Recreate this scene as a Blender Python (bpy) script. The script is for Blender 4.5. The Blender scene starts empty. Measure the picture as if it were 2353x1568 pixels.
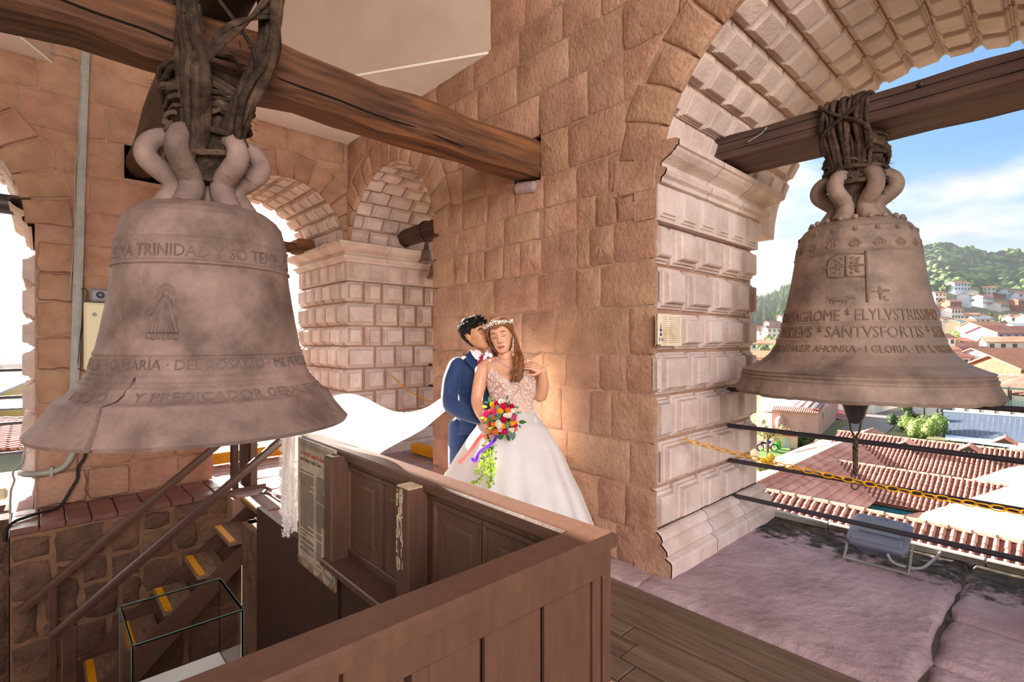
import bpy, math, random
from mathutils import Vector, Matrix
random.seed(7)
S = bpy.context.scene
C = S.collection
# ---------------------------------------------------------------- camera, sky, sun, exposure
FPX = 1167.0
CAMZ = 1.5
FWD = Vector((.680, .733, 0)).normalized()
RGT = Vector((FWD.y, -FWD.x, 0))
cd = bpy.data.cameras.new('camera'); cd.sensor_width = 36; cd.lens = 36*FPX/2353
cd.clip_start = .05; cd.clip_end = 6000
cam = bpy.data.objects.new('camera', cd); C.objects.link(cam)
cam.location = (0, 0, CAMZ)
cam.rotation_euler = (math.pi/2, 0, math.atan2(-FWD.x, FWD.y))
S.camera = cam
S.view_settings.view_transform = 'Standard'; S.view_settings.look = 'None'
S.view_settings.gamma = 1; S.view_settings.use_curve_mapping = False
S.view_settings.exposure = 2.02

SUN_TRAVEL = Vector((-.03, -1, -.30)).normalized()
sd = bpy.data.lights.new('sun', 'SUN'); sd.energy = 11; sd.color = (1, .91, .80); sd.angle = math.radians(.6)
so = bpy.data.objects.new('sun', sd); C.objects.link(so)
so.rotation_euler = SUN_TRAVEL.to_track_quat('-Z', 'Y').to_euler()

def build_world():
    w = bpy.data.worlds.new('sky'); S.world = w; w.use_nodes = True
    t = w.node_tree; t.nodes.clear(); N = t.nodes.new; L = t.links.new
    out = N('ShaderNodeOutputWorld'); bg = N('ShaderNodeBackground'); L(bg.outputs[0], out.inputs[0])
    bg.inputs[1].default_value = 1.0
    tc = N('ShaderNodeTexCoord'); nrm = N('ShaderNodeVectorMath'); nrm.operation = 'NORMALIZE'
    L(tc.outputs['Generated'], nrm.inputs[0]); D = nrm.outputs[0]
    sep = N('ShaderNodeSeparateXYZ'); L(D, sep.inputs[0])
    def math_(op, a, b=None, clamp=False):
        n = N('ShaderNodeMath'); n.operation = op; n.use_clamp = clamp
        for i, x in enumerate((a, b)):
            if x is None: continue
            if isinstance(x, (int, float)): n.inputs[i].default_value = x
            else: L(x, n.inputs[i])
        return n.outputs[0]
    def ramp(fac, stops):
        n = N('ShaderNodeValToRGB'); L(fac, n.inputs[0]); e = n.color_ramp.elements
        while len(e) > 1: e.remove(e[-1])
        e[0].position = stops[0][0]; e[0].color = (*stops[0][1], 1)
        for p, c in stops[1:]:
            x = e.new(p); x.color = (*c, 1)
        return n.outputs[0]
    def mix(f, a, b, mode='MIX'):
        n = N('ShaderNodeMix'); n.data_type = 'RGBA'; n.blend_type = mode
        for i, x in ((0, f), (6, a), (7, b)):
            if isinstance(x, (int, float)): n.inputs[i].default_value = x
            elif isinstance(x, tuple): n.inputs[i].default_value = (*x, 1)
            else: L(x, n.inputs[i])
        return n.outputs[2]
    z = sep.outputs[2]
    base = ramp(math_('MAXIMUM', z, 0.0), [(0, (.66, .76, .86)), (.10, (.50, .66, .84)), (.28, (.17, .37, .68)), (.75, (.08, .22, .55))])
    # brighter air around the low sun
    dt = N('ShaderNodeVectorMath'); dt.operation = 'DOT_PRODUCT'; L(D, dt.inputs[0]); dt.inputs[1].default_value = -SUN_TRAVEL
    g = math_('MAXIMUM', dt.outputs['Value'], 0.0)
    g1 = math_('POWER', g, 3.0); g2 = math_('POWER', g, 14.0)
    # clouds on a flat layer
    zz = math_('ADD', math_('MAXIMUM', z, 0.0), .16)
    px = math_('DIVIDE', sep.outputs[0], zz); py = math_('DIVIDE', sep.outputs[1], zz)
    cv = N('ShaderNodeCombineXYZ'); L(px, cv.inputs[0]); L(py, cv.inputs[1]); cv.inputs[2].default_value = 3.7
    no = N('ShaderNodeTexNoise'); L(cv.outputs[0], no.inputs['Vector']); no.inputs['Scale'].default_value = .95
    no.inputs['Detail'].default_value = 7; no.inputs['Roughness'].default_value = .52
    cl = ramp(no.outputs[0], [(.47, (0, 0, 0)), (.60, (1, 1, 1))])
    n2 = N('ShaderNodeTexNoise'); L(cv.outputs[0], n2.inputs['Vector']); n2.inputs['Scale'].default_value = 2.2
    n2.inputs['Detail'].default_value = 5
    ccol = ramp(n2.outputs[0], [(.36, (.44, .48, .58)), (.60, (.82, .81, .80))])
    sky = mix(cl, base, ccol)
    sky = mix(g1, sky, (1.5, 1.45, 1.35), 'ADD')
    sky = mix(g2, sky, (2.2, 2.0, 1.7), 'ADD')
    below = math_('LESS_THAN', z, -.02)
    sky = mix(below, sky, (.22, .19, .17))
    L(sky, bg.inputs[0])
    bg.inputs[1].default_value = .36
build_world()
# added fill lamp, unseen, high behind the camera, brightening the room
ad = bpy.data.lights.new('fill_light', 'AREA'); ad.energy = 175; ad.size = 3.6; ad.color = (1, .95, .92)
ao = bpy.data.objects.new('fill_light', ad); C.objects.link(ao); ao.location = (-1.4, -4.8, 3.4)
ao.rotation_euler = (Vector((3.4, 1.6, 2.0))-Vector(ao.location)).to_track_quat('-Z', 'Y').to_euler()

# the photographer's flash, standing hidden behind the couple and lighting the wall
fd = bpy.data.lights.new('back_flash', 'POINT'); fd.energy = 24; fd.color = (1, .84, .64); fd.shadow_soft_size = .06
fo_ = bpy.data.objects.new('back_flash', fd); C.objects.link(fo_); fo_.location = (2.585, 2.735, 1.19)

# ---------------------------------------------------------------- picture geometry -> place
def P(px, py, d):
    a = (px-1176.5)/FPX; b = -(py-784)/FPX
    return RGT*(a*d) + FWD*d + Vector((0, 0, CAMZ+b*d))
def _d(px, axis, val):
    a = (px-1176.5)/FPX
    v = RGT*a + FWD
    return val/v[axis]
def PX(px, py, X): return P(px, py, _d(px, 0, X))
def PY(px, py, Y): return P(px, py, _d(px, 1, Y))
def PZ(px, py, z): return P(px, py, (CAMZ-z)*FPX/(py-784))
def rnd(a, b): return random.uniform(a, b)

# ---------------------------------------------------------------- mesh helpers
LOC = {}
class MB:
    def __init__(s): s.v = []; s.f = []; s.m = []; s.cur = 0
    def add(s, vs, fs):
        o = len(s.v); s.v += [tuple(x) for x in vs]
        s.f += [tuple(i+o for i in f) for f in fs]; s.m += [s.cur]*len(fs)
        return s
    def box(s, a, b, rot=None, piv=None):
        x0, y0, z0 = a; x1, y1, z1 = b
        vs = [Vector(p) for p in ((x0,y0,z0),(x1,y0,z0),(x1,y1,z0),(x0,y1,z0),(x0,y0,z1),(x1,y0,z1),(x1,y1,z1),(x0,y1,z1))]
        if rot is not None:
            pv = Vector(piv) if piv is not None else (Vector(a)+Vector(b))/2
            vs = [rot@(v-pv)+pv for v in vs]
        return s.add(vs, [(0,3,2,1),(4,5,6,7),(0,1,5,4),(1,2,6,5),(2,3,7,6),(3,0,4,7)])
    def bbox(s, a, b, c=.006, rot=None, piv=None):
        """box with chamfered edges"""
        a = Vector(a); b = Vector(b); ctr = (a+b)/2; h = (b-a)/2
        c = min(c, min(h)*.9)
        vs = []; idx = {}
        for sx in (-1, 1):
            for sy in (-1, 1):
                for sz in (-1, 1):
                    for k in range(3):
                        o = [h.x*sx, h.y*sy, h.z*sz]
                        for j, sg in enumerate((sx, sy, sz)):
                            if j != k: o[j] -= c*sg
                        idx[(sx, sy, sz, k)] = len(vs); vs.append(ctr+Vector(o))
        fs = []
        for k in range(3):
            i, j = [q for q in range(3) if q != k]
            for sg in (-1, 1):
                q = []
                for (u, w) in ((-1,-1),(1,-1),(1,1),(-1,1)):
                    t = [0,0,0]; t[k] = sg; t[i] = u; t[j] = w; q.append(idx[(*t, k)])
                fs.append(q)
        for k in range(3):  # edges along axis k
            i, j = [q for q in range(3) if q != k]
            for u in (-1, 1):
                for w in (-1, 1):
                    t0 = [0,0,0]; t0[i] = u; t0[j] = w; t1 = t0[:]; t0[k] = -1; t1[k] = 1
                    fs.append([idx[(*t0, i)], idx[(*t1, i)], idx[(*t1, j)], idx[(*t0, j)]])
        for sx in (-1, 1):
            for sy in (-1, 1):
                for sz in (-1, 1):
                    fs.append([idx[(sx, sy, sz, k)] for k in range(3)])
        out = []
        for f in fs:
            n = (vs[f[1]]-vs[f[0]]).cross(vs[f[2]]-vs[f[0]]); cc = sum((vs[q] for q in f), Vector())/len(f)
            out.append(f if n.dot(cc-ctr) > 0 else f[::-1])
        if rot is not None:
            pv = Vector(piv) if piv is not None else ctr
            vs = [rot@(v-pv)+pv for v in vs]
        return s.add(vs, out)
    def loft(s, rings, cap0=True, cap1=True, close=True):
        n = len(rings[0]); vs = [p for r in rings for p in r]; fs = []
        for i in range(len(rings)-1):
            for j in range(n if close else n-1):
                k = (j+1) % n
                fs.append((i*n+j, i*n+k, (i+1)*n+k, (i+1)*n+j))
        if close and cap0: fs.append(tuple(range(n))[::-1])
        if close and cap1: fs.append(tuple((len(rings)-1)*n+j for j in range(n)))
        return s.add(vs, fs)
    def tube(s, path, r, n=8, cap=True, flat=None):
        path = [Vector(p) for p in path]; m = len(path); rings = []
        up = None
        for i, p in enumerate(path):
            t = (path[min(i+1, m-1)]-path[max(i-1, 0)])
            if t.length < 1e-9: t = Vector((0, 0, 1))
            t.normalize()
            if up is None:
                up = Vector((0, 0, 1)) if abs(t.z) < .9 else Vector((1, 0, 0))
            a = t.cross(up); 
            if a.length < 1e-6: a = t.cross(Vector((0, 1, 0)))
            a.normalize(); b = a.cross(t).normalized(); up = b
            rr = r[i] if isinstance(r, (list, tuple)) else (r(i/(m-1)) if callable(r) else r)
            rx, ry = rr if isinstance(rr, (list, tuple)) else (rr, rr if flat is None else rr*flat)
            rings.append([p + a*(rx*math.cos(2*math.pi*k/n)) + b*(ry*math.sin(2*math.pi*k/n)) for k in range(n)])
        return s.loft(rings, cap, cap)
    def lathe(s, prof, n=48, ctr=(0, 0, 0), a0=0):
        rings = []
        for r, z in prof:
            rings.append([(ctr[0]+r*math.cos(a0+2*math.pi*k/n), ctr[1]+r*math.sin(a0+2*math.pi*k/n), ctr[2]+z) for k in range(n)])
        return s.loft(rings, True, True)
    def sphere(s, c, r, n=10, m=7, sc=(1, 1, 1), rot=None):
        rings = []
        for i in range(m+1):
            th = math.pi*i/m; rg = []
            for k in range(n):
                p = Vector((math.sin(th)*math.cos(2*math.pi*k/n)*r*sc[0], math.sin(th)*math.sin(2*math.pi*k/n)*r*sc[1], -math.cos(th)*r*sc[2]))
                if rot is not None: p = rot@p
                rg.append(p+Vector(c))
            rings.append(rg)
        return s.loft(rings, False, False)
def obj(name, mb, mat, parent=None, smooth=None, kind=None, label=None):
    me = bpy.data.meshes.new(name)
    off = LOC.get(parent.name, Vector()) if parent is not None else Vector()
    vs = mb.v if off.length == 0 else [(v[0]-off.x, v[1]-off.y, v[2]-off.z) for v in mb.v]
    me.from_pydata(vs, [], mb.f)
    mats = mat if isinstance(mat, (list, tuple)) else [mat]
    for m in mats: me.materials.append(m)
    if len(mats) > 1: me.polygons.foreach_set('material_index', mb.m)
    if smooth is not None:
        me.polygons.foreach_set('use_smooth', [True]*len(me.polygons))
        if smooth < 180: me.set_sharp_from_angle(angle=math.radians(smooth))
    me.update()
    o = bpy.data.objects.new(name, me); C.objects.link(o)
    if parent is not None: o.parent = parent
    LOC[o.name] = off.copy()
    if kind: o['kind'] = kind
    if label: o['label'] = label
    return o
def tag(o, label, cat, group=None):
    o['label'] = label; o['category'] = cat
    if group: o['group'] = group
    return o
def thing(name, loc, label, cat, group=None):
    o = bpy.data.objects.new(name, None); C.objects.link(o); o.location = loc; o.empty_display_size = .1
    LOC[o.name] = Vector(loc)
    return tag(o, label, cat, group)
def copy_tree(root, delta, label=None, group=None, rot=None):
    """copy a thing with its parts and sub-parts"""
    def rec(o, par):
        c = o.copy(); C.objects.link(c)
        if par is not None: c.parent = par
        for ch in o.children: rec(ch, c)
        return c
    r = rec(root, None); r.location = root.location + Vector(delta)
    if rot is not None: r.rotation_euler = (0, 0, rot)
    if label: r['label'] = label
    if group: r['group'] = group
    return r

# ---------------------------------------------------------------- materials
def hexc(h):
    h = h.lstrip('#'); o = []
    for i in (0, 2, 4):
        c = int(h[i:i+2], 16)/255; o.append(c/12.92 if c <= .04045 else ((c+.055)/1.055)**2.4)
    return tuple(o)
def mat(name, c1, c2=None, c3=None, scale=6, detail=6, rough=.85, bump=.0, bscale=30, bdist=.02, var=0.0, stretch=None,
        big=.9, metal=0.0, spec=.3, voro=0.0, vscale=20, trans=0.0, sheen=0.0, coat=0.0, rotz=0.0, sss=0.0, edge=(.35, .65), hue=0.0, alpha=None):
    m = bpy.data.materials.new(name); m.use_nodes = True
    t = m.node_tree; N = t.nodes.new; L = t.links.new; b = t.nodes['Principled BSDF']
    b.inputs['Roughness'].default_value = rough; b.inputs['Metallic'].default_value = metal
    b.inputs['Specular IOR Level'].default_value = spec
    if isinstance(c1, str): c1 = hexc(c1)
    if isinstance(c2, str): c2 = hexc(c2)
    if isinstance(c3, str): c3 = hexc(c3)
    if sheen: b.inputs['Sheen Weight'].default_value = sheen
    if coat: b.inputs['Coat Weight'].default_value = coat; b.inputs['Coat Roughness'].default_value = .25
    if sss:
        b.inputs['Subsurface Weight'].default_value = sss; b.inputs['Subsurface Radius'].default_value = (.012, .005, .003)
    if alpha is not None: b.inputs['Alpha'].default_value = alpha
    col = None
    geo = N('ShaderNodeNewGeometry'); vec = geo.outputs['Position']
    if stretch:
        mp = N('ShaderNodeMapping'); mp.inputs['Scale'].default_value = stretch; mp.inputs['Rotation'].default_value = (0, 0, rotz)
        L(vec, mp.inputs[0]); vec = mp.outputs[0]
    def noise(sc, det, ro=.6, v=vec):
        n = N('ShaderNodeTexNoise'); n.inputs['Scale'].default_value = sc; n.inputs['Detail'].default_value = det
        n.inputs['Roughness'].default_value = ro; L(v, n.inputs['Vector']); return n.outputs[0]
    def mixn(f, a, bb, mode='MIX'):
        n = N('ShaderNodeMix'); n.data_type = 'RGBA'; n.blend_type = mode
        for i, x in ((0, f), (6, a), (7, bb)):
            if isinstance(x, (int, float)): n.inputs[i].default_value = x
            elif isinstance(x, tuple): n.inputs[i].default_value = (*x, 1)
            else: L(x, n.inputs[i])
        return n.outputs[2]
    def rmp(f, a, bb):
        n = N('ShaderNodeMapRange'); n.inputs[1].default_value = a; n.inputs[2].default_value = bb; L(f, n.inputs[0]); return n.outputs[0]
    if c2 is not None:
        col = mixn(rmp(noise(scale, detail), *edge), c1, c2)
        if c3 is not None: col = mixn(rmp(noise(big, 5), .48, .68), col, c3)
    if var or hue:
        oi = N('ShaderNodeObjectInfo'); h = N('ShaderNodeHueSaturation')
        mr = N('ShaderNodeMapRange'); mr.inputs[3].default_value = 1-var; mr.inputs[4].default_value = 1+var
        L(oi.outputs['Random'], mr.inputs[0]); L(mr.outputs[0], h.inputs['Value'])
        if hue:
            wn = N('ShaderNodeTexWhiteNoise'); wn.noise_dimensions = '1D'; L(oi.outputs['Random'], wn.inputs['W'])
            m2 = N('ShaderNodeMapRange'); m2.inputs[3].default_value = .5-hue; m2.inputs[4].default_value = .5+hue
            L(wn.outputs[0], m2.inputs[0]); L(m2.outputs[0], h.inputs['Hue'])
        if col is None: h.inputs['Color'].default_value = (*c1, 1)
        else: L(col, h.inputs['Color'])
        col = h.outputs[0]
    if col is None: b.inputs['Base Color'].default_value = (*c1, 1)
    else: L(col, b.inputs['Base Color'])
    if bump:
        hgt = noise(bscale, 8, .65)
        if voro:
            vo = N('ShaderNodeTexVoronoi'); vo.inputs['Scale'].default_value = vscale; L(vec, vo.inputs['Vector'])
            mm = N('ShaderNodeMath'); mm.operation = 'MULTIPLY_ADD'; L(vo.outputs[0], mm.inputs[0]); mm.inputs[1].default_value = voro; L(hgt, mm.inputs[2]); hgt = mm.outputs[0]
        bp = N('ShaderNodeBump'); bp.inputs['Strength'].default_value = bump; bp.inputs['Distance'].default_value = bdist
        L(hgt, bp.inputs['Height']); L(bp.outputs[0], b.inputs['Normal'])
    if trans:
        out = t.nodes['Material Output']; tr = N('ShaderNodeBsdfTranslucent'); ms = N('ShaderNodeMixShader'); ms.inputs[0].default_value = trans
        if col is None: tr.inputs[0].default_value = (*c1, 1)
        else: L(col, tr.inputs[0])
        L(b.outputs[0], ms.inputs[1]); L(tr.outputs[0], ms.inputs[2]); L(ms.outputs[0], out.inputs[0])
    return m
M = {}
M['stone'] = mat('wall_stone', '#b48a70', '#9c735c', '#be967c', scale=4.5, rough=.95, bump=.8, bscale=26, bdist=.022, var=.11, voro=.3, vscale=34, hue=.006, big=1.6)
M['mortar'] = mat('mortar', '#b08a74', '#9a7462', scale=8, rough=.95, bump=.4, bscale=40, bdist=.01)
M['carved'] = mat('carved_stone', '#d4beb4', '#bda59b', '#decdc6', scale=5, rough=.93, bump=.55, bscale=38, bdist=.014, var=.10, voro=.25, vscale=40)
M['rubble'] = mat('rubble_stone', '#7a5a48', '#5a4238', '#8d6a52', scale=7, rough=.95, bump=1, bscale=22, bdist=.03, var=.2, voro=.4, vscale=25)
M['plaster'] = mat('white_plaster', '#f2e9e2', '#e8ddd4', scale=1.5, rough=.9, bump=.15, bscale=14, bdist=.01)  # painted whiter to make up for weak light under the slabs
M['plaster_shade'] = mat('shaded_plaster', '#bba294', '#b0988a', scale=1.5, rough=.9, bump=.15, bscale=14, bdist=.01)  # same white plaster, the drum's shade put into the colour
M['beam'] = mat('old_beam_wood', '#6b4630', '#3d261b', '#8c5a38', scale=5, rough=.8, bump=.6, bscale=7, bdist=.012, stretch=(.35, 5, 5), big=1.4)
M['beam_y'] = mat('old_beam_wood_across', '#5a4036', '#3c2a24', '#6a5044', scale=5, rough=.75, bump=.5, bscale=7, bdist=.01, stretch=(5, .35, 5))
M['pale_wood'] = mat('scuffed_pale_wood', '#a98a70', '#8a6c54', scale=8, rough=.85, bump=.5, bscale=9, bdist=.01, stretch=(5, .35, 5))
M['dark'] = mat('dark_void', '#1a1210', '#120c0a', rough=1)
M['bell'] = mat('dusty_bronze', '#a0857a', '#655149', '#7d675f', scale=3.2, detail=10, rough=.72, bump=.6, bscale=30, bdist=.012, voro=.15, vscale=40, spec=.3, big=2.2)
M['bell2'] = mat('brown_bronze', '#9c8272', '#5f4e46', '#7a675c', scale=4, rough=.62, bump=.55, bscale=22, bdist=.012, voro=.15, vscale=24, spec=.4)
M['relief'] = mat('dark_relief_bronze', '#7c655c', '#64524b', scale=20, rough=.75, bump=.3, bscale=60, bdist=.004)
M['relief2'] = mat('brown_relief_bronze', '#7d6654', '#655244', scale=20, rough=.65, bump=.3, bscale=60, bdist=.004)
M['rope'] = mat('old_hide_rope', '#493629', '#291f19', '#5f4a3c', scale=25, rough=.9, bump=.9, bscale=60, bdist=.01, var=.3, big=9)
M['rope_l'] = mat('pale_hide_strap', '#66503f', '#43352c', scale=25, rough=.9, bump=.9, bscale=60, bdist=.01, var=.3)
M['rail'] = mat('brown_painted_wood', '#5f4133', '#54392c', scale=9, rough=.42, bump=.25, bscale=12, bdist=.006, stretch=(3, 3, .6), spec=.45)
M['rail_d'] = mat('dark_brown_paint', '#452d28', '#3b2623', scale=9, rough=.5, bump=.2, bscale=12, bdist=.005)
M['deck'] = mat('worn_deck_wood', '#6d5644', '#544030', '#7a6250', scale=6, rough=.7, bump=.4, bscale=9, bdist=.006, stretch=(7, .5, 5), var=.12, big=1.2)
M['sill'] = mat('worn_sill_stone', '#b49a98', '#9a807e', '#c0a8a4', scale=3, rough=.9, bump=.9, bscale=18, bdist=.02, voro=.4, vscale=16)
M['moss'] = mat('lichen_stone', '#4a423c', '#6d5e54', '#3a3530', scale=6, rough=.95, bump=.9, bscale=22, bdist=.02)
M['metal_d'] = mat('black_bar_paint', '#3a3338', rough=.45, spec=.5)
M['grey'] = mat('grey_conduit', '#a09c94', '#8c8880', scale=10, rough=.5, spec=.4)
M['black'] = mat('black_rubber', '#1c1b1c', rough=.5)
M['yellow'] = mat('yellow_paint', '#e8a516', '#d89408', scale=12, rough=.5)
M['tile'] = mat('clay_floor_tile', '#7c5248', '#66443c', '#8a6058', scale=10, rough=.42, bump=.35, bscale=20, bdist=.008, var=.12, spec=.5)
M['cream'] = mat('cream_enamel', '#d8cba8', rough=.4)
# ---------------------------------------------------------------- masonry builders
X0, Y0, T = 2.879, 6.22, 1.62
FACE = .02
def jitter_rect(u0, u1, v0, v1, k=.007, n=2):
    """outline of a roughly squared stone, counter-clockwise"""
    pts = []
    for (a, b) in (((u0, v0), (u1, v0)), ((u1, v0), (u1, v1)), ((u1, v1), (u0, v1)), ((u0, v1), (u0, v0))):
        for i in range(n+1):
            t = i/(n+1)
            pts.append([a[0]+(b[0]-a[0])*t+rnd(-k, k), a[1]+(b[1]-a[1])*t+rnd(-k, k)])
    # knock the corners off
    m = n+1
    for c in range(4):
        p = pts[c*m]; q = pts[(c*m+1) % len(pts)]; r = pts[c*m-1]
        s = rnd(.10, .28)
        p[0] += ((q[0]+r[0])/2-p[0])*s; p[1] += ((q[1]+r[1])/2-p[1])*s
    return pts
def stone_mb(pts, mp, proud, bulge=.012, inset=.014, back=-.03):
    n = len(pts); cu = sum(p[0] for p in pts)/n; cv = sum(p[1] for p in pts)/n
    size = min(max(p[0] for p in pts)-min(p[0] for p in pts), max(p[1] for p in pts)-min(p[1] for p in pts))
    ins = min(inset, size*.2)
    def ring(f, h, jit=0):
        out = []
        for p in pts:
            d = math.hypot(p[0]-cu, p[1]-cv) or 1
            k = max(0, 1-f/d) if f < 1 else 1
            out.append(mp(cu+(p[0]-cu)*k, cv+(p[1]-cv)*k, h+rnd(-jit, jit)))
        return out
    r0 = ring(0, back); r1 = ring(0, proud*.35); r2 = ring(ins, proud, bulge*.25)
    mb = MB(); vs = r0+r1+r2
    mid = [mp(cu+(p[0]-cu)*.5, cv+(p[1]-cv)*.5, proud+bulge*rnd(-.2, 1)) for p in pts]
    vs += mid; vs.append(mp(cu, cv, proud+bulge*rnd(.2, 1)))
    fs = []
    for k in range(3):
        for i in range(n):
            j = (i+1) % n; fs.append((k*n+i, k*n+j, (k+1)*n+j, (k+1)*n+i))
    for i in range(n): fs.append((3*n+i, 3*n+(i+1) % n, 4*n))
    return mb.add(vs, fs)
PROF = [(0, -.02), (.003, .014), (.017, .018), (.021, .036), (.036, .041), (.042, .072), (.052, .082)]
VPROF = [(0, -.02), (.002, .010), (.011, .013), (.014, .026), (.023, .029), (.027, .048), (.034, .055)]
def block_mb(mp, u0, u1, v0, v1, prof=PROF, sides=(1, 1, 1, 1), k=1.0, jit=.004):
    """stepped boss: nested frames rising to a flat panel; a side flagged 0 is cut straight"""
    lo, hi, bo, to = sides; rings = []
    j = [rnd(-jit, jit) for _ in range(4)]
    for ins, h in prof:
        a = ins*k
        uu0 = u0+a*lo+j[0]; uu1 = u1-a*hi+j[1]; vv0 = v0+a*bo+j[2]; vv1 = v1-a*to+j[3]
        rings.append([mp(uu0, vv0, h), mp(uu1, vv0, h), mp(uu1, vv1, h), mp(uu0, vv1, h)])
    mb = MB(); mb.loft(rings, False, True); return mb
def arched_wall(name, mp, u0, u1, z0, z1, arches, holes=(), thick=T):
    """backing of a wall with round-headed openings; mp(u, z, w): w = depth from the room face"""
    mb = MB()
    def q(a, b, c, d): mb.add([a, b, c, d], [(0, 1, 2, 3)])
    cuts = [u0]
    for c, r, zc in arches: cuts += [c-r, c+r]
    cuts.append(u1)
    for i in range(0, len(cuts), 2):
        a, b = cuts[i], cuts[i+1]
        if b-a < .01: continue
        hs = [h for h in holes if h[0] >= a and h[1] <= b]
        us = sorted({a, b, *[x for h in hs for x in h[:2]]}); zs = sorted({z0, z1, *[x for h in hs for x in h[2:]]})
        for p in range(len(us)-1):
            for s in range(len(zs)-1):
                um, zm = (us[p]+us[p+1])/2, (zs[s]+zs[s+1])/2
                if any(h[0] < um < h[1] and h[2] < zm < h[3] for h in hs): continue
                q(mp(us[p], zs[s], FACE), mp(us[p+1], zs[s], FACE), mp(us[p+1], zs[s+1], FACE), mp(us[p], zs[s+1], FACE))
        q(mp(a, z0, thick), mp(b, z0, thick), mp(b, z1, thick), mp(a, z1, thick))
        for e in [x for x in (a, b) if x in (u0, u1)]: q(mp(e, z0, FACE), mp(e, z0, thick), mp(e, z1, thick), mp(e, z1, FACE))
    for c, r, zc in arches:
        n = 28
        pts = [(c+r, z0), (c+r, zc)]+[(c+r*math.cos(math.pi*k/n), zc+r*math.sin(math.pi*k/n)) for k in range(1, n)]+[(c-r, zc), (c-r, z0)]
        for i in range(len(pts)-1):
            (a, za), (b, zb) = pts[i], pts[i+1]
            q(mp(a, za, FACE), mp(b, zb, FACE), mp(b, zb, thick), mp(a, za, thick))
            if abs(a-b) > 1e-6:
                for w in (FACE, thick): q(mp(a, za, w), mp(b, zb, w), mp(b, z1, w), mp(a, z1, w))
    q(mp(u0, z1, FACE), mp(u1, z1, FACE), mp(u1, z1, thick), mp(u0, z1, thick))
    o = obj(name, mb, M['mortar'], kind='structure')
    for h in holes:
        p = MB(); a, b, c, d = h; W = .45
        p.add([mp(a, c, FACE), mp(b, c, FACE), mp(b, d, FACE), mp(a, d, FACE), mp(a, c, W), mp(b, c, W), mp(b, d, W), mp(a, d, W)],
              [(0, 1, 5, 4), (1, 2, 6, 5), (2, 3, 7, 6), (3, 0, 4, 7), (4, 5, 6, 7)])
        obj('beam_pocket', p, M['dark'], o)
    return o
def push_out(pts, arches, ext):
    """clip stone outlines by the ring of arch stones"""
    for c, r, zc in arches:
        R = r+ext+.008
        for p in pts:
            if p[1] <= zc: 
                continue
            d = math.hypot(p[0]-c, p[1]-zc)
            if d < R:
                k = R/max(d, 1e-6); p[0] = c+(p[0]-c)*k; p[1] = zc+(p[1]-zc)*k
    return pts
def lay_row(wall, mp, z0, z1, joints, arches, ext=.3, holes=(), m='stone', proud=(.004, .015), gap=.005):
    js = sorted(joints)
    for h in holes:
        if h[2] < (z0+z1)/2 < h[3]: js = sorted([j for j in js if not h[0]-.12 < j < h[1]+.12]+[h[0], h[1]])
    for a, b in zip(js, js[1:]):
        if b-a < .05: continue
        um, zm = (a+b)/2, (z0+z1)/2
        if any(h[0] < um < h[1] and h[2] < zm < h[3] for h in holes): continue
        skip = False
        for c, r, zc in arches:
            if zm <= zc and abs(um-c) < r: skip = True
            if zm > zc and math.hypot(um-c, zm-zc) < r+ext-.02: 
                far = max(math.hypot(x-c, zz-zc) for x in (a, b) for zz in (z0, z1))
                if far < r+ext+.10: skip = True
        if skip: continue
        pts = push_out(jitter_rect(a+gap, b-gap, z0+gap, z1-gap, n=4 if arches else 2), arches, ext)
        ar = abs(sum(pts[i-1][0]*pts[i][1]-pts[i][0]*pts[i-1][1] for i in range(len(pts))))/2
        if ar < .012: continue
        obj('stone', stone_mb(pts, mp, rnd(*proud), rnd(.004, .016)), M[m], wall, smooth=40)
def arch_ring(wall, mp, c, r, zc, ext, n, a0=0.0, m='stone'):
    for k in range(n):
        t0 = a0+(math.pi-2*a0)*k/n+.006; t1 = a0+(math.pi-2*a0)*(k+1)/n-.006
        e = ext+rnd(-.035, .06); ii = r-.004
        pts = [[c+R*math.cos(t), zc+R*math.sin(t)] for R, t in ((ii, t0), (ii+e*.5, t0), (ii+e, t0), (ii+e, (t0+t1)/2), (ii+e, t1), (ii+e*.5, t1), (ii, t1), (ii, (t0+t1)/2))]
        for p in pts[1:6]: p[0] += rnd(-.006, .006); p[1] += rnd(-.006, .006)
        obj('arch_stone', stone_mb(pts, mp, rnd(.012, .024), .008), M[m], wall, smooth=40)
def vault_blocks(wall, mp3, r, zc, courses, depth, a0, a1, rows=None):
    """bossed blocks in courses on the underside of an arch; mp3(angle, u, h)"""
    for k in range(courses):
        t0 = a0+(a1-a0)*k/courses; t1 = a0+(a1-a0)*(k+1)/courses; tm = (t0+t1)/2
        cuts = [0.0]; u = rnd(.14, .2) if k % 2 else rnd(.25, .32)
        while u < depth-.12: cuts.append(u); u += rnd(.24, .33)
        cuts.append(depth)
        for i in range(len(cuts)-1):
            mp = lambda uu, vv, h: mp3(tm+vv/r, uu, h)
            w = (t1-t0)*r/2
            obj('carved_block', block_mb(mp, cuts[i]+(.008 if i else .03), cuts[i+1]-.008, -w+.005, w-.005, VPROF), M['carved'], wall)
def jamb_blocks(wall, mp, rows, depth, m='carved'):
    for z0, z1, cuts in rows:
        for i in range(len(cuts)-1):
            obj('carved_block', block_mb(mp, cuts[i]+(.020 if i else .04), cuts[i+1]-.020, z0+.010, z1-.010, sides=(1 if i else 0, 1, 1, 1)), M[m], wall)
CORN = [(0, 2.515), (.025, 2.52), (.03, 2.545), (.055, 2.56), (.065, 2.585), (.06, 2.60), (.025, 2.615), (.03, 2.64), (.055, 2.655), (.095, 2.675), (.125, 2.70), (.135, 2.715), (.15, 2.72), (.15, 2.755), (.13, 2.765), (0, 2.775)]
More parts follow.
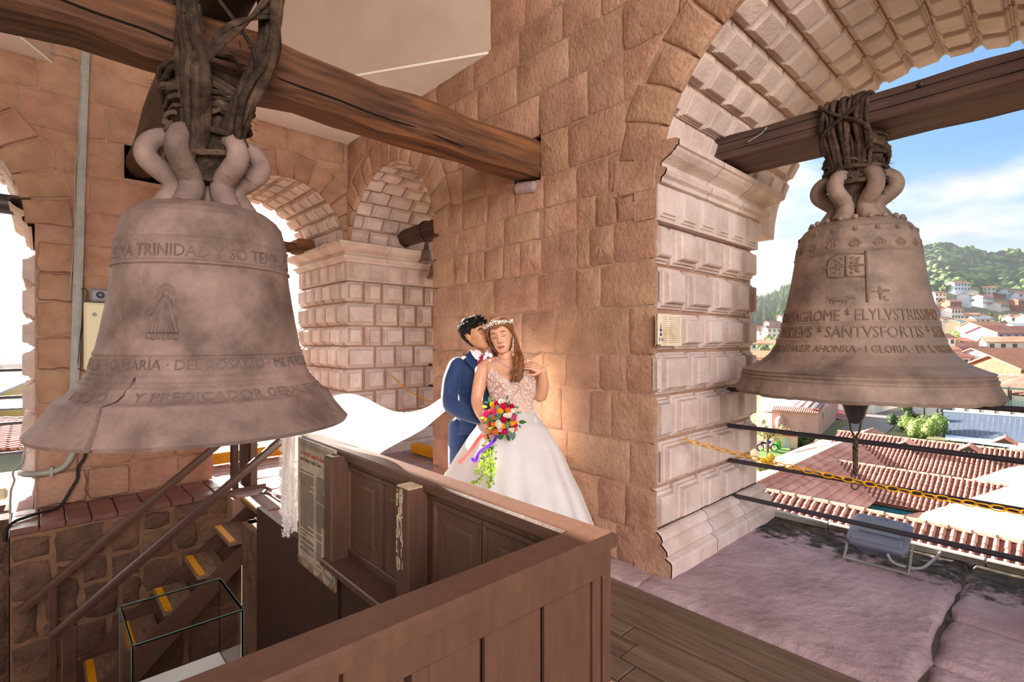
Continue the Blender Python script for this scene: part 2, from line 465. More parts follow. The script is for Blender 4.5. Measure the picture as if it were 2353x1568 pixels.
BASE = [(0, .275), (.02, .27), (.045, .25), (.055, .225), (.045, .20), (.06, .19), (.085, .165), (.09, .14), (.075, .12), (.11, .105), (.12, .09), (.12, -.02), (0, -.02)]
FRIEZE_PROF = [(0, -.02), (.004, .012), (.02, .014), (.024, .026)]
def sweep(prof, path_fn):
    """path_fn(p, z) -> list of points along the moulding"""
    mb = MB(); rings = [path_fn(p, z) for p, z in prof]
    mb.loft(rings, close=False); return mb
ZR = [.25, .535, .84, 1.137, 1.433, 1.70, 2.005, 2.28]

# ---------------------------------------------------------------- right wall (two arches)
A1 = (.585, 1.235, 2.44); A2 = (5.25, 1.05, 2.55)
mR = lambda u, z, w: (X0+w, u, z)
mRs = lambda u, z, h: (X0+FACE-h, u, z)
HOLE_R = (2.79, 3.09, 2.68, 3.14)
wall_right = arched_wall('wall_right', mR, -2.6, 6.22, -.3, 4.05, [A1, A2], [HOLE_R])
arR = [(A1[0], A1[1]-.055, A1[2]), (A2[0], A2[1]-.055, A2[2])]
def Yr(px): return PX(px, 784, X0).y
rowsR = [
 (0, .25, [1503, 1413, 1358, 1300, 1240, 1150, 1080, 993]),
 (.25, .54, [1503, 1435, 1371, 1308, 1230, 1160, 1090, 993]),
 (.54, .83, [1503, 1444, 1300, 1215, 1120, 1060, 993]),
 (.83, 1.15, [1503, 1402, 1352, 1287, 1240, 1160, 1090, 993]),
 (1.15, 1.41, [1503, 1436, 1374, 1298, 1245, 1140, 1062, 993]),
 (1.41, 1.73, [1503, 1443, 1272, 1196, 1120, 1050, 993]),
 (1.73, 2.03, [1503, 1377, 1322, 1232, 1132, 1058, 993]),
 (2.03, 2.31, [1503, 1407, 1351, 1322, 1240, 1191, 1153, 1110, 1073, 1042, 993]),
 (2.31, 2.54, [1503, 1415, 1366, 1321, 1246, 1236, 1155, 1111, 1050, 993]),
 (2.54, 2.79, [1530, 1393, 1321, 1247, 1180, 1117, 1060, 993])]
for z0, z1, js in rowsR:
    lay_row(wall_right, mRs, z0, z1, [min(Yr(j), 4.28) if j > 993 else 4.30 for j in js], arR, holes=[HOLE_R])
def rand_joints(a, b, lo=.3, hi=.62):
    js = [a]; 
    while js[-1] < b-hi: js.append(js[-1]+rnd(lo, hi))
    return js+[b]
for z0, z1 in ((2.31, 2.54), (2.54, 2.79)):
    lay_row(wall_right, mRs, z0, z1, rand_joints(4.30, 6.20), arR)
for z0, z1 in ((2.79, 3.12), (3.12, 3.46), (3.46, 3.78), (3.78, 4.06)):
    lay_row(wall_right, mRs, z0, z1, rand_joints(-.9, 6.21), arR, holes=[HOLE_R])
arch_ring(wall_right, mRs, A1[0], A1[1]-.055, A1[2], .30, 18, a0=.02)
arch_ring(wall_right, mRs, A2[0], A2[1]-.055, A2[2], .27, 15, a0=.02)
# drum above the arches
up = MB(); up.box((X0+FACE, -2.6, 4.05), (X0+1.0, 3.40, 7.2)); obj('drum_backing', up, M['mortar'], wall_right)
for i in range(6):
    lay_row(wall_right, mRs, 4.06+.33*i, 4.06+.33*(i+1), rand_joints(-.5, 3.40, .3, .55), [])
# bossed jamb and vault of the near arch
pxrow = [[1500, 1563, 1620, 1662, 1705, 1747], [1500, 1530, 1598, 1648, 1692, 1730, 1747], [1500, 1556, 1616, 1663, 1702, 1747],
         [1500, 1522, 1595, 1640, 1685, 1720, 1747], [1500, 1567, 1623, 1668, 1713, 1747], [1500, 1527, 1585, 1645, 1690, 1728, 1747], [1500, 1556, 1614, 1670, 1710, 1747]]
def cutsX(r): return [0.0]+[PY(p, 784, 1.743).x-X0 for p in r[1:-1]]+[T]
YJ = A1[0]+A1[1]
jamb_blocks(wall_right, lambda u, z, h: (X0+u, YJ-h, z), [(ZR[i], ZR[i+1], cutsX(pxrow[i])) for i in range(7)], T)
def end_blocks(wall, mp, w=.9):
    for i in range(7):
        obj('carved_block', block_mb(mp, .0, .35+.1*(i % 2), ZR[i]+.012, ZR[i+1]-.012), M['carved'], wall)
end_blocks(wall_right, lambda u, z, h: (X0+T+h, YJ+u, z))
def frieze(wall, mp, cuts):
    for i in range(len(cuts)-1):
        obj('frieze_block', block_mb(mp, cuts[i]+.02, cuts[i+1]-.055, 2.30, 2.515, FRIEZE_PROF, k=1.0), M['carved'], wall)
frieze(wall_right, lambda u, z, h: (X0+u, YJ-.062-h, z), [.02, .29, .56, .84, 1.08, 1.36, 1.62])
fb = MB(); fb.box((X0+.03, YJ-.065, 2.28), (X0+T, YJ+.1, 2.53)); obj('frieze_band', fb, M['carved'], wall_right)
def pier_mould(name, prof, wall, q=.07):
    cuts = [0, .62, 1.15, None]
    for i in range(3):
        a = X0+.02+cuts[i]+(.002 if i else 0); b = cuts[i+1]
        if b is not None: f = lambda p, z: [(a, YJ-q-p, z), (X0+.017+b, YJ-q-p, z)]
        else: f = lambda p, z: [(a, YJ-q-p, z), (X0+T+.03+p, YJ-q-p, z), (X0+T+.03+p, YJ+1.2, z)]
        o = obj(name, sweep(prof, f), M['carved'], wall)
        if i == 0:  # close the cut end that lies in the wall face
            pass
pier_mould('cornice', CORN, wall_right); pier_mould('base_moulding', BASE, wall_right, .05)
ce = MB(); ce.add([(X0+.006, YJ-.065, 2.29)]+[(X0+.006, YJ-.07-p, z) for p, z in CORN]+[(X0+.006, YJ+.1, 2.775), (X0+.006, YJ+.1, 2.29)], [tuple(range(len(CORN)+3))])
ce.add([(X0+.006, YJ-.05-p, z) for p, z in BASE]+[(X0+.006, YJ+.1, -.02), (X0+.006, YJ+.1, .27)], [tuple(range(len(BASE)+2))]); obj('moulding_end', ce, M['stone'], wall_right)
def v1(t, u, h): return (X0+u, A1[0]+(A1[1]-h)*math.cos(t), A1[2]+(A1[1]-h)*math.sin(t))
a0 = math.asin((2.775-A1[2])/A1[1]); vault_blocks(wall_right, v1, A1[1], A1[2], 16, 2.15, a0, math.pi-a0)
sh = MB(); n_ = 28; rr_ = []
for x in (X0+T-.01, X0+2.16):
    rr_.append([(x, A1[0]+R*math.cos(t), max(2.45, A1[2]+R*math.sin(t))) for R, ts in ((A1[1], range(n_+1)), (A1[1]+.7, range(n_, -1, -1))) for t in [math.pi*k/n_ for k in ts]])
sh.loft(rr_); obj('arch_rim', sh, M['carved'], wall_right)
# bossed corner pier: jamb of the far arch and jamb of the back-wall arch
A3 = (2.13, .80, 2.72); A4 = (-1.28, 1.24, 2.52)
corner = MB(); corner.box((X0+.03, Y0+.03, -.05), (X0+T, Y0+T, 4.05)); corner_pier = obj('wall_corner', corner, M['mortar'], kind='structure')
def randcuts(d, first): 
    c = [0.0, first]
    while c[-1] < d-.42: c.append(c[-1]+rnd(.25, .36))
    return c+[d]
rr = [(ZR[i], ZR[i+1], randcuts(T, .42 if i % 2 else .26)) for i in range(7)]
jamb_blocks(corner_pier, lambda u, z, h: (X0-.02+u, Y0+.03-h, z), rr, T)
jamb_blocks(corner_pier, lambda u, z, h: (X0+.03-h, Y0-.02+u, z), [(a, b, randcuts(T, .28 if i % 2 else .16)) for i, (a, b, _) in enumerate(rr)], T)
for i in range(7):
    for s in (0, 1):
        mp = (lambda u, z, h: (X0+T+h, Y0+u, z)) if s == 0 else (lambda u, z, h: (X0+u, Y0+T+h, z))
        obj('carved_block', block_mb(mp, .0, .3+.1*(i % 2), ZR[i]+.012, ZR[i+1]-.012), M['carved'], corner_pier)
cuts = [.02, .3, .55, .83, 1.1, 1.36, 1.62]
frieze(corner_pier, lambda u, z, h: (X0+u, Y0-.01-h, z), cuts); frieze(corner_pier, lambda u, z, h: (X0-.01-h, Y0+u, z), cuts)
fb = MB(); fb.box((X0-.012, Y0-.012, 2.28), (X0+T, Y0+T, 2.53)); obj('frieze_band', fb, M['carved'], corner_pier)
for nm, prof, q in (('cornice', CORN, .015), ('base_moulding', BASE, .0)):
    f1 = lambda p, z: [(X0+T+p, Y0+.5, z), (X0+T+p, Y0-q-p, z), (X0+.55, Y0-q-p, z)]
    f2 = lambda p, z: [(X0+.545, Y0-q-p, z), (X0-q-p, Y0-q-p, z), (X0-q-p, Y0+.5, z)]
    f3 = lambda p, z: [(X0-q-p, Y0+.505, z), (X0-q-p, Y0+T+p, z), (X0+.6, Y0+T+p, z)]
    for f in (f1, f2, f3): obj(nm, sweep(prof, f), M['carved'], corner_pier)
def v2(t, u, h): return (X0+u, A2[0]+(A2[1]-h)*math.cos(t), A2[2]+(A2[1]-h)*math.sin(t))
a0 = math.asin((2.775-A2[2])/A2[1]); vault_blocks(wall_right, v2, A2[1], A2[2], 15, T, a0, math.pi-a0)

# ---------------------------------------------------------------- back wall (arch by the corner, pier, arch to the left)
mB = lambda u, z, w: (u, Y0+w, z)
mBs = lambda u, z, h: (u, Y0+FACE-h, z)
HOLE_B = (.60, .98, 3.10, 3.50)
wall_back = arched_wall('wall_back', mB, -3.2, 2.879, -.3, 4.05, [A4, A3], [HOLE_B])
arB = [(A4[0], A4[1]-.06, A4[2]), (A3[0], A3[1]-.06, A3[2])]
zb = [0, .30, .62, .93, 1.24, 1.53, 1.86, 2.12, 2.40, 2.72, 3.06, 3.42, 3.76, 4.06]
for i in range(len(zb)-1):
    if zb[i] < 2.5: lay_row(wall_back, mBs, zb[i], zb[i+1], [-.03, rnd(.22, .34), rnd(.6, .8), rnd(1.0, 1.1), 1.37], arB, proud=(.012, .035))
    else: lay_row(wall_back, mBs, zb[i], zb[i+1], rand_joints(-1.6, 2.86, .35, .7), arB, holes=[HOLE_B])
arch_ring(wall_back, mBs, A3[0], A3[1]-.06, A3[2], .30, 13, a0=.02); arch_ring(wall_back, mBs, A4[0], A4[1]-.06, A4[2], .32, 17, a0=.02)
def v3(t, u, h): return (A3[0]+(A3[1]-h)*math.cos(t), Y0+u, A3[2]+(A3[1]-h)*math.sin(t))
vault_blocks(wall_back, v3, A3[1], A3[2], 12, T, .08, math.pi-.08)
def v4(t, u, h): return (A4[0]+(A4[1]-h)*math.cos(t), Y0+u, A4[2]+(A4[1]-h)*math.sin(t))
vault_blocks(wall_back, v4, A4[1], A4[2], 8, T, .2, 1.7)
XJ = A4[0]+A4[1]
for nm, prof in (('cornice', CORN), ):
    obj(nm, sweep(prof, lambda p, z: [(XJ-.02-p, Y0+.0, z), (XJ-.02-p, Y0+T+p, z), (XJ+.6, Y0+T+p, z)]), M['carved'], wall_back)
jamb_blocks(wall_back, lambda u, z, h: (XJ-h, Y0+u, z), [(ZR[i], ZR[i+1], randcuts(T, .3)) for i in range(7)], T)
upb = MB(); upb.box((.06, Y0+FACE, 4.05), (1.22, Y0+.6, 7.2)); obj('drum_backing', upb, M['mortar'], wall_back)
for i in range(5): lay_row(wall_back, mBs, 4.06+.36*i, 4.06+.36*(i+1), rand_joints(.09, 1.2, .3, .5), [])
# plaster corner slabs and drum faces
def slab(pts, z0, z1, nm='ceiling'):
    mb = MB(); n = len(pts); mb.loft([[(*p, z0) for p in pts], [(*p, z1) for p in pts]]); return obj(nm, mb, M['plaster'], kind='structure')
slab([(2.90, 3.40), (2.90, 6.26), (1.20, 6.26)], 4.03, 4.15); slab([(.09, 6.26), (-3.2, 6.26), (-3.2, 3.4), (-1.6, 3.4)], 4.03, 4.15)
dr = MB()
for a, b in (((2.90, 3.40), (1.20, 6.24)), ((.09, 6.24), (-1.6, 3.4)), ((-1.6, 3.4), (-1.6, -2.6))):
    dr.add([(*a, 4.05), (*b, 4.05), (*b, 7.2), (*a, 7.2)], [(0, 1, 2, 3)])
obj('wall_drum', dr, M['plaster_shade'], kind='structure')
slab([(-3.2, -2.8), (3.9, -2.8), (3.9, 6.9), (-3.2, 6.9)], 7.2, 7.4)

# left side of the belfry, outside the picture: two more open arches
arched_wall('wall_side', lambda u, z, w: (-2.75-w, u, z), -2.6, 6.2, -.3, 4.05, [(.6, 1.2, 2.44), (4.5, 1.1, 2.5)], thick=1.2)
# ---------------------------------------------------------------- beams
def timber(name, p0, p1, w, h, mat_, parent=None, n=14, wob=.012, cham=.035, seed=1, cutsc=None):
    """squared old timber lofted from p0 to p1, a little uneven"""
    rs = random.Random(seed); p0 = Vector(p0); p1 = Vector(p1); ax = (p1-p0).normalized()
    sd_ = ax.cross(Vector((0, 0, 1))).normalized(); up = sd_.cross(ax)
    rings = []
    for i in range(n+1):
        t = i/n; c = p0.lerp(p1, t)
        dw = rs.uniform(-wob, wob); dh = rs.uniform(-wob, wob)
        W = w/2+dw; H = h/2+dh; k = cham*rs.uniform(.6, 1.2)
        pts = [(-W+k, -H), (W-k, -H), (W, -H+k), (W, H-k), (W-k*1.3, H), (-W+k*1.3, H), (-W, H-k), (-W, -H+k)]
        c = c + sd_*rs.uniform(-wob, wob)*.6 + up*rs.uniform(-wob, wob)*.6
        rings.append([c+sd_*a+up*b for a, b in pts])
    return obj(name, MB().loft(rings), mat_, parent, smooth=30)
main_beam = timber('timber_beam', (-3.0, 2.945, 2.965), (3.22, 2.935, 2.955), .27, .285, M['beam'], seed=5, n=26, cham=.045)
tag(main_beam, 'long weathered squared beam crossing above the big bell into a hole in the wall', 'beam')
crk = MB()
pth = [(-2+.18*i, 2.80, 2.985+rnd(-.012, .012)-.006*i) for i in range(24)]
crk.tube(pth, .0045, 5); obj('split_crack', crk, M['dark'], main_beam)
wd = MB(); wd.bbox((2.845, 2.82, 2.70), (3.2, 3.05, 2.785), .018, rot=Matrix.Rotation(.16, 3, 'X'))
tag(obj('stone_wedge', wd, M['sill']), 'small loose stone wedged under the beam end in the wall', 'stone')
lg = MB(); rs = random.Random(3)
lpath = [(.65+.10*i/13+rs.uniform(-.008, .008), 2.25+4.3*i/13, 3.275+rs.uniform(-.008, .008)) for i in range(14)]
lg.tube(lpath, [.145-.02*i/13+rs.uniform(-.006, .006) for i in range(14)], 18)
tag(obj('log', lg, M['beam_y'], smooth=40), 'round log over the big beam, running back into the far wall', 'log')
beam2 = timber('timber_beam', (3.80, -1.2, 2.875), (3.80, 1.80, 2.875), .46, .165, M['beam_y'], seed=9, wob=.004, cham=.012)
tag(beam2, 'dark flat layered beam carrying the right-hand bell across the arch', 'beam')
for x in (3.572, 3.571):
    pass
g2 = MB()
for z in (2.845, 2.905): g2.box((3.566, -1.2, z-.002), (3.575, 1.79, z+.002))
obj('plank_joint', g2, M['dark'], beam2)
for y, z in ((1.35, 2.915), (.52, 2.92), (-.05, 2.88)):
    b = MB(); b.sphere((3.565, y, z), .014, 8, 5); obj('bolt', b, M['metal_d'], beam2, smooth=60)
b = MB(); b.tube([(3.56, 1.33, 2.93), (3.555, 1.36, 2.90), (3.55, 1.40, 2.88), (3.55, 1.45, 2.865)], .004, 6); obj('wire_hook', b, M['grey'], beam2)
# ---------------------------------------------------------------- bells
class Bell:
    def __init__(s, ax, ay, prof, amp=0):
        s.a = Vector((ax, ay, 0)); s.D = s.a.length; s.e = -s.a.normalized(); v = -s.e; s.r_ = Vector((v.y, -v.x, 0)); s.prof = prof
    def R(s, z):
        p = s.prof
        for (r0, z0), (r1, z1) in zip(p, p[1:]):
            if min(z0, z1) <= z <= max(z0, z1) and abs(z1-z0) > 1e-9: return r0+(r1-r0)*(z-z0)/(z1-z0)
        return p[0][0] if z < p[0][1] else .05
    def at(s, al, z, h=0):
        r = s.R(z)+h; return s.a + s.e*(r*math.cos(al)) - s.r_*(r*math.sin(al)) + Vector((0, 0, z))
    def polar(s, al, r, z): return s.a + s.e*(r*math.cos(al)) - s.r_*(r*math.sin(al)) + Vector((0, 0, z))
    def find(s, px, py):
        """surface angle and height seen at a place of the photograph"""
        best = None
        for i in range(-80, 81, 1):
            for z in [1.08+.01*k for k in range(120)]:
                al = math.radians(i); p = s.at(al, z); d = p.dot(FWD); x = 1176.5+FPX*p.dot(RGT)/d; y = 784-FPX*(z-CAMZ)/d
                e = (x-px)**2+(y-py)**2
                if best is None or e < best[0]: best = (e, al, z)
        return best[1], best[2]
def smooth_prof(keys, bands, step=.008):
    """dense outline through key points, with raised rings (z, half width, height)"""
    out = []
    for (r0, z0), (r1, z1) in zip(keys, keys[1:]):
        L = math.hypot(r1-r0, z1-z0); n = max(1, int(L/step))
        for i in range(n): t = i/n; out.append([r0+(r1-r0)*t, z0+(z1-z0)*t])
    out.append(list(keys[-1]))
    for _ in range(3):
        o2 = [q[:] for q in out]
        for i in range(3, len(out)-1): o2[i][0] = (out[i-1][0]+out[i][0]*2+out[i+1][0])/4
        out = o2
    for q in out:
        for z, w, h in bands:
            d = abs(q[1]-z)/w
            if d < 1: q[0] += h*(1-d*d)
    return [tuple(q) for q in out]
def lettering(bell, text, z, height, a_left, a_right, m, root, depth=.004, name='lettering', slant=0):
    cu = bpy.data.curves.new('tmp', 'FONT'); cu.body = text; cu.extrude = .5; cu.resolution_u = 2; cu.size = 1
    to = bpy.data.objects.new('tmp', cu); C.objects.link(to)
    dg = bpy.context.evaluated_depsgraph_get(); me = bpy.data.meshes.new_from_object(to.evaluated_get(dg))
    vs = [v.co.copy() for v in me.vertices]; fs = [tuple(p.vertices) for p in me.polygons]
    x0 = min(v.x for v in vs); x1 = max(v.x for v in vs); out = []
    for v in vs:
        t = (v.x-x0)/(x1-x0); al = a_left+(a_right-a_left)*t
        out.append(bell.at(al, z+v.y*height/.72, depth if v.z > 0 else -.01))
    bpy.data.objects.remove(to); bpy.data.curves.remove(cu); bpy.data.meshes.remove(me)
    return obj(name, MB().add(out, fs), m, root, kind='stuff')
def crown(bell, z0, root, m, angles, sc=1.0, th=.045):
    for al in angles:
        pts = [(.20, -.03), (.165, .02), (.13, .075), (.14, .13), (.20, .175), (.245, .215), (.25, .265), (.215, .315), (.15, .335), (.09, .30)]
        path = [bell.polar(al, r*sc, z0+z*sc) for r, z in pts]
        # smooth the path
        sm = []
        for i in range(len(path)-1):
            for k in range(3): 
                t = k/3; p0 = path[max(i-1, 0)]; p1 = path[i]; p2 = path[i+1]; p3 = path[min(i+2, len(path)-1)]
                sm.append(.5*((2*p1)+(-p0+p2)*t+(2*p0-5*p1+4*p2-p3)*t*t+(-p0+3*p1-3*p2+p3)*t**3))
        n = len(sm)
        mb = MB(); mb.tube(sm, [th*sc*(1.15-.35*abs(i/n-.2)) for i in range(n)], 12); obj('crown_loop', mb, m, root, smooth=60)
    mb = MB(); mb.lathe([(.0, z0-.04), (.07*sc, z0-.04), (.06*sc, z0+.14*sc), (.055*sc, z0+.30*sc), (0, z0+.31*sc)], 12, (bell.a.x, bell.a.y, 0)); obj('crown_post', mb, m, root, smooth=50)
def bell_body(bell, outer, root, m, crack=None, n=144, name='bell_body', rim_noise=0):
    rim_r, rim_z = outer[0]
    inner = [(max(r-.055, .02), z+.012 if i else z) for i, (r, z) in enumerate(outer) if z < outer[-1][1]-.06]
    prof = inner[::-6][::-1]; prof = inner[::6][::-1]+[(rim_r-.035, rim_z)]+outer
    rs = random.Random(4); rn = [rs.uniform(-1, 1) for _ in range(n)]
    rings = []
    for r, z in prof:
        rg = []
        ac, w = (crack(z) if crack else (0, 0))
        for k in range(n+(1 if crack else 0)):
            t = k/n; al = ac+w/2+(2*math.pi-w)*t
            rr = r
            zz = z + (rim_noise*rn[k % n]*.6 if rim_noise and z < rim_z+.03 else 0); rr = r + (rim_noise*rn[(k*7) % n] if rim_noise and z < rim_z+.05 else 0)
            rg.append(bell.polar(al, rr, zz))
        rings.append(rg)
    mb = MB(); mb.loft(rings, False, True, close=not crack)
    if crack:
        # walls of the crack
        no = len(prof)-len(outer); ni = no-1
        for k in (0, n):
            for i in range(len(outer)-1):
                z = outer[i][1]
                if z > 1.36: break
                r, z2 = outer[i]; r3, z3 = outer[i+1]; ac, w = crack(z); ac3, w3 = crack(z3); sg = .5 if k == 0 else -.5
                mb.add([bell.polar(ac+w*sg, r, z), bell.polar(ac3+w3*sg, r3, z3), bell.polar(ac3+w3*sg, r3-.055, z3+.012), bell.polar(ac+w*sg, r-.055, z+.012)], [(0, 1, 2, 3)])
    return obj(name, mb, m, root, smooth=45)
# --- the big cracked bell
K1 = [(.68, 1.075), (.688, 1.092), (.672, 1.11), (.628, 1.165), (.585, 1.235), (.55, 1.252), (.535, 1.275), (.505, 1.305), (.478, 1.345), (.462, 1.39), (.446, 1.45), (.422, 1.58), (.402, 1.70), (.388, 1.80), (.378, 1.88), (.374, 1.98), (.366, 2.03), (.352, 2.075), (.33, 2.115), (.285, 2.15), (.2, 2.172), (.08, 2.18)]
B1 = [(1.236, .012, .006), (1.298, .008, .006), (1.318, .006, .005), (1.342, .008, .006), (1.362, .006, .004), (1.425, .008, .006), (1.445, .010, .008), (1.462, .006, .004), (1.852, .012, .011), (1.875, .006, .004), (1.945, .006, .004), (1.962, .010, .009), (1.985, .006, .004), (2.085, .012, .005)]
ba = Vector((.621, 2.97, 0)); b1 = Bell(ba.x, ba.y, smooth_prof(K1, B1))
bell1 = thing('bell', (ba.x, ba.y, 1.08), 'huge dusty bronze bell with a jagged crack in its lip, hanging on the left', 'bell')
def crack1(z):
    pts = [(1.075, 33.5, .040), (1.15, 35.5, .036), (1.20, 37, .030), (1.235, 37.5, .022), (1.252, 34.5, .020), (1.275, 33, .024), (1.29, 33.2, .010), (1.31, 32.4, .006), (1.325, 32.2, .034), (1.338, 32.0, .030), (1.352, 31.8, 0), (3, 31.8, 0)]
    if z <= pts[0][0]: return math.radians(pts[0][1]), pts[0][2]
    for (za, aa, wa), (zb_, ab, wb) in zip(pts, pts[1:]):
        if za <= z <= zb_:
            t = (z-za)/(zb_-za); return math.radians(aa+(ab-aa)*t), wa+(wb-wa)*t
bell_body(b1, b1.prof, bell1, M['bell'], crack1, n=160)
crown(b1, 2.165, bell1, M['bell'], [math.radians(a) for a in (82, 28, -32, -78, -135, 140)], 1.0, .05)
D2R = math.radians
lettering(b1, 'SANTISSIMA TRINIDAD Y SO TEMPLVS CV', 1.876, .058, D2R(100), D2R(-84), M['relief'], bell1)
lettering(b1, 'YO ME LLAMO MARÍA · DEL ROSARIO · ME FVNDIERON', 1.378, .044, D2R(92), D2R(-88), M['relief'], bell1)
lettering(b1, 'VICIDO', 1.252, .036, D2R(66), D2R(40), M['relief'], bell1)
lettering(b1, 'Y PREDICADOR GERAL FERMEIDO', 1.252, .036, D2R(28), D2R(-84), M['relief'], bell1)
def saint():
    z0, z1, ac = 1.50, 1.76, D2R(22)
    def dot(mb, da, z, r, sc=(1, 1)):  # flattened lump on the bell wall
        c = b1.at(ac+da/.4, z); nrm = (c-Vector((ba.x, ba.y, z))).normalized(); q = nrm.to_track_quat('X', 'Z').to_matrix()
        mb.sphere(c, r, 10, 6, (.35, sc[0], sc[1]), q)
    mb = MB()
    for k in range(9):
        f = (k-4)/4
        mb.tube([b1.at(ac+(f*.018)/.4, 1.665, .004), b1.at(ac+(f*.034+.006*math.sin(k))/.4, 1.60, .007), b1.at(ac+(f*.052)/.4, 1.535, .004)], [.007, .010, .008], 6)
    dot(mb, .0, 1.655, .030, (1, 1.3)); dot(mb, .03, 1.62, .02, (1.6, 1)); dot(mb, -.03, 1.62, .02, (1.6, 1.2))
    obj('robed_figure', mb, M['relief'], bell1, smooth=60)
    mb = MB(); dot(mb, 0, 1.70, .017, (1, 1.25)); dot(mb, -.045, 1.675, .010); dot(mb, .0, 1.722, .011, (1.4, .7)); obj('figure_head', mb, M['relief'], bell1, smooth=60)
    mb = MB()
    for k in range(9): dot(mb, math.cos(math.pi*k/8)*.030, 1.705+math.sin(math.pi*k/8)*.042, .007)
    obj('figure_halo', mb, M['relief'], bell1, smooth=60)
    mb = MB()
    for k in range(6): dot(mb, (k-2.5)*.020, 1.515+.004*(k % 2), .015)
    obj('figure_clouds', mb, M['relief'], bell1, smooth=60)
saint()
# --- the right-hand bell
K2 = [(.69, 1.165), (.70, 1.185), (.672, 1.24), (.655, 1.285), (.652, 1.315), (.61, 1.335), (.545, 1.365), (.49, 1.415), (.455, 1.47), (.425, 1.56), (.405, 1.66), (.376, 1.79), (.352, 1.93), (.333, 2.05), (.322, 2.12), (.31, 2.165), (.285, 2.205), (.235, 2.238), (.13, 2.262), (.05, 2.268)]
B2 = [(1.275, .010, .010), (1.296, .008, .008), (1.315, .010, .010), (1.50, .006, .005), (1.512, .006, .005), (1.595, .006, .005), (1.61, .006, .005), (1.69, .006, .005), (1.703, .006, .005), (2.025, .007, .007), (2.04, .005, .005), (2.10, .006, .005), (2.135, .005, .004), (2.175, .006, .005)]
bb = Vector((3.80, .8835, 0)); b2 = Bell(bb.x, bb.y, smooth_prof(K2, B2))
bell2 = thing('bell', (bb.x, bb.y, 1.17), 'brown bronze bell with a clapper, hanging in the open arch over the roofs', 'bell')
bell_body(b2, b2.prof, bell2, M['bell2'], None, n=120, rim_noise=.007)
crown(b2, 2.255, bell2, M['bell2'], [D2R(a) for a in (80, 30, -30, -80, 150, -150)], .82, .055)
lettering(b2, 'CONSAGROME * ELYLVSTRISSIMO', 1.618, .068, D2R(76), D2R(-70), M['relief2'], bell2, .0045)
lettering(b2, 'TVSDEVS * SANTVSFORTIS * SAN', 1.522, .066, D2R(68), D2R(-74), M['relief2'], bell2, .0045)
lettering(b2, 'DONNE HASER AHONRA · I GLORIA · DE S. VICENTE', 1.437, .042, D2R(70), D2R(-76), M['relief2'], bell2, .0045)
def lump(mb, bell, al, z, r, sa=1, sz=1, rot=0, dep=.4):
    c = bell.at(al, z); nrm = Vector((c.x-bell.a.x, c.y-bell.a.y, 0)).normalized(); q = nrm.to_track_quat('X', 'Z').to_matrix() @ Matrix.Rotation(rot, 3, 'X')
    mb.sphere(c, r, 8, 5, (dep, sa, sz), q)
for k in range(9):
    al = D2R(-82+k*20.5); mb = MB()
    for j in range(8): 
        t = j*math.pi/4; lump(mb, b2, al+math.cos(t)*.022/.33, 2.07+math.sin(t)*.020, .011, 1.5, .7, t)
    lump(mb, b2, al, 2.07, .008); obj('rosette', mb, M['relief2'], bell2, smooth=60)
for k in range(9):
    al = D2R(-80+k*20); mb = MB()
    for j in range(3): lump(mb, b2, al, 2.155, .020, 1, .22, j*math.pi/3)
    obj('star', mb, M['relief2'], bell2)
for k in range(20):
    p = b2.polar(2*math.pi*k/20, .245, 2.243); mb = MB(); mb.sphere(p, .017, 8, 6); obj('knob', mb, M['bell2'], bell2, smooth=60)
def flag():
    a0 = D2R(-4); mb = MB()   # pole right of the centre
    W = lambda x, z, h=.003: b2.at(a0-x/.37, z, h)
    mb.tube([W(.03, z, .004) for z in [1.72+.02*i for i in range(16)]], .0065, 6); obj('banner_pole', mb, M['relief2'], bell2)
    mb = MB()
    fr = [(.02, 2.005), (-.12, 2.015), (-.165, 1.985), (-.17, 1.93), (-.16, 1.885), (-.12, 1.875), (.02, 1.87)]
    mb.tube([W(x, z) for x, z in fr], .006, 6); mb.tube([W(-.07, z) for z in (1.88, 1.91, 1.94, 1.97, 2.0)], .007, 6); mb.tube([W(x, 1.94) for x in (-.19, -.15, -.1, -.05, 0, .03)], .006, 6)
    for sx in (-1, 1):
        for sz in (-1, 1):
            for (dx, dz, r) in ((.03, .018, .013), (.055, .035, .012), (.05, .012, .010), (.028, .045, .010)):
                lump(mb, b2, a0-(-.07+sx*dx)/.37, 1.94+sz*dz, r, 1.4, .9, sx*sz*.6)
    obj('banner', mb, M['relief2'], bell2, smooth=60)
    mb = MB()
    for x, z, r, sa, sz in ((-.105, 1.742, .020, 2.4, .8), (-.055, 1.752, .014, 1.4, .8), (-.035, 1.748, .008, 2, .7), (-.14, 1.728, .007, 1, 2.4), (-.125, 1.725, .007, 1, 2.4), (-.08, 1.725, .007, 1, 2.2), (-.065, 1.725, .007, 1, 2.2), (-.158, 1.757, .006, 1.6, 1.6)):
        lump(mb, b2, a0-x/.37, z, r, sa, sz)
    obj('dog_figure', mb, M['relief2'], bell2, smooth=60)
    mb = MB()
    for x, z, r, sa, sz in ((.088, 1.800, .011, 1, 1.2), (.09, 1.775, .014, 1.1, 1.5), (.088, 1.742, .010, .8, 2.4), (.108, 1.738, .009, .9, 2.2), (.118, 1.728, .007, 1.8, .8), (.065, 1.782, .007, 3, .8), (.120, 1.785, .010, 2, .9)):
        lump(mb, b2, a0-x/.37, z, r, sa, sz)
    obj('winged_figure', mb, M['relief2'], bell2, smooth=60)
flag()
cl = MB(); cl.lathe([(0, .97), (.03, .98), (.052, 1.02), (.064, 1.07), (.082, 1.12), (.085, 1.16), (.07, 1.21), (.03, 1.26), (.022, 1.9), (0, 1.9)], 16, (bb.x, bb.y, 0)); obj('clapper', cl, M['metal_d'], bell2, smooth=50)
rp = MB(); 
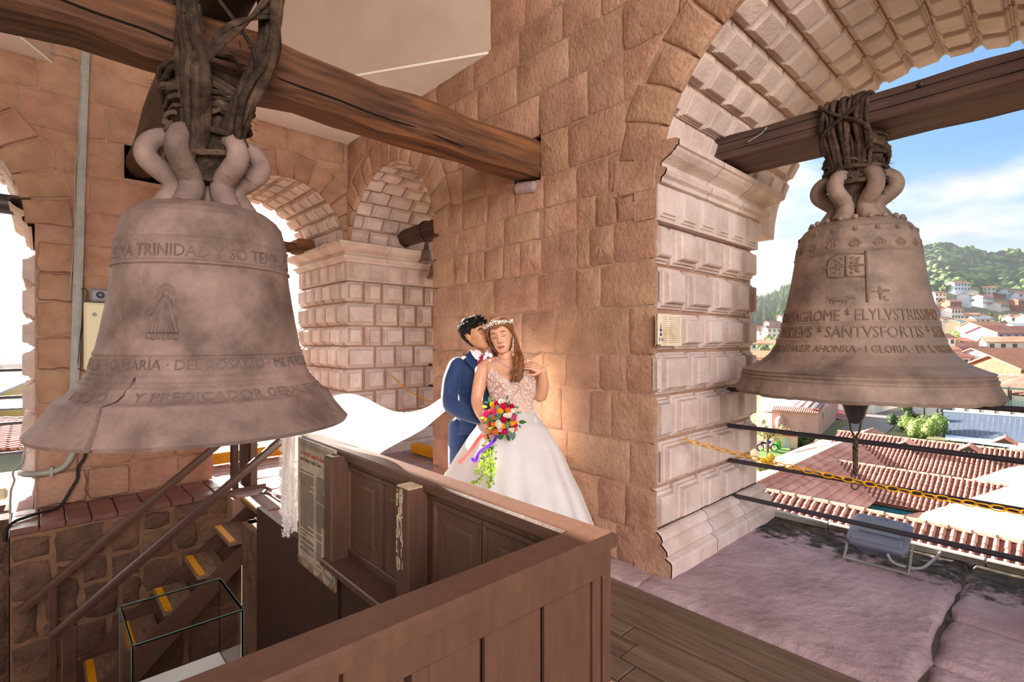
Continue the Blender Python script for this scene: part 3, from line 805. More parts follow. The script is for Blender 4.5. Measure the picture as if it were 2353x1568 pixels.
for s in (-1, 1):
    rp.tube([(bb.x, bb.y, 1.02), (bb.x+.028*s*.7, bb.y-.028*s, 1.00), (bb.x+.015*s, bb.y-.02*s, .93), (bb.x, bb.y, .88)], .006, 6)
for s in (0, 1, 2):
    rp.tube([(bb.x+.009*math.cos(i*.9+s*2.1), bb.y+.009*math.sin(i*.9+s*2.1), .89-.017*i) for i in range(15)], .0075, 6)
clapper_rope = obj('clapper_rope', rp, M['rope_l'], bell2, smooth=60)
for z, r in ((.625, .026), (.578, .024)):
    mb = MB(); mb.tube([Vector((bb.x, bb.y, z))+RGT*(r*math.cos(t*math.pi/8))+Vector((0, 0, r*math.sin(t*math.pi/8))) for t in range(17)], .0045, 6, cap=False); obj('iron_ring', mb, M['metal_d'], clapper_rope, smooth=60)
# ---------------------------------------------------------------- hide-rope lashings
def cat(path, k=4):
    out = []
    for i in range(len(path)-1):
        p0 = path[max(i-1, 0)]; p1 = path[i]; p2 = path[i+1]; p3 = path[min(i+2, len(path)-1)]
        for j in range(k):
            t = j/k; out.append(.5*((2*p1)+(-p0+p2)*t+(2*p0-5*p1+4*p2-p3)*t*t+(-p0+3*p1-3*p2+p3)*t**3))
    return out+[path[-1]]
lash1 = thing('rope_lashing', (ba.x, ba.y, 2.3), 'thick dark hide-rope lashing binding the cracked bell to the log and beam', 'rope')
rs = random.Random(11)
lx, ly, lz = .655, None, 3.275
for k in range(46):
    front = k < 32
    yy = (rs.uniform(2.52, 2.77) if front else rs.uniform(3.13, 3.30)); rr = .155+rs.uniform(0, .035)
    q = rs.uniform(-1, 1)
    pts = []
    for s in (-1, 1):
        x = lx+s*(rr+rs.uniform(-.02, .02)); side = [Vector((ba.x+s*rs.uniform(.02, .13), ba.y+(yy-ba.y)*rs.uniform(.25, .5), rs.uniform(2.36, 2.5))),
                Vector((ba.x+s*rs.uniform(.06, .14), ba.y+(yy-ba.y)*.8+rs.uniform(-.02, .02), 2.66+rs.uniform(-.03, .03))),
                Vector((x*.8+.2*(ba.x+s*.12)+rs.uniform(-.02, .02), yy+rs.uniform(-.015, .015), 2.88)), Vector((x+rs.uniform(-.015, .015), yy+rs.uniform(-.02, .02), 3.06)), Vector((x, yy, 3.24))]
        pts.append(side)
    path = pts[0]+[Vector((lx-.1, yy, lz+rr*.85)), Vector((lx+.1, yy, lz+rr*.85))]+pts[1][::-1]
    mb = MB(); mb.tube(cat(path, 3), [rs.uniform(.014, .024)]*(3*(len(path)-1)+1), 6); obj('rope_strand', mb, M['rope'], lash1, smooth=60)
for k in range(8):  # crossing straps
    s = rs.choice((-1, 1)); y = 2.53-rs.uniform(0, .02)
    path = [Vector((lx-s*.16, y+.02, 3.12+rs.uniform(-.1, .1))), Vector((lx-s*.05, y, 2.98)), Vector((lx+s*.07, y, 2.84+rs.uniform(-.05, .05))), Vector((ba.x+s*.13, 2.66, 2.68))]
    mb = MB(); mb.tube(cat(path, 4), .010, 6); obj('rope_strand', mb, M['rope'], lash1, smooth=60)
def core(root, c, z0, z1, r0, r1, seed, sq=(1, 1)):
    q = random.Random(seed); mb = MB(); rings = []; n = 20
    for i in range(12):
        t = i/11; r = r0+(r1-r0)*t
        rings.append([(c[0]+sq[0]*(r*q.uniform(.82, 1.1))*math.cos(2*math.pi*k/n), c[1]+sq[1]*(r*q.uniform(.82, 1.1))*math.sin(2*math.pi*k/n), z0+(z1-z0)*t) for k in range(n)])
    mb.loft(rings); return obj('rope_core', mb, M['rope'], root)
core(lash1, (ba.x, ba.y-.02), 2.28, 2.80, .12, .17, 1, (1, 1.25))
for k in range(22):
    z = rs.uniform(2.44, 2.80); r = .15+.05*(z-2.4)/.4; t0 = rs.uniform(0, 6.28); tl = rs.uniform(-.12, .12); span = rs.uniform(2.0, 5.5)
    path = [Vector((ba.x+(r+.012*math.sin(5*t))*math.cos(t0+t), ba.y-.03+(r*1.22+.012*math.sin(7*t))*math.sin(t0+t), z+tl*math.sin(t)+rs.uniform(-.008, .008))) for t in [span*i/14 for i in range(15)]]
    mb = MB(); mb.tube(path, rs.uniform(.010, .017), 6); obj('rope_binding', mb, M['rope_l'] if k % 3 == 0 else M['rope'], lash1, smooth=60)
# loose fibre tufts
mb = MB()
for k in range(150):
    t = rs.uniform(0, 6.28); z = rs.uniform(2.3, 3.2); r = .15+(.05 if z > 2.6 else 0); y0 = ba.y-.03 if z < 2.75 else 2.66
    p = Vector((ba.x+r*1.1*math.cos(t), y0+r*math.sin(t)*(1.2 if z < 2.75 else .7), z)); d = Vector((math.cos(t), math.sin(t), rs.uniform(-.9, .4)))*rs.uniform(.015, .04)
    mb.tube([p-d*.2, p+d*.5+Vector((0, 0, rs.uniform(-.01, .01))), p+d], [.0022, .0016, .0006], 3, cap=False)
obj('loose_fibre', mb, M['rope'], lash1, kind='stuff')
lash2 = thing('rope_lashing', (bb.x, bb.y, 2.35), 'brown hide-rope lashing binding the right-hand bell to its flat beam', 'rope')
for k in range(16):
    yy = bb.y+rs.uniform(-.13, .13); path = []
    for s in (-1, 1):
        path.append([Vector((bb.x+s*rs.uniform(.03, .10), bb.y+(yy-bb.y)*.7, 2.40)), Vector((bb.x+s*.13, bb.y+(yy-bb.y)*.8, 2.56)), Vector((bb.x+s*.19, yy, 2.70)), Vector((bb.x+s*.252, yy+rs.uniform(-.02, .02), 2.80)), Vector((bb.x+s*.25, yy+rs.uniform(-.02, .02), 2.95))])
    pp = path[0]+[Vector((bb.x-.12, yy, 2.985)), Vector((bb.x+.12, yy, 2.985))]+path[1][::-1]
    mb = MB(); mb.tube(cat(pp, 3), rs.uniform(.011, .018), 6); obj('rope_strand', mb, M['rope'], lash2, smooth=60)
for k in range(4):
    s = 1 if k % 2 else -1; x = 3.535
    mb = MB(); mb.tube(cat([Vector((x, bb.y-s*.13, 2.95)), Vector((x-.012, bb.y-s*.03, 2.86)), Vector((x, bb.y+s*.11, 2.77)), Vector((x+.06, bb.y+s*.12, 2.66))], 4), .013, 6); obj('rope_strand', mb, M['rope_l'], lash2, smooth=60)
core(lash2, (bb.x, bb.y), 2.32, 2.80, .12, .16, 2)
for k in range(18):
    z = 2.47+.35*k/18; r = .155+.02*math.sin(k*1.7); t0 = rs.uniform(0, 6.28); tl = rs.uniform(-.02, .02) if k % 4 else .09
    path = [Vector((bb.x+r*math.cos(t0+t), bb.y+r*math.sin(t0+t), z+tl*math.sin(t)+rs.uniform(-.004, .004))) for t in [5.9*i/18 for i in range(19)]]
    mb = MB(); mb.tube(path, rs.uniform(.010, .015), 6); obj('rope_binding', mb, M['rope_l'] if k % 4 == 0 else M['rope'], lash2, smooth=60)
mb = MB()
for k in range(160):
    t = rs.uniform(0, 6.28); z = rs.uniform(2.36, 2.8); p = Vector((bb.x+.165*math.cos(t), bb.y+.165*math.sin(t), z)); d = Vector((math.cos(t), math.sin(t), rs.uniform(-.9, .4)))*rs.uniform(.015, .04)
    mb.tube([p-d*.2, p+d*.5, p+d], [.0022, .0016, .0006], 3, cap=False)
obj('loose_fibre', mb, M['rope'], lash2, kind='stuff')
# ---------------------------------------------------------------- things in the far arches
def rod(name, a, b, r, m, label, cat_, group=None, n=12):
    return tag(obj(name, MB().tube([a, b], r, n), m, smooth=50), label, cat_, group)
lg2 = MB(); lg2.tube([(3.72, 6.24, 2.93), (3.70, 5.9, 2.93), (3.70, 5.2, 2.935), (3.70, 4.2, 2.93)], [.115, .12, .125, .12], 16)
tag(obj('log', lg2, M['beam_y'], smooth=50), 'short round log spanning the coffered arch behind the groom', 'log')
mb = MB(); mb.tube([(3.70+.135*math.cos(t*.3927), 5.62, 2.93+.135*math.sin(t*.3927)) for t in range(17)], .010, 6, cap=False); mb.tube([(3.70, 5.62, 2.80), (3.70, 5.62, 2.72)], .007, 6)
tag(obj('iron_hanger', mb, M['metal_d'], smooth=60), 'iron strap around the log holding the small bell', 'hanger')
def small_bell(x, y, z, s, label):
    t = thing('small_bell', (x, y, z), label, 'bell')
    b = MB(); b.lathe([(0, .02), (.5, .02), (.56, 0), (.58, .04), (.47, .16), (.40, .35), (.36, .6), (.33, .78), (.24, .90), (.1, .95), (0, .95)], 20, (x, y, z)); 
    b.v = [(x+(v[0]-x)*s, y+(v[1]-y)*s, z+(v[2]-z)*s) for v in b.v]; obj('bell_body', b, M['bell2'], t, smooth=50)
    b = MB(); b.tube([(x+s*.13*math.cos(k*.524), y, z+s*(1.06+.13*math.sin(k*.524))) for k in range(13)], s*.045, 6, cap=False); obj('bell_ring', b, M['metal_d'], t, smooth=60)
    b = MB(); b.tube([(x, y, z+s*.5), (x, y, z-s*.10)], s*.05, 6); obj('clapper', b, M['metal_d'], t)
pb = PX(980, 604, 3.72); small_bell(3.72, pb.y, pb.z, .19, 'small grey bell hanging from the log in the coffered arch')
pb = PX(1000, 640, 4.1); small_bell(4.1, pb.y, pb.z, .22, 'second small bell half hidden at the wall edge in the far arch')
yk = thing('bell_headstock', (1.85, 7.35, 2.8), 'pale wooden headstock behind the big bell in the back arch', 'headstock')
mb = MB(); mb.bbox((1.55, 7.2, 2.72), (2.12, 7.5, 3.16), .02); mb.bbox((1.55, 7.2, 3.16), (2.02, 7.48, 3.22), .02); obj('block', mb, M['beam'], yk)
mb = MB(); mb.loft([[(2.12, 7.24, 2.74), (2.12, 7.46, 2.74), (2.12, 7.46, 3.02), (2.12, 7.24, 3.02)], [(2.3, 7.27, 2.75), (2.3, 7.43, 2.75), (2.3, 7.43, 2.90), (2.3, 7.27, 2.90)], [(2.55, 7.29, 2.76), (2.55, 7.41, 2.76), (2.55, 7.41, 2.87), (2.55, 7.29, 2.87)]]); obj('bracket', mb, M['beam'], yk)
mb = MB(); mb.tube([(2.52, 7.35, 2.815), (2.62, 7.35, 2.815)], .075, 14); obj('trunnion', mb, M['beam'], yk, smooth=50)
mb = MB(); mb.bbox((2.62, 7.22, 2.74), (2.86, 7.50, 2.94), .015); mb.bbox((2.85, 7.22, 2.76), (3.05, 7.48, 2.93), .01)
tag(obj('bearing_block', mb, M['beam']), 'dark wooden bearing block on the cornice of the far pier', 'block')
# ---------------------------------------------------------------- floors
def tag_s(o): o['kind'] = 'structure'; return o
floor_deck = MB(); floor_deck.box((-3.0, -2.6, -.25), (2.66, .95, -.03)); floor_deck.box((1.36, .9, -.25), (2.66, 4.3, -.03))
floor_deck = obj('floor', floor_deck, M['dark'], kind='structure')
edges = [2.665, 2.549, 2.409, 2.292, 2.166, 2.014, 1.87, 1.74, 1.60, 1.47, 1.34]
for i in range(10):
    js = [-1.2, {3: 1.52, 4: 1.42, 5: 1.33, 6: 1.30}.get(i, rnd(-.9, .3)), rnd(2.4, 3.1), 4.3]
    for a, b in zip(js, js[1:]):
        mb = MB(); mb.bbox((edges[i+1]+.005, a+.003, -.03), (edges[i]-.005, b-.002, rnd(-.004, .002)), .004); obj('floor_board', mb, M['deck'], floor_deck)
for i in range(10):
    x = 1.34-.14*i; mb = MB(); mb.bbox((x-.137, -1.2, -.03), (x-.003, .93, rnd(-.003, .001)), .004); obj('floor_board', mb, M['deck'], floor_deck)
# stone paving at the landing, by the far arches
pav = MB(); pav.box((1.36, 4.30, -.3), (1.68, 4.76, -.035)); pav.box((1.68, 4.30, -.3), (X0+2.4, Y0+2.2, -.035)); pav.box((1.36, 5.43, -.3), (1.68, Y0+2.2, -.035)); pav.box((2.66, 1.72, -.3), (X0+.1, 4.4, -.02))
paving = obj('floor_paving', pav, M['mortar'], kind='structure')
xs = [1.38, 1.69, 2.3, 3.0, 3.6, 4.2, 4.9]; ys = [4.31, 4.76, 5.08, 5.43, 5.95, 6.55, 7.1, 7.7, 8.3]
for i in range(len(xs)-1):
    for j in range(len(ys)-1):
        if i == 0 and 1 <= j <= 2: continue
        obj('paving_stone', stone_mb(jitter_rect(xs[i]+.006, xs[i+1]-.006, ys[j]+.006, ys[j+1]-.006), lambda u, v, h: (u, v, -.035+h), .03, .004, .008, -.02), M['sill'], paving, smooth=40)
yy = 1.76
while yy < 4.25:
    n = yy+rnd(.3, .6); obj('paving_stone', stone_mb(jitter_rect(2.675, X0+.05, yy, n, .012), lambda u, v, h: (u, v, -.02+h), .022, .008, .012, -.03), M['sill'], paving, smooth=40); yy = n+.008
# ---------------------------------------------------------------- sill of the open arch
sl = MB(); sl.box((2.67, -1.4, -.5), (4.74, 1.9, -.03)); sill = obj('floor_sill', sl, M['moss'], kind='structure')
def rough_slab(x0, x1, y0, y1, nx, ny, amp, mt, seed, edge=.02):
    from mathutils import noise
    mb = MB(); vs = []; fs = []
    for i in range(nx+1):
        for j in range(ny+1):
            u, v = i/nx, j/ny; x = x0+(x1-x0)*u; y = y0+(y1-y0)*v
            e = min(u*(x1-x0), (1-u)*(x1-x0), v*(y1-y0), (1-v)*(y1-y0))
            w = edge*1.2*noise.noise(Vector((x*6, y*6, seed+9.)))*(1 if e < 1e-6 else 0)
            z = amp*noise.fractal(Vector((x*2.2, y*2.2, seed)), .8, 2.2, 5) - .03*max(0, 1-e/edge)**2
            vs.append((x+(w if i in (0, nx) else 0), y+(w if j in (0, ny) else 0), z))
    for i in range(nx):
        for j in range(ny): fs.append((i*(ny+1)+j, (i+1)*(ny+1)+j, (i+1)*(ny+1)+j+1, i*(ny+1)+j+1))
    o = len(vs); bd = [i*(ny+1) for i in range(nx+1)]+[nx*(ny+1)+j for j in range(1, ny+1)]+[i*(ny+1)+ny for i in range(nx-1, -1, -1)]+[j for j in range(ny-1, 0, -1)]
    vs += [(vs[k][0], vs[k][1], -.1) for k in bd]
    for a in range(len(bd)):
        c = (a+1) % len(bd); fs.append((bd[c], bd[a], o+a, o+c))
    mb.add(vs, fs); return obj('sill_slab', mb, mt, sill, smooth=50)
M['sillm'] = mat('sill_stone_lichen', '#b0959a', '#967c80', '#bca4a4', scale=3, rough=.92, bump=.9, bscale=18, bdist=.02, voro=.4, vscale=16)
def add_lichen(m, x0, x1):
    t = m.node_tree; N = t.nodes.new; L = t.links.new; b = t.nodes['Principled BSDF']
    geo = N('ShaderNodeNewGeometry'); sp = N('ShaderNodeSeparateXYZ'); L(geo.outputs['Position'], sp.inputs[0])
    mr = N('ShaderNodeMapRange'); L(sp.outputs[0], mr.inputs[0]); mr.inputs[1].default_value = x0; mr.inputs[2].default_value = x1; mr.inputs[3].default_value = -.34; mr.inputs[4].default_value = .14
    no = N('ShaderNodeTexNoise'); no.inputs['Scale'].default_value = 5.5; no.inputs['Detail'].default_value = 9; no.inputs['Roughness'].default_value = .68; L(geo.outputs['Position'], no.inputs['Vector'])
    ad_ = N('ShaderNodeMath'); ad_.operation = 'ADD'; L(no.outputs[0], ad_.inputs[0]); L(mr.outputs[0], ad_.inputs[1])
    rp_ = N('ShaderNodeMapRange'); rp_.inputs[1].default_value = .50; rp_.inputs[2].default_value = .60; L(ad_.outputs[0], rp_.inputs[0])
    n3 = N('ShaderNodeTexNoise'); n3.inputs['Scale'].default_value = 14; L(geo.outputs['Position'], n3.inputs['Vector'])
    cr = N('ShaderNodeValToRGB'); L(n3.outputs[0], cr.inputs[0]); e = cr.color_ramp.elements; e[0].color = (*hexc('#2e2925'), 1); e[0].position = .4; e[1].color = (*hexc('#564a35'), 1); e[1].position = .66
    mx = N('ShaderNodeMix'); mx.data_type = 'RGBA'; old = b.inputs['Base Color'].links[0].from_socket
    L(rp_.outputs[0], mx.inputs[0]); L(old, mx.inputs[6]); L(cr.outputs[0], mx.inputs[7]); L(mx.outputs[2], b.inputs['Base Color'])
add_lichen(M['sillm'], 3.4, 4.35)
rough_slab(2.69, 4.72, .42, 1.80, 46, 34, .012, M['sillm'], 1.0)
rough_slab(2.68, 3.06, -.30, .41, 12, 20, .012, M['sillm'], 4.0)
rough_slab(3.07, 3.62, -.32, .41, 16, 20, .012, M['sillm'], 7.0)
rough_slab(3.63, 4.72, -.32, .41, 28, 20, .014, M['sillm'], 11.0)
rough_slab(2.68, 4.72, -1.3, -.33, 40, 22, .014, M['sillm'], 15.0)
# ---------------------------------------------------------------- bars, gutter, chain, flood-lamp
for z, w in ((1.115, 'topmost'), (.825, 'second'), (.55, 'third'), (.274, 'lowest')):
    rod('guard_bar', (4.03, -1.3, z), (4.03, 1.80, z), .0175, M['metal_d'], f'{w} black iron guard bar across the arch below the brown bell' if w != 'topmost' else 'topmost black iron guard bar, passing right behind the brown bell rim', 'bar', 'guard bars across the open arch')
for i, (z, w) in enumerate(((1.21, 'topmost'), (.94, 'second'), (.68, 'third'), (.38, 'lowest'))):
    rod('guard_bar', (-3.1, 7.1, z), (-.04, 7.1, z), .0155, M['metal_d'], f'{w} of the black bars in the opening at the left edge', 'bar', 'guard bars at the left opening')
for z, w in ((1.16, 'upper'), (.86, 'middle'), (.35, 'lower')):
    rod('guard_bar', (4.1, 4.3, z), (4.1, 6.17, z), .017, M['metal_d'], f'{w} black bar end showing in the coffered arch behind the groom', 'bar', 'guard bars in the coffered arch')
rod('guard_bar', (1.4, 7.5, 1.17), (2.84, 7.5, 1.17), .016, M['metal_d'], 'black bar stub beside the lettered band of the cracked bell', 'bar')
gt = thing('gutter', (4.62, .2, .02), 'long grey metal cable channel along the outer edge of the stone sill', 'channel')
mb = MB()
for a, b in ((-1.4, .33), (.335, 1.25), (1.255, 1.78)): mb.bbox((4.585, a, .0), (4.645, b, .05), .006)
obj('channel', mb, M['grey'], gt)
ch = thing('chain', (3.18, .6, .8), 'yellow plastic chain looping across the arch in front of the guard bars', 'chain')
pa, pm = Vector((3.18, 1.72, .835)), Vector((3.18, -1.0, .80)); n = 56
def chp(t): p = pa.lerp(pm, t); p.z -= .075*4*t*(1-t); return p
for i in range(n):
    t = (i+.5)/n; c = chp(t); d = (chp(t+.005)-chp(t-.005)).normalized(); L_ = (pm-pa).length/n
    a_ = Vector((0, 0, 1)).cross(d).normalized(); b_ = d.cross(a_); s = a_ if i % 2 else b_
    s = (a_*math.cos(.75)+b_*math.sin(.75)) if i % 2 else (-a_*math.sin(.75)+b_*math.cos(.75))
    mb = MB(); q = []
    for k in range(14):
        an = 2*math.pi*k/14; q.append(c+d*(math.cos(an)*L_*.60)+s*(math.sin(an)*.0145*(1 if abs(math.cos(an)) < .8 else .85)))
    q.append(q[0]); mb.tube(q, .0035, 5, cap=False); obj('chain_link', mb, M['yellow'], ch, smooth=60)
fc = PZ(2018, 1288, .0); fl = thing('floodlight', (4.18, .86, 0), 'grey floodlight on its bracket at the edge of the sill', 'lamp')
Rf = Matrix.Rotation(math.radians(-27), 3, 'Y')   # tips the glass up and outwards
fo = Vector((4.22, .84, .155))
def flb(a, b, c=.008): mb = MB(); mb.bbox(a, b, c); mb.v = [tuple(Rf@Vector(v)+fo) for v in mb.v]; return mb
M['lampgrey'] = mat('lamp_grey_enamel', '#75778a', rough=.38, spec=.5); M['lampglass'] = mat('lamp_glass', '#56606a', rough=.08, spec=.9)
mb = MB(); hw = .172
rings = []
for (x0, x1, w, z) in ((-.10, .10, .12, -.075), (-.115, .13, .145, -.03), (-.13, .15, .165, .0), (-.135, .155, hw, .01), (-.135, .155, hw, .032), (-.12, .14, .155, .045)):
    k = .03; rings.append([tuple(Rf@Vector(p)+fo) for p in ((x0+k, -w, z), (x1-k, -w, z), (x1, -w+k, z), (x1, w-k, z), (x1-k, w, z), (x0+k, w, z), (x0, w-k, z), (x0, -w+k, z))])
obj('lamp_housing', MB().loft(rings), M['lampgrey'], fl, smooth=30)
obj('lamp_glass', flb((-.03, -.115, .040), (.12, .115, .049), .004), M['lampglass'], fl)
obj('frame_lip', flb((-.115, -.14, .044), (-.045, .14, .054), .006), M['lampgrey'], fl)
mb = MB(); mb.tube([Rf@Vector((.125+.012*math.sin(k*.45), -.035+.01*k, .056))+fo for k in range(8)], .006, 6); obj('clip', mb, M['grey'], fl)
br = MB()
br.bbox((4.05, .655, .006), (4.085, 1.01, .014), .003)
for y in (.655, 1.01): br.loft([[(x, y+s*.004, z) for s, x in ((-1, a), (1, a), (1, b), (-1, b))] for a, b, z in ((4.05, 4.085, .01), (4.09, 4.13, .05), (4.17, 4.21, .15), (4.19, 4.21, .165))])
obj('bracket', br, M['grey'], fl)
mb = MB(); mb.tube(cat([Vector((4.08, .77, .10)), Vector((4.08, .73, .05)), Vector((4.18, .62, .022)), Vector((4.40, .58, .02)), Vector((4.60, .56, .03))], 5), .009, 8); obj('cable', mb, M['grey'], fl, smooth=60)
# plaques
def plaque(nm, mp, u0, u1, v0, v1, m, root, th=.006):
    mb = MB(); mb.loft([[mp(u0, v0, 0), mp(u1, v0, 0), mp(u1, v1, 0), mp(u0, v1, 0)], [mp(u0, v0, th), mp(u1, v0, th), mp(u1, v1, th), mp(u0, v1, th)]]); return obj(nm, mb, m, root)
M['parch'] = mat('aged_parchment', '#c0b09c', '#a89882', '#8e8078', scale=9, rough=.5, big=5, spec=.4)
M['parch_w'] = mat('pale_parchment', '#e8dcc8', '#dcc8a4', '#c8a878', scale=7, rough=.5, big=6, spec=.4)
M['ink'] = mat('dark_ink', '#5b4c45', rough=.7); M['redink'] = mat('red_ink', '#a8483c', rough=.7); M['blueink'] = mat('blue_grey_ink', '#6d7890', rough=.7); M['burn'] = mat('burnt_edge_ink', '#6e4a35', '#8d6a4c', scale=20, rough=.7)
def lines_part(nm, mp, rects, m, root, h=.0072):
    mb = MB()
    for a, b, c, d in rects: mb.loft([[mp(a, c, h-.002), mp(b, c, h-.002), mp(b, d, h-.002), mp(a, d, h-.002)], [mp(a, c, h), mp(b, c, h), mp(b, d, h), mp(a, d, h)]])
    return obj(nm, mb, m, root, kind='stuff')
def flat_text(nm, body, mp, u, v, size, m, root, h=.007, squeeze=1.0):
    cu = bpy.data.curves.new('tmp', 'FONT'); cu.body = body; cu.size = 1; cu.resolution_u = 2; cu.extrude = .5
    to = bpy.data.objects.new('tmp', cu); C.objects.link(to); dg = bpy.context.evaluated_depsgraph_get(); me = bpy.data.meshes.new_from_object(to.evaluated_get(dg))
    vs = [mp(u+w.co.x*size*squeeze, v+w.co.y*size, h if w.co.z > 0 else h-.002) for w in me.vertices]; fs = [tuple(p.vertices) for p in me.polygons]
    bpy.data.objects.remove(to); bpy.data.curves.remove(cu); bpy.data.meshes.remove(me); return obj(nm, MB().add(vs, fs), m, root)
# wall plaque on the near pier
pu0, pu1 = PY(1507, 760, 1.73).x, PY(1564, 760, 1.73).x; py = YJ-.088
mpl = lambda u, v, h: (pu0+u, py-h, v); wpl = pu1-pu0
pl = thing('wall_plaque', (pu0, py, 1.46), 'pale printed notice panel fixed to the bossed stones of the pier', 'sign')
plaque('board', mpl, 0, wpl, 1.468, 1.672, M['parch_w'], pl)
rr_ = []
for k in range(13):
    v = 1.655-.0135*k
    rr_.append((.075, .125+.03*((k*7) % 3)/3, v-.0022, v)); rr_.append((.15, wpl-.02, v-.0022, v))
lines_part('printed_lines', mpl, rr_, M['burn'], pl, .0068)
lines_part('diagram_print', mpl, [(.045, .058, 1.53, 1.60), (.035, .068, 1.565, 1.575), (.04, .063, 1.535, 1.548), (.048, .055, 1.60, 1.615), (.03, .045, 1.50, 1.52), (.06, .08, 1.50, 1.52)], M['blueink'], pl, .0070)
lines_part('burnt_border', mpl, [(0, .012, 1.468, 1.672), (.0, .05, 1.468, 1.478)], M['burn'], pl, .0066)

# ---------------------------------------------------------------- wooden parapet round the stair well
pz = .90
par = thing('stair_parapet', (1.31, 1.0, 0), 'brown painted wooden parapet around the stair opening in the foreground', 'railing')
XP = 1.31; YP = .96
mb = MB(); mb.loft([[(-2.6, YP-.015, pz-.045), (XP+.015, YP-.015, pz-.045), (XP-.10, YP+.105, pz-.045), (-2.6, YP+.105, pz-.045)], [(-2.6, YP-.015, pz-.008), (XP+.015, YP-.015, pz-.008), (XP-.10, YP+.105, pz-.008), (-2.6, YP+.105, pz-.008)], [(-2.6, YP-.005, pz), (XP+.008, YP-.005, pz), (XP-.09, YP+.095, pz), (-2.6, YP+.095, pz)]])
obj('top_rail', mb, M['rail'], par)
mb = MB(); mb.loft([[(XP+.015, YP-.012, pz-.045), (XP+.015, 3.26, pz-.045), (XP-.105, 3.26, pz-.045), (XP-.105, YP+.11, pz-.045)], [(XP+.015, YP-.012, pz-.008), (XP+.015, 3.26, pz-.008), (XP-.105, 3.26, pz-.008), (XP-.105, YP+.11, pz-.008)], [(XP+.008, YP-.002, pz), (XP+.008, 3.26, pz), (XP-.095, 3.26, pz), (XP-.095, YP+.10, pz)]])
obj('top_rail', mb, M['rail'], par)
# fascia strips under the near rail, with a joint
for a, b in ((-2.5, .428), (.436, XP)):
    mb = MB(); mb.bbox((a, YP-.006, pz-.125), (b, YP+.03, pz-.047), .004); obj('fascia_board', mb, M['rail'], par)
mb = MB(); mb.bbox((XP-.035, YP-.003, -.03), (XP+.004, YP+.05, pz-.127), .004); obj('corner_post', mb, M['rail'], par)
gaps = [1.227, 1.012, .798, .586, .413, .205, -.01, -.22, -.43, -.65, -.9]
g = 0
for i in range(len(gaps)-1):
    b, a = gaps[i]-.008, gaps[i+1]+.008
    strip = .0 if i in (0, 1) else .045
    mb = MB(); mb.bbox((a+strip, YP+.004, -.03), (b, YP+.022, pz-.127), .004, rot=Matrix.Rotation(rnd(-.004, .004), 3, 'Z')); obj('vertical_board', mb, M['rail'], par)
    if strip: mb = MB(); mb.bbox((a, YP+.000, -.03), (a+strip-.001, YP+.026, pz-.127), .003); obj('cover_strip', mb, M['rail'], par)
mb = MB(); mb.box((-2.5, YP+.030, -2.2), (XP-.04, YP+.045, pz-.05)); obj('backing_board', mb, M['rail_d'], par)
mb = MB(); mb.bbox((1.232, YP+.004, -.03), (XP-.04, YP+.02, pz-.127), .003); obj('vertical_board', mb, M['rail'], par)
# outer face of the far side
mb = MB(); mb.box((XP-.012, YP+.05, -.03), (XP+.0, 3.25, pz-.046)); obj('outer_board', mb, M['rail'], par)
# inner panelled face (looks towards -x)
XI = 1.235
def frame_panel(y0, y1, z0, z1):
    """raised-and-fielded panel in the inner face"""
    mp = lambda u, v, h: (XI-h, u, v)
    return block_mb(mp, y0, y1, z0, z1, prof=[(0, .008), (.004, -.012), (.03, -.012), (.065, .002), (.068, .004)], jit=0)
mb = MB(); mb.box((XI, 1.05, .30), (XI+.03, 3.25, pz-.046)); obj('panel_frame', mb, M['rail'], par)
for y0, y1 in ((2.62, 2.30), (2.26, 2.02), (1.80, 1.50), (1.47, 1.20)):
    m_ = frame_panel(y1, y0, .375, .80); obj('raised_panel', m_, M['rail'], par)
    mbb = MB()
    for a, b, c, d in ((y1-.02, y0+.02, .355, .375), (y1-.02, y0+.02, .80, .82), (y1-.02, y1, .375, .80), (y0, y0+.02, .375, .80)):
        mbb.bbox((XI-.012, a, c), (XI+.005, b, d), .003)
    obj('panel_moulding', mbb, M['rail'], par)
mb = MB(); mb.bbox((XI-.13, 1.05, .285), (XI+.02, 2.72, .325), .006); obj('ledge_board', mb, M['rail'], par)
for y0, y1, zt in ((2.63, 2.73, .878), (1.86, 1.965, .872)):
    mb = MB(); mb.bbox((XI-.105, y0, .30), (XI+.0, y1, zt), .008); obj('inner_post', mb, M['rail'], par)
    q = MB(); rs = random.Random(int(y0*10))
    if y0 < 2:
        for k in range(70):
            z = zt-.004-.34*rs.random()**1.6; w = rs.uniform(.0015, .006); yy_ = y1-.010-rs.uniform(0, .05); q.box((XI-.1065, yy_-w/2, z-rs.uniform(.006, .05)), (XI-.104, yy_+w/2, z))
        q.box((XI-.10, y0+.005, zt-.002), (XI-.01, y1-.005, zt+.003))
        obj('chipped_paint', q, mat('bare_chipped_wood', '#d8c4a8', '#b89c7c', scale=30, rough=.9), par, kind='stuff')
mb = MB(); mb.box((XI-.02, 1.05, -2.2), (XI+.0, 2.70, .285)); mb.box((XI-.035, 2.705, -2.2), (XI+.0, 4.14, .24)); obj('lower_board', mb, M['rail_d'], par)
mb = MB(); mb.box((XI-.03, 2.735, .10), (XI+.06, 3.255, .868)); obj('end_box', mb, M['rail'], par)
# pale disc for a round hole, the sunlight behind put into its colour
mb = MB(); yc, zc_ = 1.63, .455
mb.tube([(XI-.010, yc, zc_), (XI-.0045, yc, zc_)], .028, 14); obj('finger_hole', mb, mat('sunlit_hole', '#c9b6a0', rough=.8), par)
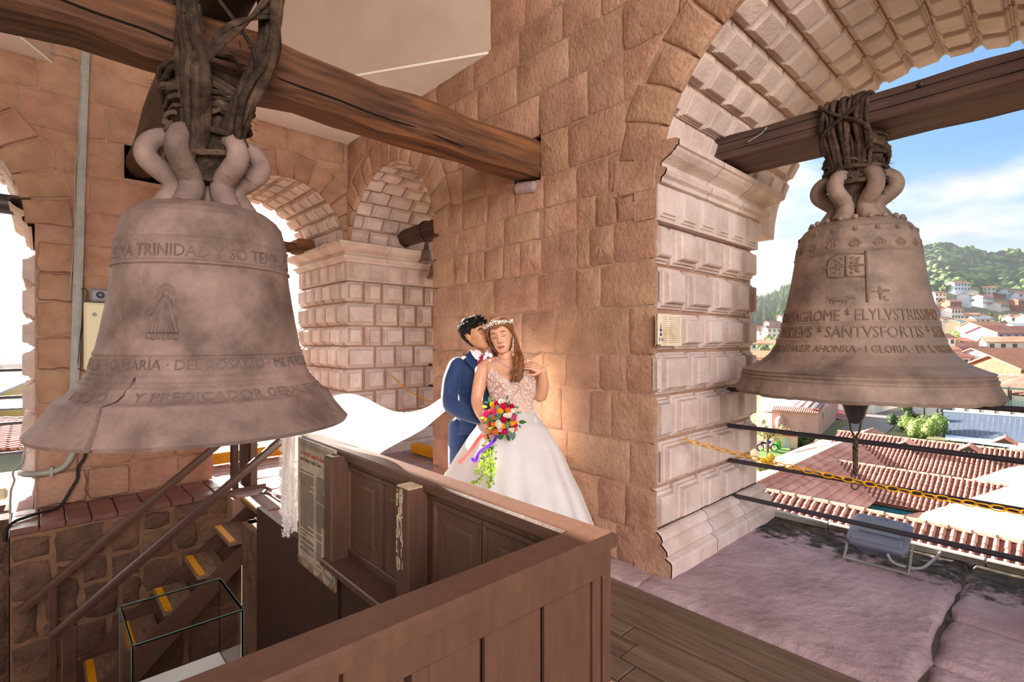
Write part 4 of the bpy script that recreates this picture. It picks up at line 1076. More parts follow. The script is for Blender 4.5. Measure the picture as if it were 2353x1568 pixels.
# the printed panel hung inside
sg = thing('information_panel', (1.19, 3.0, .5), 'tall parchment-coloured information panel hung at the end of the parapet', 'sign')
sy0, sy1 = 3.258, 2.712; msg = lambda u, v, h: (1.198-h, sy0-u, v); W_ = sy0-sy1
plaque('board', msg, 0, W_, .112, .895, M['parch'], sg, .012)
flat_text('title_lettering', 'La Torre del Templo De Santo Domingo', msg, .04, .80, .040, M['redink'], sg, .0135, .74)
flat_text('subtitle_lettering', 'Santo Domingo Temple\'s Tower', msg, .04, .765, .030, M['ink'], sg, .0135, .8)
ll = []; rs = random.Random(2)
for c0, c1, top, bot in ((.04, .25, .70, .205), (.29, .49, .70, .18)):
    v = top
    while v > bot:
        if rs.random() < .12: v -= .011; continue
        e = c1-(rs.uniform(.04, .14) if rs.random() < .15 else rs.uniform(0, .006))
        if c0 > .2 and v < .42: e = min(e, .36)
        ll.append((c0, e, v, v+.0048)); v -= .0105
lines_part('printed_lines', msg, ll, M['ink'], sg, .0135)
lines_part('ruled_border', msg, [(.015, W_-.015, .868, .870), (.02, W_-.02, .858, .8595), (.025, W_-.025, .849, .850), (.02, W_-.02, .152, .1535), (.025, W_-.025, .162, .163)], M['ink'], sg, .0132)
rs = random.Random(5)
lines_part('burnt_border', msg, [(x, x+.006, .112, .112+rs.uniform(.004, .03)*(1+.8*math.sin(x*40))) for x in [i*.006 for i in range(int(W_/.006))]]+[(0, rs.uniform(.006, .018), z, z+.02) for z in [.13+.02*i for i in range(12)]], M['burn'], sg, .0129)
mb = MB()
def sketch(pts): mb.tube([msg(.39+x*.15, .17+y*.30, .0140) for x, y in pts], .0016, 4)
for pts in ([(0, 0), (.9, 0), (.85, .12), (.1, .12), (0, 0)], [(.15, .12), (.2, .4), (.7, .4), (.8, .12)], [(.25, .4), (.3, .62), (.6, .62), (.65, .4)], [(.32, .62), (.45, .8), (.58, .62)], [(.45, .8), (.45, 1)], [(.3, .2), (.5, .34), (.66, .2)], [(.35, .45), (.45, .58), (.56, .45)], [(.0, .06), (.5, .2), (.95, .06)], [(.3, .9), (.45, .8), (.62, .88)], [(.2, .3), (.75, .3)]): sketch(pts)
obj('tower_sketch', mb, M['ink'], sg)
# ---------------------------------------------------------------- stair
st = thing('staircase', (1.4, 5.1, 0), 'steep brown wooden staircase with yellow-edged treads climbing out of the well', 'stairs')
M['tread'] = mat('worn_tread_wood', '#8a6f58', '#6a513e', scale=9, rough=.7, bump=.3, bscale=14, bdist=.006, stretch=(4, .6, 4))
M['stairw'] = mat('dark_stair_wood', '#5e3f2e', '#48302a', scale=7, rough=.45, bump=.2, bscale=10, bdist=.004, spec=.5)
RN, RS_ = .231, .214
for k in range(9):
    x = 1.405-RN*k; z = -.012-RS_*k
    t = MB(); t.bbox((x, 4.82, z-.035), (x+.235, 5.36, z), .005); tr_ = obj('tread', t, M['tread'], st)
    y = MB(); y.box((x+.012, 4.835, z), (x+.062, 5.345, z+.0025)); obj('edge_strip', y, M['yellow'], tr_)
def stringer(y0, y1, a=1.66, n=2.1, top=.05):
    mb = MB(); pr = []
    sl = RS_/RN
    x1 = a; x0 = a-n
    p = [(x1, (x1-1.405)*sl+.10), (x1, (x1-1.405)*sl-.30), (x0, (x0-1.405)*sl-.30), (x0, (x0-1.405)*sl+.10)]
    p[0] = (x1-.02, min(p[0][1], .02)); 
    mb.loft([[(x, y0, z) for x, z in p], [(x, y1, z) for x, z in p]]); return mb
obj('stringer', stringer(4.78, 4.822), M['rail'], st); obj('stringer', stringer(5.36, 5.40), M['stairw'], st)
mb = MB(); mb.add([(1.44-2.0, 5.355, -.03-2.0*RS_/RN), (1.44, 5.355, -.03), (1.44, 4.83, -.03), (1.44-2.0, 4.83, -.03-2.0*RS_/RN)], [(0, 1, 2, 3)]); mb.v = [(x+.10, y, z-.13) for x, y, z in mb.v]
obj('back_board', mb, M['stairw'], st)
def hrail(p0, p1):
    p0 = Vector(p0); p1 = Vector(p1); mb = MB(); ax = (p1-p0).normalized(); up = Vector((0, 1, 0)).cross(ax); up = up if up.z > 0 else -up; s = Vector((0, 1, 0))
    prof = [(-.028, -.03), (.028, -.03), (.034, .0), (.03, .022), (.012, .032), (-.012, .032), (-.03, .022), (-.034, 0)]
    mb.loft([[p+s*a+up*b for a, b in prof] for p in (p0, p1)]); return mb
hr1a, hr1b = PY(122, 1462, 4.77), PY(645, 1012, 4.77); hr2a, hr2b = PY(42, 1408, 5.42), PY(520, 1005, 5.42)
M['hand'] = mat('polished_handrail', '#553a30', '#4a322a', scale=14, rough=.3, spec=.6, bump=.1, bscale=30, bdist=.003)
obj('handrail', hrail(hr1a, hr1b), M['hand'], st, smooth=40); obj('handrail', hrail(hr2a, hr2b), M['rail'], st, smooth=40)
for (px0, px1, Y_, ra, rb) in ((141, 178, 4.77, hr1a, hr1b), (111, 132, 5.42, hr2a, hr2b)):
    xa, xb = PY(px0, 1500, Y_).x, PY(px1, 1500, Y_).x; t = ((xa+xb)/2-ra.x)/(rb.x-ra.x); zt = ra.z+(rb.z-ra.z)*t-.03
    mb = MB(); mb.bbox((xa, Y_-.03, -2.1), (xb, Y_+.03, zt), .006); obj('newel_post', mb, M['stairw'], st)
# gate posts at the head of the stair
gp = thing('gate_frame', (1.5, 5.6, 0), 'brown upright wooden posts at the head of the stairs under the bell lip', 'post')
for a, b, y, dm in ((531, 546, 5.62, 'rail_d'), (552, 570, 5.72, 'rail_d'), (573, 589, 5.60, 'rail')):
    xa, xb = PY(a, 1080, y).x, PY(b, 1080, y).x; mb = MB(); mb.bbox((xa, y-.04, -.02), (xb, y+.04, .95), .005); obj('post', mb, M[dm], gp)
mb = MB(); mb.bbox((1.38, 5.55, -.01), (1.70, 5.75, .035), .006); obj('foot_board', mb, M['rail'], gp)
# yellow kerbs
mb = MB(); mb.bbox((1.42, 6.86, .02), (2.6, 7.0, .155), .006); tag(obj('kerb', mb, M['yellow']), 'yellow painted kerb behind the gate posts under the cracked bell', 'kerb')
a = PX(947, 1030, 3.62); mb = MB(); mb.bbox((3.60, 4.75, .02), (3.72, a.y, .14), .006); tag(obj('kerb', mb, M['yellow']), 'yellow painted kerb on the paving beside the groom', 'kerb')
mb = MB(); q0 = PX(882, 893, 3.5); q1 = Vector((3.5, 4.5, .80)); q0 = Vector((3.5, Y0-.06, 1.03)); n = 36
yc_ = thing('chain', (3.5, 5.6, .9), 'short yellow chain hanging on the far bossed pier', 'chain')
for i in range(n):
    t = (i+.5)/n; c = q0.lerp(q1, t); c.z -= .15*4*t*(1-t); d = (q1-q0).normalized(); s = Vector((.7, 0, .7)) if i % 2 else Vector((.7, 0, -.7)); L_ = (q1-q0).length/n
    pts = [c+d*(math.cos(2*math.pi*k/10)*L_*.62)+s*(math.sin(2*math.pi*k/10)*.013) for k in range(11)]; m2 = MB(); m2.tube(pts, .0035, 4, cap=False); obj('chain_link', m2, M['yellow'], yc_)
# ---------------------------------------------------------------- tiled ledge and rubble wall of the well
lg_w = MB(); lg_w.box((-.18, 5.67, -2.4), (1.50, 6.3, -.03)); well_wall = obj('wall_well', lg_w, mat('rubble_mortar', '#8d6a52', '#7a5a46', scale=9, rough=.95, bump=.5, bscale=30, bdist=.01), kind='structure')
xs = [-.185]; 
while xs[-1] < 1.46: xs.append(xs[-1]+rnd(.16, .21))
xs[-1] = 1.50
for i in range(len(xs)-1):
    for (a, b) in ((5.635, 5.835+rnd(-.02, .02)), (5.85, 6.06), (6.07, 6.24)):
        mb = MB(); mb.bbox((xs[i]+.004, a, -.05), (xs[i+1]-.004, b-.006, rnd(-.004, .004)), .006, rot=Matrix.Rotation(rnd(-.012, .012), 3, 'X')@Matrix.Rotation(rnd(-.02, .02), 3, 'Z')); obj('floor_tile', mb, M['tile'], well_wall)
mw = lambda u, z, h: (u, 5.67-h, z)
rub = [(-.17, -.10, .06, -.26), (.085, -.08, .40, -.34), (.45, -.09, .66, -.36), (.70, -.08, .88, -.22), (.92, -.06, 1.20, -.20), (1.23, -.05, 1.47, -.22),
       (-.17, -.29, .06, -.58), (.10, -.38, .22, -.46), (.26, -.37, .42, -.56), (.46, -.39, .65, -.60), (.69, -.25, .90, -.50), (.94, -.23, 1.10, -.48), (1.13, -.25, 1.47, -.46),
       (-.17, -.61, -.02, -.92), (.02, -.50, .23, -.80), (.27, -.60, .50, -.88), (.53, -.63, .66, -.84), (.69, -.53, .95, -.80), (.98, -.51, 1.18, -.78), (1.2, -.49, 1.47, -.8),
       (-.17, -.96, .10, -1.3), (.02, -.83, .12, -.93), (.15, -.92, .42, -1.2), (.46, -.91, .72, -1.22), (.75, -.84, 1.02, -1.12), (1.05, -.82, 1.46, -1.12), (-.17, -1.33, .2, -1.7), (.24, -1.24, .6, -1.6), (.64, -1.26, 1.0, -1.6), (1.04, -1.16, 1.46, -1.6)]
for a, t, b, d in rub:
    obj('rubble_stone', stone_mb(jitter_rect(a, b, d, t, .014), mw, rnd(.012, .03), .018, .02), M['rubble'], well_wall, smooth=40)
lw = MB(); lw.box((-3.2, 5.78, -2.4), (-.19, 6.3, .06)); left_w = obj('wall_left', lw, M['rubble'], kind='structure')
for k in range(8):
    obj('rubble_stone', stone_mb(jitter_rect(-.60, -.21, -.02-.3*(k+1)+.02, -.03-.3*k, .014), lambda u, z, h: (u, 5.78-h, z), .02, .018, .02), M['rubble'], left_w, smooth=40)
ex = MB(); ex.box((-3.2, 6.3, -2.4), (-.05, 8.3, -.02)); obj('floor_ledge', ex, M['sill'], kind='structure')
# well shell
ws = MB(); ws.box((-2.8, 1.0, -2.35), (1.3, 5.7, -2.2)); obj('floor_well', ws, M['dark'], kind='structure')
ws = MB(); ws.box((1.262, 4.15, -2.3), (1.36, 4.76, -.05)); ws.box((1.30, 4.66, -2.3), (1.76, 4.77, -.05)); ws.box((1.68, 4.76, -2.3), (1.75, 5.67, -.05)); obj('wall_shaft', ws, M['rubble'], kind='structure')
# ---------------------------------------------------------------- glass case
gx0, gx1, gy0, gy1, gz0, gz1 = .174, .444, 1.655, 1.925, .455, .70
gc = thing('glass_case', (.31, 1.79, gz0), 'empty glass display case on a stand inside the parapet', 'case')
M['glass'] = bpy.data.materials.new('clear_glass'); M['glass'].use_nodes = True
_b = M['glass'].node_tree.nodes['Principled BSDF']; _b.inputs['Transmission Weight'].default_value = 1; _b.inputs['Roughness'].default_value = .02; _b.inputs['IOR'].default_value = 1.1; _b.inputs['Base Color'].default_value = (.96, .985, .975, 1); _b.inputs['Specular IOR Level'].default_value = 1.0
M['glassedge'] = mat('green_glass_edge', '#50625d', rough=.2, spec=.8)
t_ = .005
for nm, a, b in (('glass_pane', (gx0, gy0, gz0), (gx1, gy0+t_, gz1-t_)), ('glass_pane', (gx0, gy1-t_, gz0), (gx1, gy1, gz1-t_)), ('glass_pane', (gx0, gy0+t_, gz0), (gx0+t_, gy1-t_, gz1-t_)), ('glass_pane', (gx1-t_, gy0+t_, gz0), (gx1, gy1-t_, gz1-t_)), ('glass_lid', (gx0, gy0, gz1-t_), (gx1, gy1, gz1))):
    mb = MB(); mb.box(a, b); obj(nm, mb, M['glass'], gc)
e = .0013
for x in (gx0, gx1):
    for y in (gy0, gy1): mb = MB(); mb.box((x-e, y-e, gz0), (x+e, y+e, gz1)); obj('glass_edge', mb, M['glassedge'], gc)
for (a, b) in (((gx0, gy0), (gx1, gy0)), ((gx0, gy1), (gx1, gy1)), ((gx0, gy0), (gx0, gy1)), ((gx1, gy0), (gx1, gy1))):
    mb = MB(); mb.box((a[0]-e, a[1]-e, gz1-e), (b[0]+e, b[1]+e, gz1+e)); obj('glass_edge', mb, M['glassedge'], gc)
mb = MB(); mb.box((gx0, gy0, gz0-.012), (gx1, gy1, gz0)); obj('base_board', mb, mat('white_board', '#d8d4d0', rough=.5), gc)
mb = MB(); mb.lathe([(.0, 0), (.048, 0), (.05, .012), (.036, .035), (.03, .038), (.022, .02), (0, .015)], 16, (.335, 1.70, gz0+.001)); tag(obj('grey_dish', mb, mat('grey_stoneware', '#77746e', '#55524d', scale=30, rough=.5), smooth=50), 'small grey dish-shaped relic standing in the glass case', 'dish')
pd_ = MB(); pd_.bbox((gx0+.01, gy0+.01, -2.2), (gx1-.01, gy1-.01, gz0-.013), .006); tag(obj('display_stand', pd_, M['rail_d']), 'dark wooden stand under the glass case', 'stand')
# ---------------------------------------------------------------- left: box, speakers, conduit, cables
cb = thing('control_box', (.5, 6.16, 1.24), 'cream metal control cabinet on the wall behind the cracked bell', 'cabinet')
bx0, bx1 = PY(193, 770, 6.04).x, .80
mb = MB(); mb.bbox((bx0, 6.05, 1.235), (bx1, 6.22, 1.855), .008); obj('cabinet_body', mb, M['cream'], cb)
mb = MB(); mb.bbox((bx0+.012, 6.035, 1.25), (bx1-.012, 6.052, 1.842), .006); dr_ = obj('door', mb, M['cream'], cb)
for z in (1.745, 1.35):
    mb = MB(); mb.tube([(bx0+.075, 6.036, z), (bx0+.075, 6.029, z)], .018, 14); mb.box((bx0+.069, 6.024, z-.012), (bx0+.081, 6.030, z+.012)); obj('lock', mb, M['grey'], dr_)
sp_ = thing('loudspeaker', (.6, 6.12, 1.86), 'silver two-cone loudspeaker bar lying on the cream cabinet', 'speaker')
mb = MB(); mb.bbox((bx0+.04, 6.03, 1.862), (bx1, 6.2, 1.985), .02); obj('speaker_body', mb, mat('silver_plastic', '#7d7a80', rough=.35, spec=.5), sp_)
for x, r in ((.115, .040), (.245, .055), (.375, .055)):
    q = bx0+x; mb = MB(); mb.tube([(q, 6.03, 1.925), (q, 6.018, 1.925)], r, 20); c_ = obj('speaker_ring', mb, M['grey'], sp_, smooth=40)
    mb = MB(); mb.tube([(q, 6.02, 1.925), (q, 6.014, 1.925)], r*.82, 20); obj('speaker_cone', mb, M['black'], c_, smooth=40)
    mb = MB(); mb.sphere((q, 6.014, 1.925), r*.36, 12, 6, (1, .4, 1)); obj('dust_cap', mb, M['lampgrey'], c_, smooth=60)
ca, cb_ = PY(197, 108, 6.15), PY(166, 1032, 6.15)
cn = thing('wall_conduit', cb_, 'tall grey metal cable conduit running up the left wall', 'conduit')
mid = ca.lerp(cb_, .42)
for a, b, w in ((ca, mid, .030), (mid, cb_, .033)):
    mb = MB(); s = Vector((1, 0, 0)); f = Vector((0, 1, 0)); mb.loft([[p+s*x+f*y for x, y in ((-w, 0), (w, 0), (w, .05), (-w, .05))] for p in (b, a)]); obj('conduit_length', mb, M['grey'], cn)
    mb = MB(); mb.loft([[p+s*x+f*y for x, y in ((-w*.55, -.008), (w*.55, -.008), (w*.55, .0), (-w*.55, .0))] for p in (b, a)]); obj('conduit_cover', mb, M['grey'], cn)
def cable(name, pts, r, m, label, k=6):
    return tag(obj(name, MB().tube(cat([Vector(p) for p in pts], k), r, 8), m, smooth=60), label, 'cable')
Yc = 6.14
cable('flexible_conduit', [PY(167, 1022, Yc), PY(165, 1045, Yc), PY(148, 1072, Yc), PY(118, 1085, Yc), PY(80, 1090, Yc), PY(58, 1090, Yc), PY(48, 1088, Yc+.1)], .026, M['grey'], 'fat grey bent conduit curving from the wall foot towards the left opening')
mb = MB(); p_ = PY(118, 1085, Yc-.01); mb.bbox((p_.x-.012, Yc-.036, p_.z-.045), (p_.x+.012, Yc+.04, p_.z+.045), .004); tag(obj('pipe_clamp', mb, M['grey']), 'small metal clamp holding the bent grey conduit', 'clamp')
cable('black_cable', [PY(200, 1020, 6.17), PY(195, 1050, 6.17), PY(180, 1075, 6.16), PY(178, 1100, 6.15), PY(165, 1122, 6.12), Vector((.12, 6.08, .018)), Vector((.0, 5.98, .018)), Vector((-.10, 5.90, .018)), Vector((-.17, 5.80, .018)), Vector((-.205, 5.74, -.03)), Vector((-.21, 5.73, -.10))], .0125, M['black'], 'black cable draped down the wall and over the tiled ledge')
cable('thin_wire', [PY(0, 85, 6.18), PY(60, 105, 6.18), PY(120, 120, 6.18), PY(165, 131, 6.18), PY(183, 145, 6.16), PY(186, 200, 6.15), PY(181, 280, 6.15), PY(182, 340, 6.15), PY(172, 390, 6.15), PY(172, 520, 6.15), PY(166, 600, 6.15), PY(160, 690, 6.15)], .004, M['grey'], 'thin grey wire along the ceiling edge and down beside the conduit')
cable('thin_wire', [PY(186, 665, 6.15), PY(200, 672, 6.14), PY(186, 760, 6.15), PY(180, 830, 6.15), PY(176, 845, 6.15), PY(190, 852, 6.14), PY(200, 860, 6.12)], .0035, M['black'], 'thin black wire curling under the cream cabinet')
cable('thin_wire', [PY(60, 1000, 6.3), PY(52, 1060, 6.2), PY(30, 1085, 6.1), PY(33, 1105, 6.0), PY(25, 1130, 5.95), PY(23, 1180, 5.72)], .008, M['grey'], 'grey cable hanging at the edge of the left opening')
mb = MB(); mb.bbox((-.75, 6.4, .08), (-.22, 6.62, .18), .02); tag(obj('lamp_box', mb, M['cream']), 'pale electrical box lying on the ledge at the left edge', 'box')
rod('arch_beam', (-2.5, 6.75, 2.79), (.0, 6.75, 2.79), .095, M['metal_d'], 'dark beam across the left opening under the arch', 'beam')
# ---------------------------------------------------------------- people
M['skin_f'] = mat('warm_skin', '#e0a98a', '#d69c7c', scale=30, rough=.45, sss=.12, spec=.4, edge=(.3, .7))
M['skin_m'] = mat('tan_skin', '#cf9670', '#c28862', scale=30, rough=.48, sss=.1, spec=.4, edge=(.3, .7))
M['hair_m'] = mat('black_hair', '#171310', '#241d19', scale=60, rough=.6, bump=.6, bscale=90, bdist=.006, spec=.2)
M['hair_f'] = mat('auburn_hair', '#7a4a2c', '#94603a', '#5d3620', scale=70, rough=.42, bump=.5, bscale=120, bdist=.004, big=25, spec=.5)
M['suit'] = mat('navy_suit_cloth', '#2c4470', '#26395f', scale=40, rough=.75, bump=.25, bscale=70, bdist=.004, sheen=.15)
M['suit_d'] = mat('navy_lapel_cloth', '#273c64', rough=.7)
M['shirt'] = mat('lilac_white_shirt', '#e6e0ea', rough=.7)
M['tie'] = mat('red_tie', '#8d1f2c', rough=.5)
M['lip_f'] = mat('rose_lips', '#b0606a', rough=.4); M['lip_m'] = mat('brown_lips', '#a4665a', rough=.5)
M['lip_dark'] = mat('lip_parting', '#6e3036', rough=.6); M['lash'] = mat('dark_lash', '#241712', rough=.7); M['brow'] = mat('brown_brow', '#4e3020', rough=.8)
M['shadow'] = mat('eyelid_tint', '#c08a70', rough=.5)
M['tulle'] = mat('white_tulle_skirt', '#e9e3e1', '#dcd6d5', scale=4, rough=.75, sheen=.2, trans=.30, bump=.12, bscale=160, bdist=.003)
M['veil'] = mat('white_veil', '#f4f0ee', rough=.8, trans=.45)
M['lace'] = mat('white_lace', '#f2ebe8', rough=.6, trans=.15)
M['nude'] = mat('nude_tulle_bodice', '#dcb09c', '#d4a48e', scale=40, rough=.65)
M['crystal'] = mat('silver_crystal', '#dcdce2', rough=.15, spec=1, metal=.6)
def remeshed(name, mb, m, parent, vox=.003, it=2, smooth=True):
    o = obj('tmp_body', mb, m, None); md = o.modifiers.new('r', 'REMESH'); md.mode = 'VOXEL'; md.voxel_size = vox
    if it: s = o.modifiers.new('s', 'SMOOTH'); s.factor = .5; s.iterations = it
    dg = bpy.context.evaluated_depsgraph_get(); me = bpy.data.meshes.new_from_object(o.evaluated_get(dg)); bpy.data.objects.remove(o)
    off = LOC[parent.name]
    me.transform(Matrix.Translation(-off)); me.name = name
    me.polygons.foreach_set('use_smooth', [True]*len(me.polygons))
    r = bpy.data.objects.new(name, me); C.objects.link(r); r.parent = parent; LOC[r.name] = off.copy(); return r
def gs(x, s): return math.exp(-(x/s)**2)
HEADR = [(-.118, .010, .066, .046), (-.112, .026, .076, .030), (-.102, .038, .082, .008), (-.088, .048, .084, -.012), (-.068, .057, .085, -.034), (-.045, .064, .086, -.055), (-.018, .069, .0855, -.076), (.010, .073, .085, -.090), (.04, .075, .0855, -.098), (.068, .072, .079, -.097), (.09, .061, .063, -.082), (.106, .042, .040, -.058), (.115, .022, .018, -.034), (.118, .004, -.004, -.012)]
def head_point(z, th, male=False, off=0):
    for a, b in zip(HEADR, HEADR[1:]):
        if a[0] <= z <= b[0]:
            t = (z-a[0])/(b[0]-a[0]); w, yf, yb = [a[i]+(b[i]-a[i])*t for i in (1, 2, 3)]; break
    jw = 1.08 if male and z < -.03 else 1.0
    w = w*jw; yc = (yf+yb)*.5-.012*0; c, s = math.cos(th), math.sin(th)
    e = .82
    x = w*math.copysign(abs(c)**e, c); y = yc+((yf-yb)/2)*math.copysign(abs(s)**(.9 if s > 0 else .95), s)
    if s > 0:
        f = s
        nose = 0
        if -.052 < z < .03:
            k = max(0, min(1, (.026-z)/.058)); nose = (.005+.027*k**1.3)*gs(x, .0085+.006*k)*(1 if z > -.034 else gs(z+.034, .010))
        y += f*nose
        y += f*(-.0115*(gs(abs(x)-.031, .015)*gs(z-.012, .013)) + .0062*gs(abs(x)-.031, .0115)*gs(z-.006, .0085) + .0045*gs(abs(x)-.028, .022)*gs(z-.031, .008))
        y += f*(.0065*gs(x, .021)*gs(z+.062, .0065) + .0060*gs(x, .017)*gs(z+.076, .0065) - .0045*gs(x, .024)*gs(z+.0685, .0028) - .003*gs(x, .02)*gs(z+.09, .006) + .005*gs(x, .018)*gs(z+.106, .010))
        y += f*(.0035*gs(abs(x)-.043, .018)*gs(z+.022, .02)) - f*.003*gs(abs(x)-.03, .012)*gs(z+.055, .012)
    n = Vector((c*.8, s, .4*(z/.1))).normalized()
    return Vector((x, y, z))+n*off
class Head:
    def __init__(s, ctr, up, fwd, sc=1.0, male=False):
        u = Vector(up).normalized(); f = Vector(fwd); f = (f-u*f.dot(u)).normalized(); r = f.cross(u)  # r = person's right
        s.m = Matrix((r, f, u)).transposed()*1.0; s.c = Vector(ctr); s.sc = sc; s.male = male
    def w(s, p): return s.m@(Vector(p)*s.sc)+s.c
    def pt(s, z, th, off=0): return s.w(head_point(z, th, s.male, off))
    def onface(s, x, z, off=.001):
        best = None
        lo, hi = .05, math.pi-.05
        for i in range(90):
            th = lo+(hi-lo)*i/89; p = head_point(z, th, s.male)
            if best is None or abs(p.x-x) < best[0]: best = (abs(p.x-x), th)
        return s.pt(z, best[1], off)
    def mesh(s, mb, n=72, nz=88):
        rings = []
        for i in range(nz+1):
            z = -.1178+.2356*i/nz; rings.append([s.pt(z, 2*math.pi*k/n) for k in range(n)])
        mb.loft(rings)
    def ear(s, mb, side):
        for (y, z, r) in ((-.004, -.004, .017), (-.008, .010, .018), (-.003, -.018, .012), (-.014, .0, .016)):
            mb.sphere(s.w((side*.0765, y, z)), r*s.sc, 12, 8, (.45, .8, 1.1), s.m)
    def strip(s, pts, th, off, wid=None):
        mb = MB(); path = [s.onface(x, z, off) for x, z in pts]; n = len(path)
        mb.tube(path, [th*s.sc*(1-.75*abs(2*i/(n-1)-1)**2) if wid is None else wid[i]*s.sc for i in range(n)], 6); return mb
    def face_parts(s, par, brow, lip, lash, brow_w=.0028, lid=True):
        for sd in (-1, 1):
            obj('eyebrow', s.strip([(sd*x, z) for x, z in ((.013, .027), (.022, .031), (.033, .033), (.043, .030), (.050, .024))], brow_w, .0015), brow, par, smooth=60)
            obj('closed_eyelash', s.strip([(sd*x, z) for x, z in ((.017, .001), (.024, -.004), (.032, -.0055), (.040, -.003), (.047, .003))], .0017, .0018), lash, par, smooth=60)
            if lid:
                mb = MB(); g = []
                for i in range(7):
                    a = i/6; x = .018+.028*a; zt = .004+.0105*math.sin(math.pi*a); zb_ = .0-.006*math.sin(math.pi*a)
                    g.append([s.onface(sd*x, zb_+(zt-zb_)*j/3, .0014) for j in range(4)])
                mb.loft(g, close=False); obj('eyelid', mb, M['shadow'], par, smooth=60)
        up = [(x, -.0625+.0022*(1-abs(x)/.022)-.0015*gs(x, .005)) for x in [(-.022+.0044*i) for i in range(11)]]
        mb = MB(); g = []
        for i in range(13):
            x = -.024+.004*i; k = math.sqrt(max(0, 1-(x/.0245)**2)); zt = -.0685+.0085*k-.0018*gs(x, .005); zb_ = -.0685-.0105*k
            g.append([s.onface(x, zb_+(zt-zb_)*j/6, .0022+.0016*math.sin(math.pi*j/6)) for j in range(7)])
        mb.loft(g, close=False); obj('lips', mb, lip, par, smooth=60)
        obj('mouth_line', s.strip([(x, -.0685+.0012*math.cos(x*140)) for x in [-.023+.0046*i for i in range(11)]], .0011, .0042), lash if s.male else M['lip_dark'], par)
def limb(mb, pts, n=14):
    """tapered limb through (point, radius) joints, smoothly bent"""
    P_ = [Vector(p) for p, r in pts]; R_ = [r for p, r in pts]; path = cat(P_, 5); rr = []
    for i in range(len(pts)-1):
        for k in range(5): t = k/5; t = t*t*(3-2*t); rr.append(R_[i]+(R_[i+1]-R_[i])*t)
    rr.append(R_[-1]); mb.tube(path, rr, n); mb.sphere(P_[0], R_[0], n, 8); mb.sphere(P_[-1], R_[-1], n, 8)
def hand(mb, w, d, nrm, sc=1.0, curl=(.5, .55, .6, .65), thumb=1, spread=.12):
    """palm and five bent fingers: w wrist, d pointing direction, nrm back-of-hand normal"""
    d = Vector(d).normalized(); nrm = Vector(nrm); nrm = (nrm-d*nrm.dot(d)).normalized(); s = d.cross(nrm)*thumb
    w = Vector(w); L = .082*sc
    mb.loft([[w+d*(L*t)+s*(a*ww*sc)+nrm*(b*th*sc) for a, b in ((-1, -.6), (-.5, -1), (.5, -1), (1, -.6), (1, .6), (.5, 1), (-.5, 1), (-1, .6))] for t, ww, th in ((-.1, .022, .017), (.15, .027, .016), (.55, .036, .013), (.95, .037, .010), (1.05, .034, .008))])
    for i, (o, ln, cu) in enumerate(zip((.030, .010, -.010, -.029), (.072, .080, .074, .058), curl)):
        dd = (d+s*(spread*(1.5-i)/1.5)).normalized(); p = w+d*(L*(.98 if i < 3 else .9))+s*(o*sc); path = [p-d*.015]; ang = 0
        for k, f in enumerate((.42, .32, .26)):
            ang += cu*(.55 if k == 0 else .8); v = dd*math.cos(ang)-nrm*math.sin(ang); q = path[-1] if k else p
            if k == 0: path.append(p)
            path.append(q+v*(ln*f*sc))
        mb.tube(cat(path, 3), [(.0088-.0028*j/(3*(len(path)-1)))*sc for j in range(3*(len(path)-1)+1)], 8); mb.sphere(path[-1], .006*sc, 8, 6)
    t0 = w+d*(L*.25)+s*(.026*sc); t1 = t0+(d*.6+s*.8-nrm*.2).normalized()*(.036*sc); t2 = t1+(d*.9+s*.35-nrm*.35).normalized()*(.030*sc); t3 = t2+(d*.95-nrm*.4).normalized()*(.024*sc)
    mb.tube(cat([t0-s*.012*sc, t0, t1, t2, t3], 3), [(.012-.005*j/12)*sc for j in range(13)], 8); mb.sphere(t3, .0068*sc, 8, 6)
UP = Vector((0, 0, 1))
# ================= bride
DB = 3.50
def B(px, y, dd=0): return P(px, y, DB+dd)
bride = thing('person', PZ(1172, 784+1750/3.5, 0), 'bride in a white lace gown holding a bouquet, eyes lowered', 'person')
TOR = [(826, 1138, 1186, .10, 0), (834, 1116, 1203, .13, .0), (842, 1104, 1216, .155, .0), (852, 1106, 1224, .18, -.005), (866, 1116, 1231, .205, -.015), (880, 1121, 1231, .22, -.02), (896, 1125, 1228, .21, -.02), (912, 1130, 1225, .20, -.015), (928, 1135, 1222, .195, -.01), (945, 1134, 1226, .205, -.005), (965, 1124, 1238, .24, 0), (985, 1112, 1250, .27, 0)]
def torso(y, th, off=0):
    for a, b in zip(TOR, TOR[1:]):
        if a[0] <= y <= b[0]:
            t = (y-a[0])/(b[0]-a[0]); l, r, tk, dd = [a[i]+(b[i]-a[i])*t for i in (1, 2, 3, 4)]; break
    px = (l+r)/2+(r-l)/2*math.copysign(abs(math.cos(th))**.9, math.cos(th))*(1+off*6); d = dd-tk/2*math.sin(th)
    if math.sin(th) > 0:
        for bx in (1151, 1203): d -= .045*gs(px-bx, 21)*gs(y-876, 17)
        d += .012*gs(px-1177, 7)*gs(y-876, 16)
    return B(px, y, d-off*math.sin(th))
mb = MB()
mb.loft([[torso(y, 2*math.pi*k/40) for k in range(40)] for y in range(826, 986, 3)])
nk0, nk1 = B(1164, 840, .02), B(1156, 792, .03)
limb(mb, [(nk0, .064), (B(1162, 826, .015), .052), (B(1158, 808, .02), .050), (nk1, .05)])
limb(mb, [(B(1164, 832, .03), .045), (B(1128, 838, .02), .05), (B(1110, 850, .0), .052)]); limb(mb, [(B(1164, 832, .03), .045), (B(1196, 838, .02), .05), (B(1213, 850, .0), .050)])
aS, aE, aW = B(1109, 852, -.01), B(1096, 916, -.06), B(1112, 966, -.20)
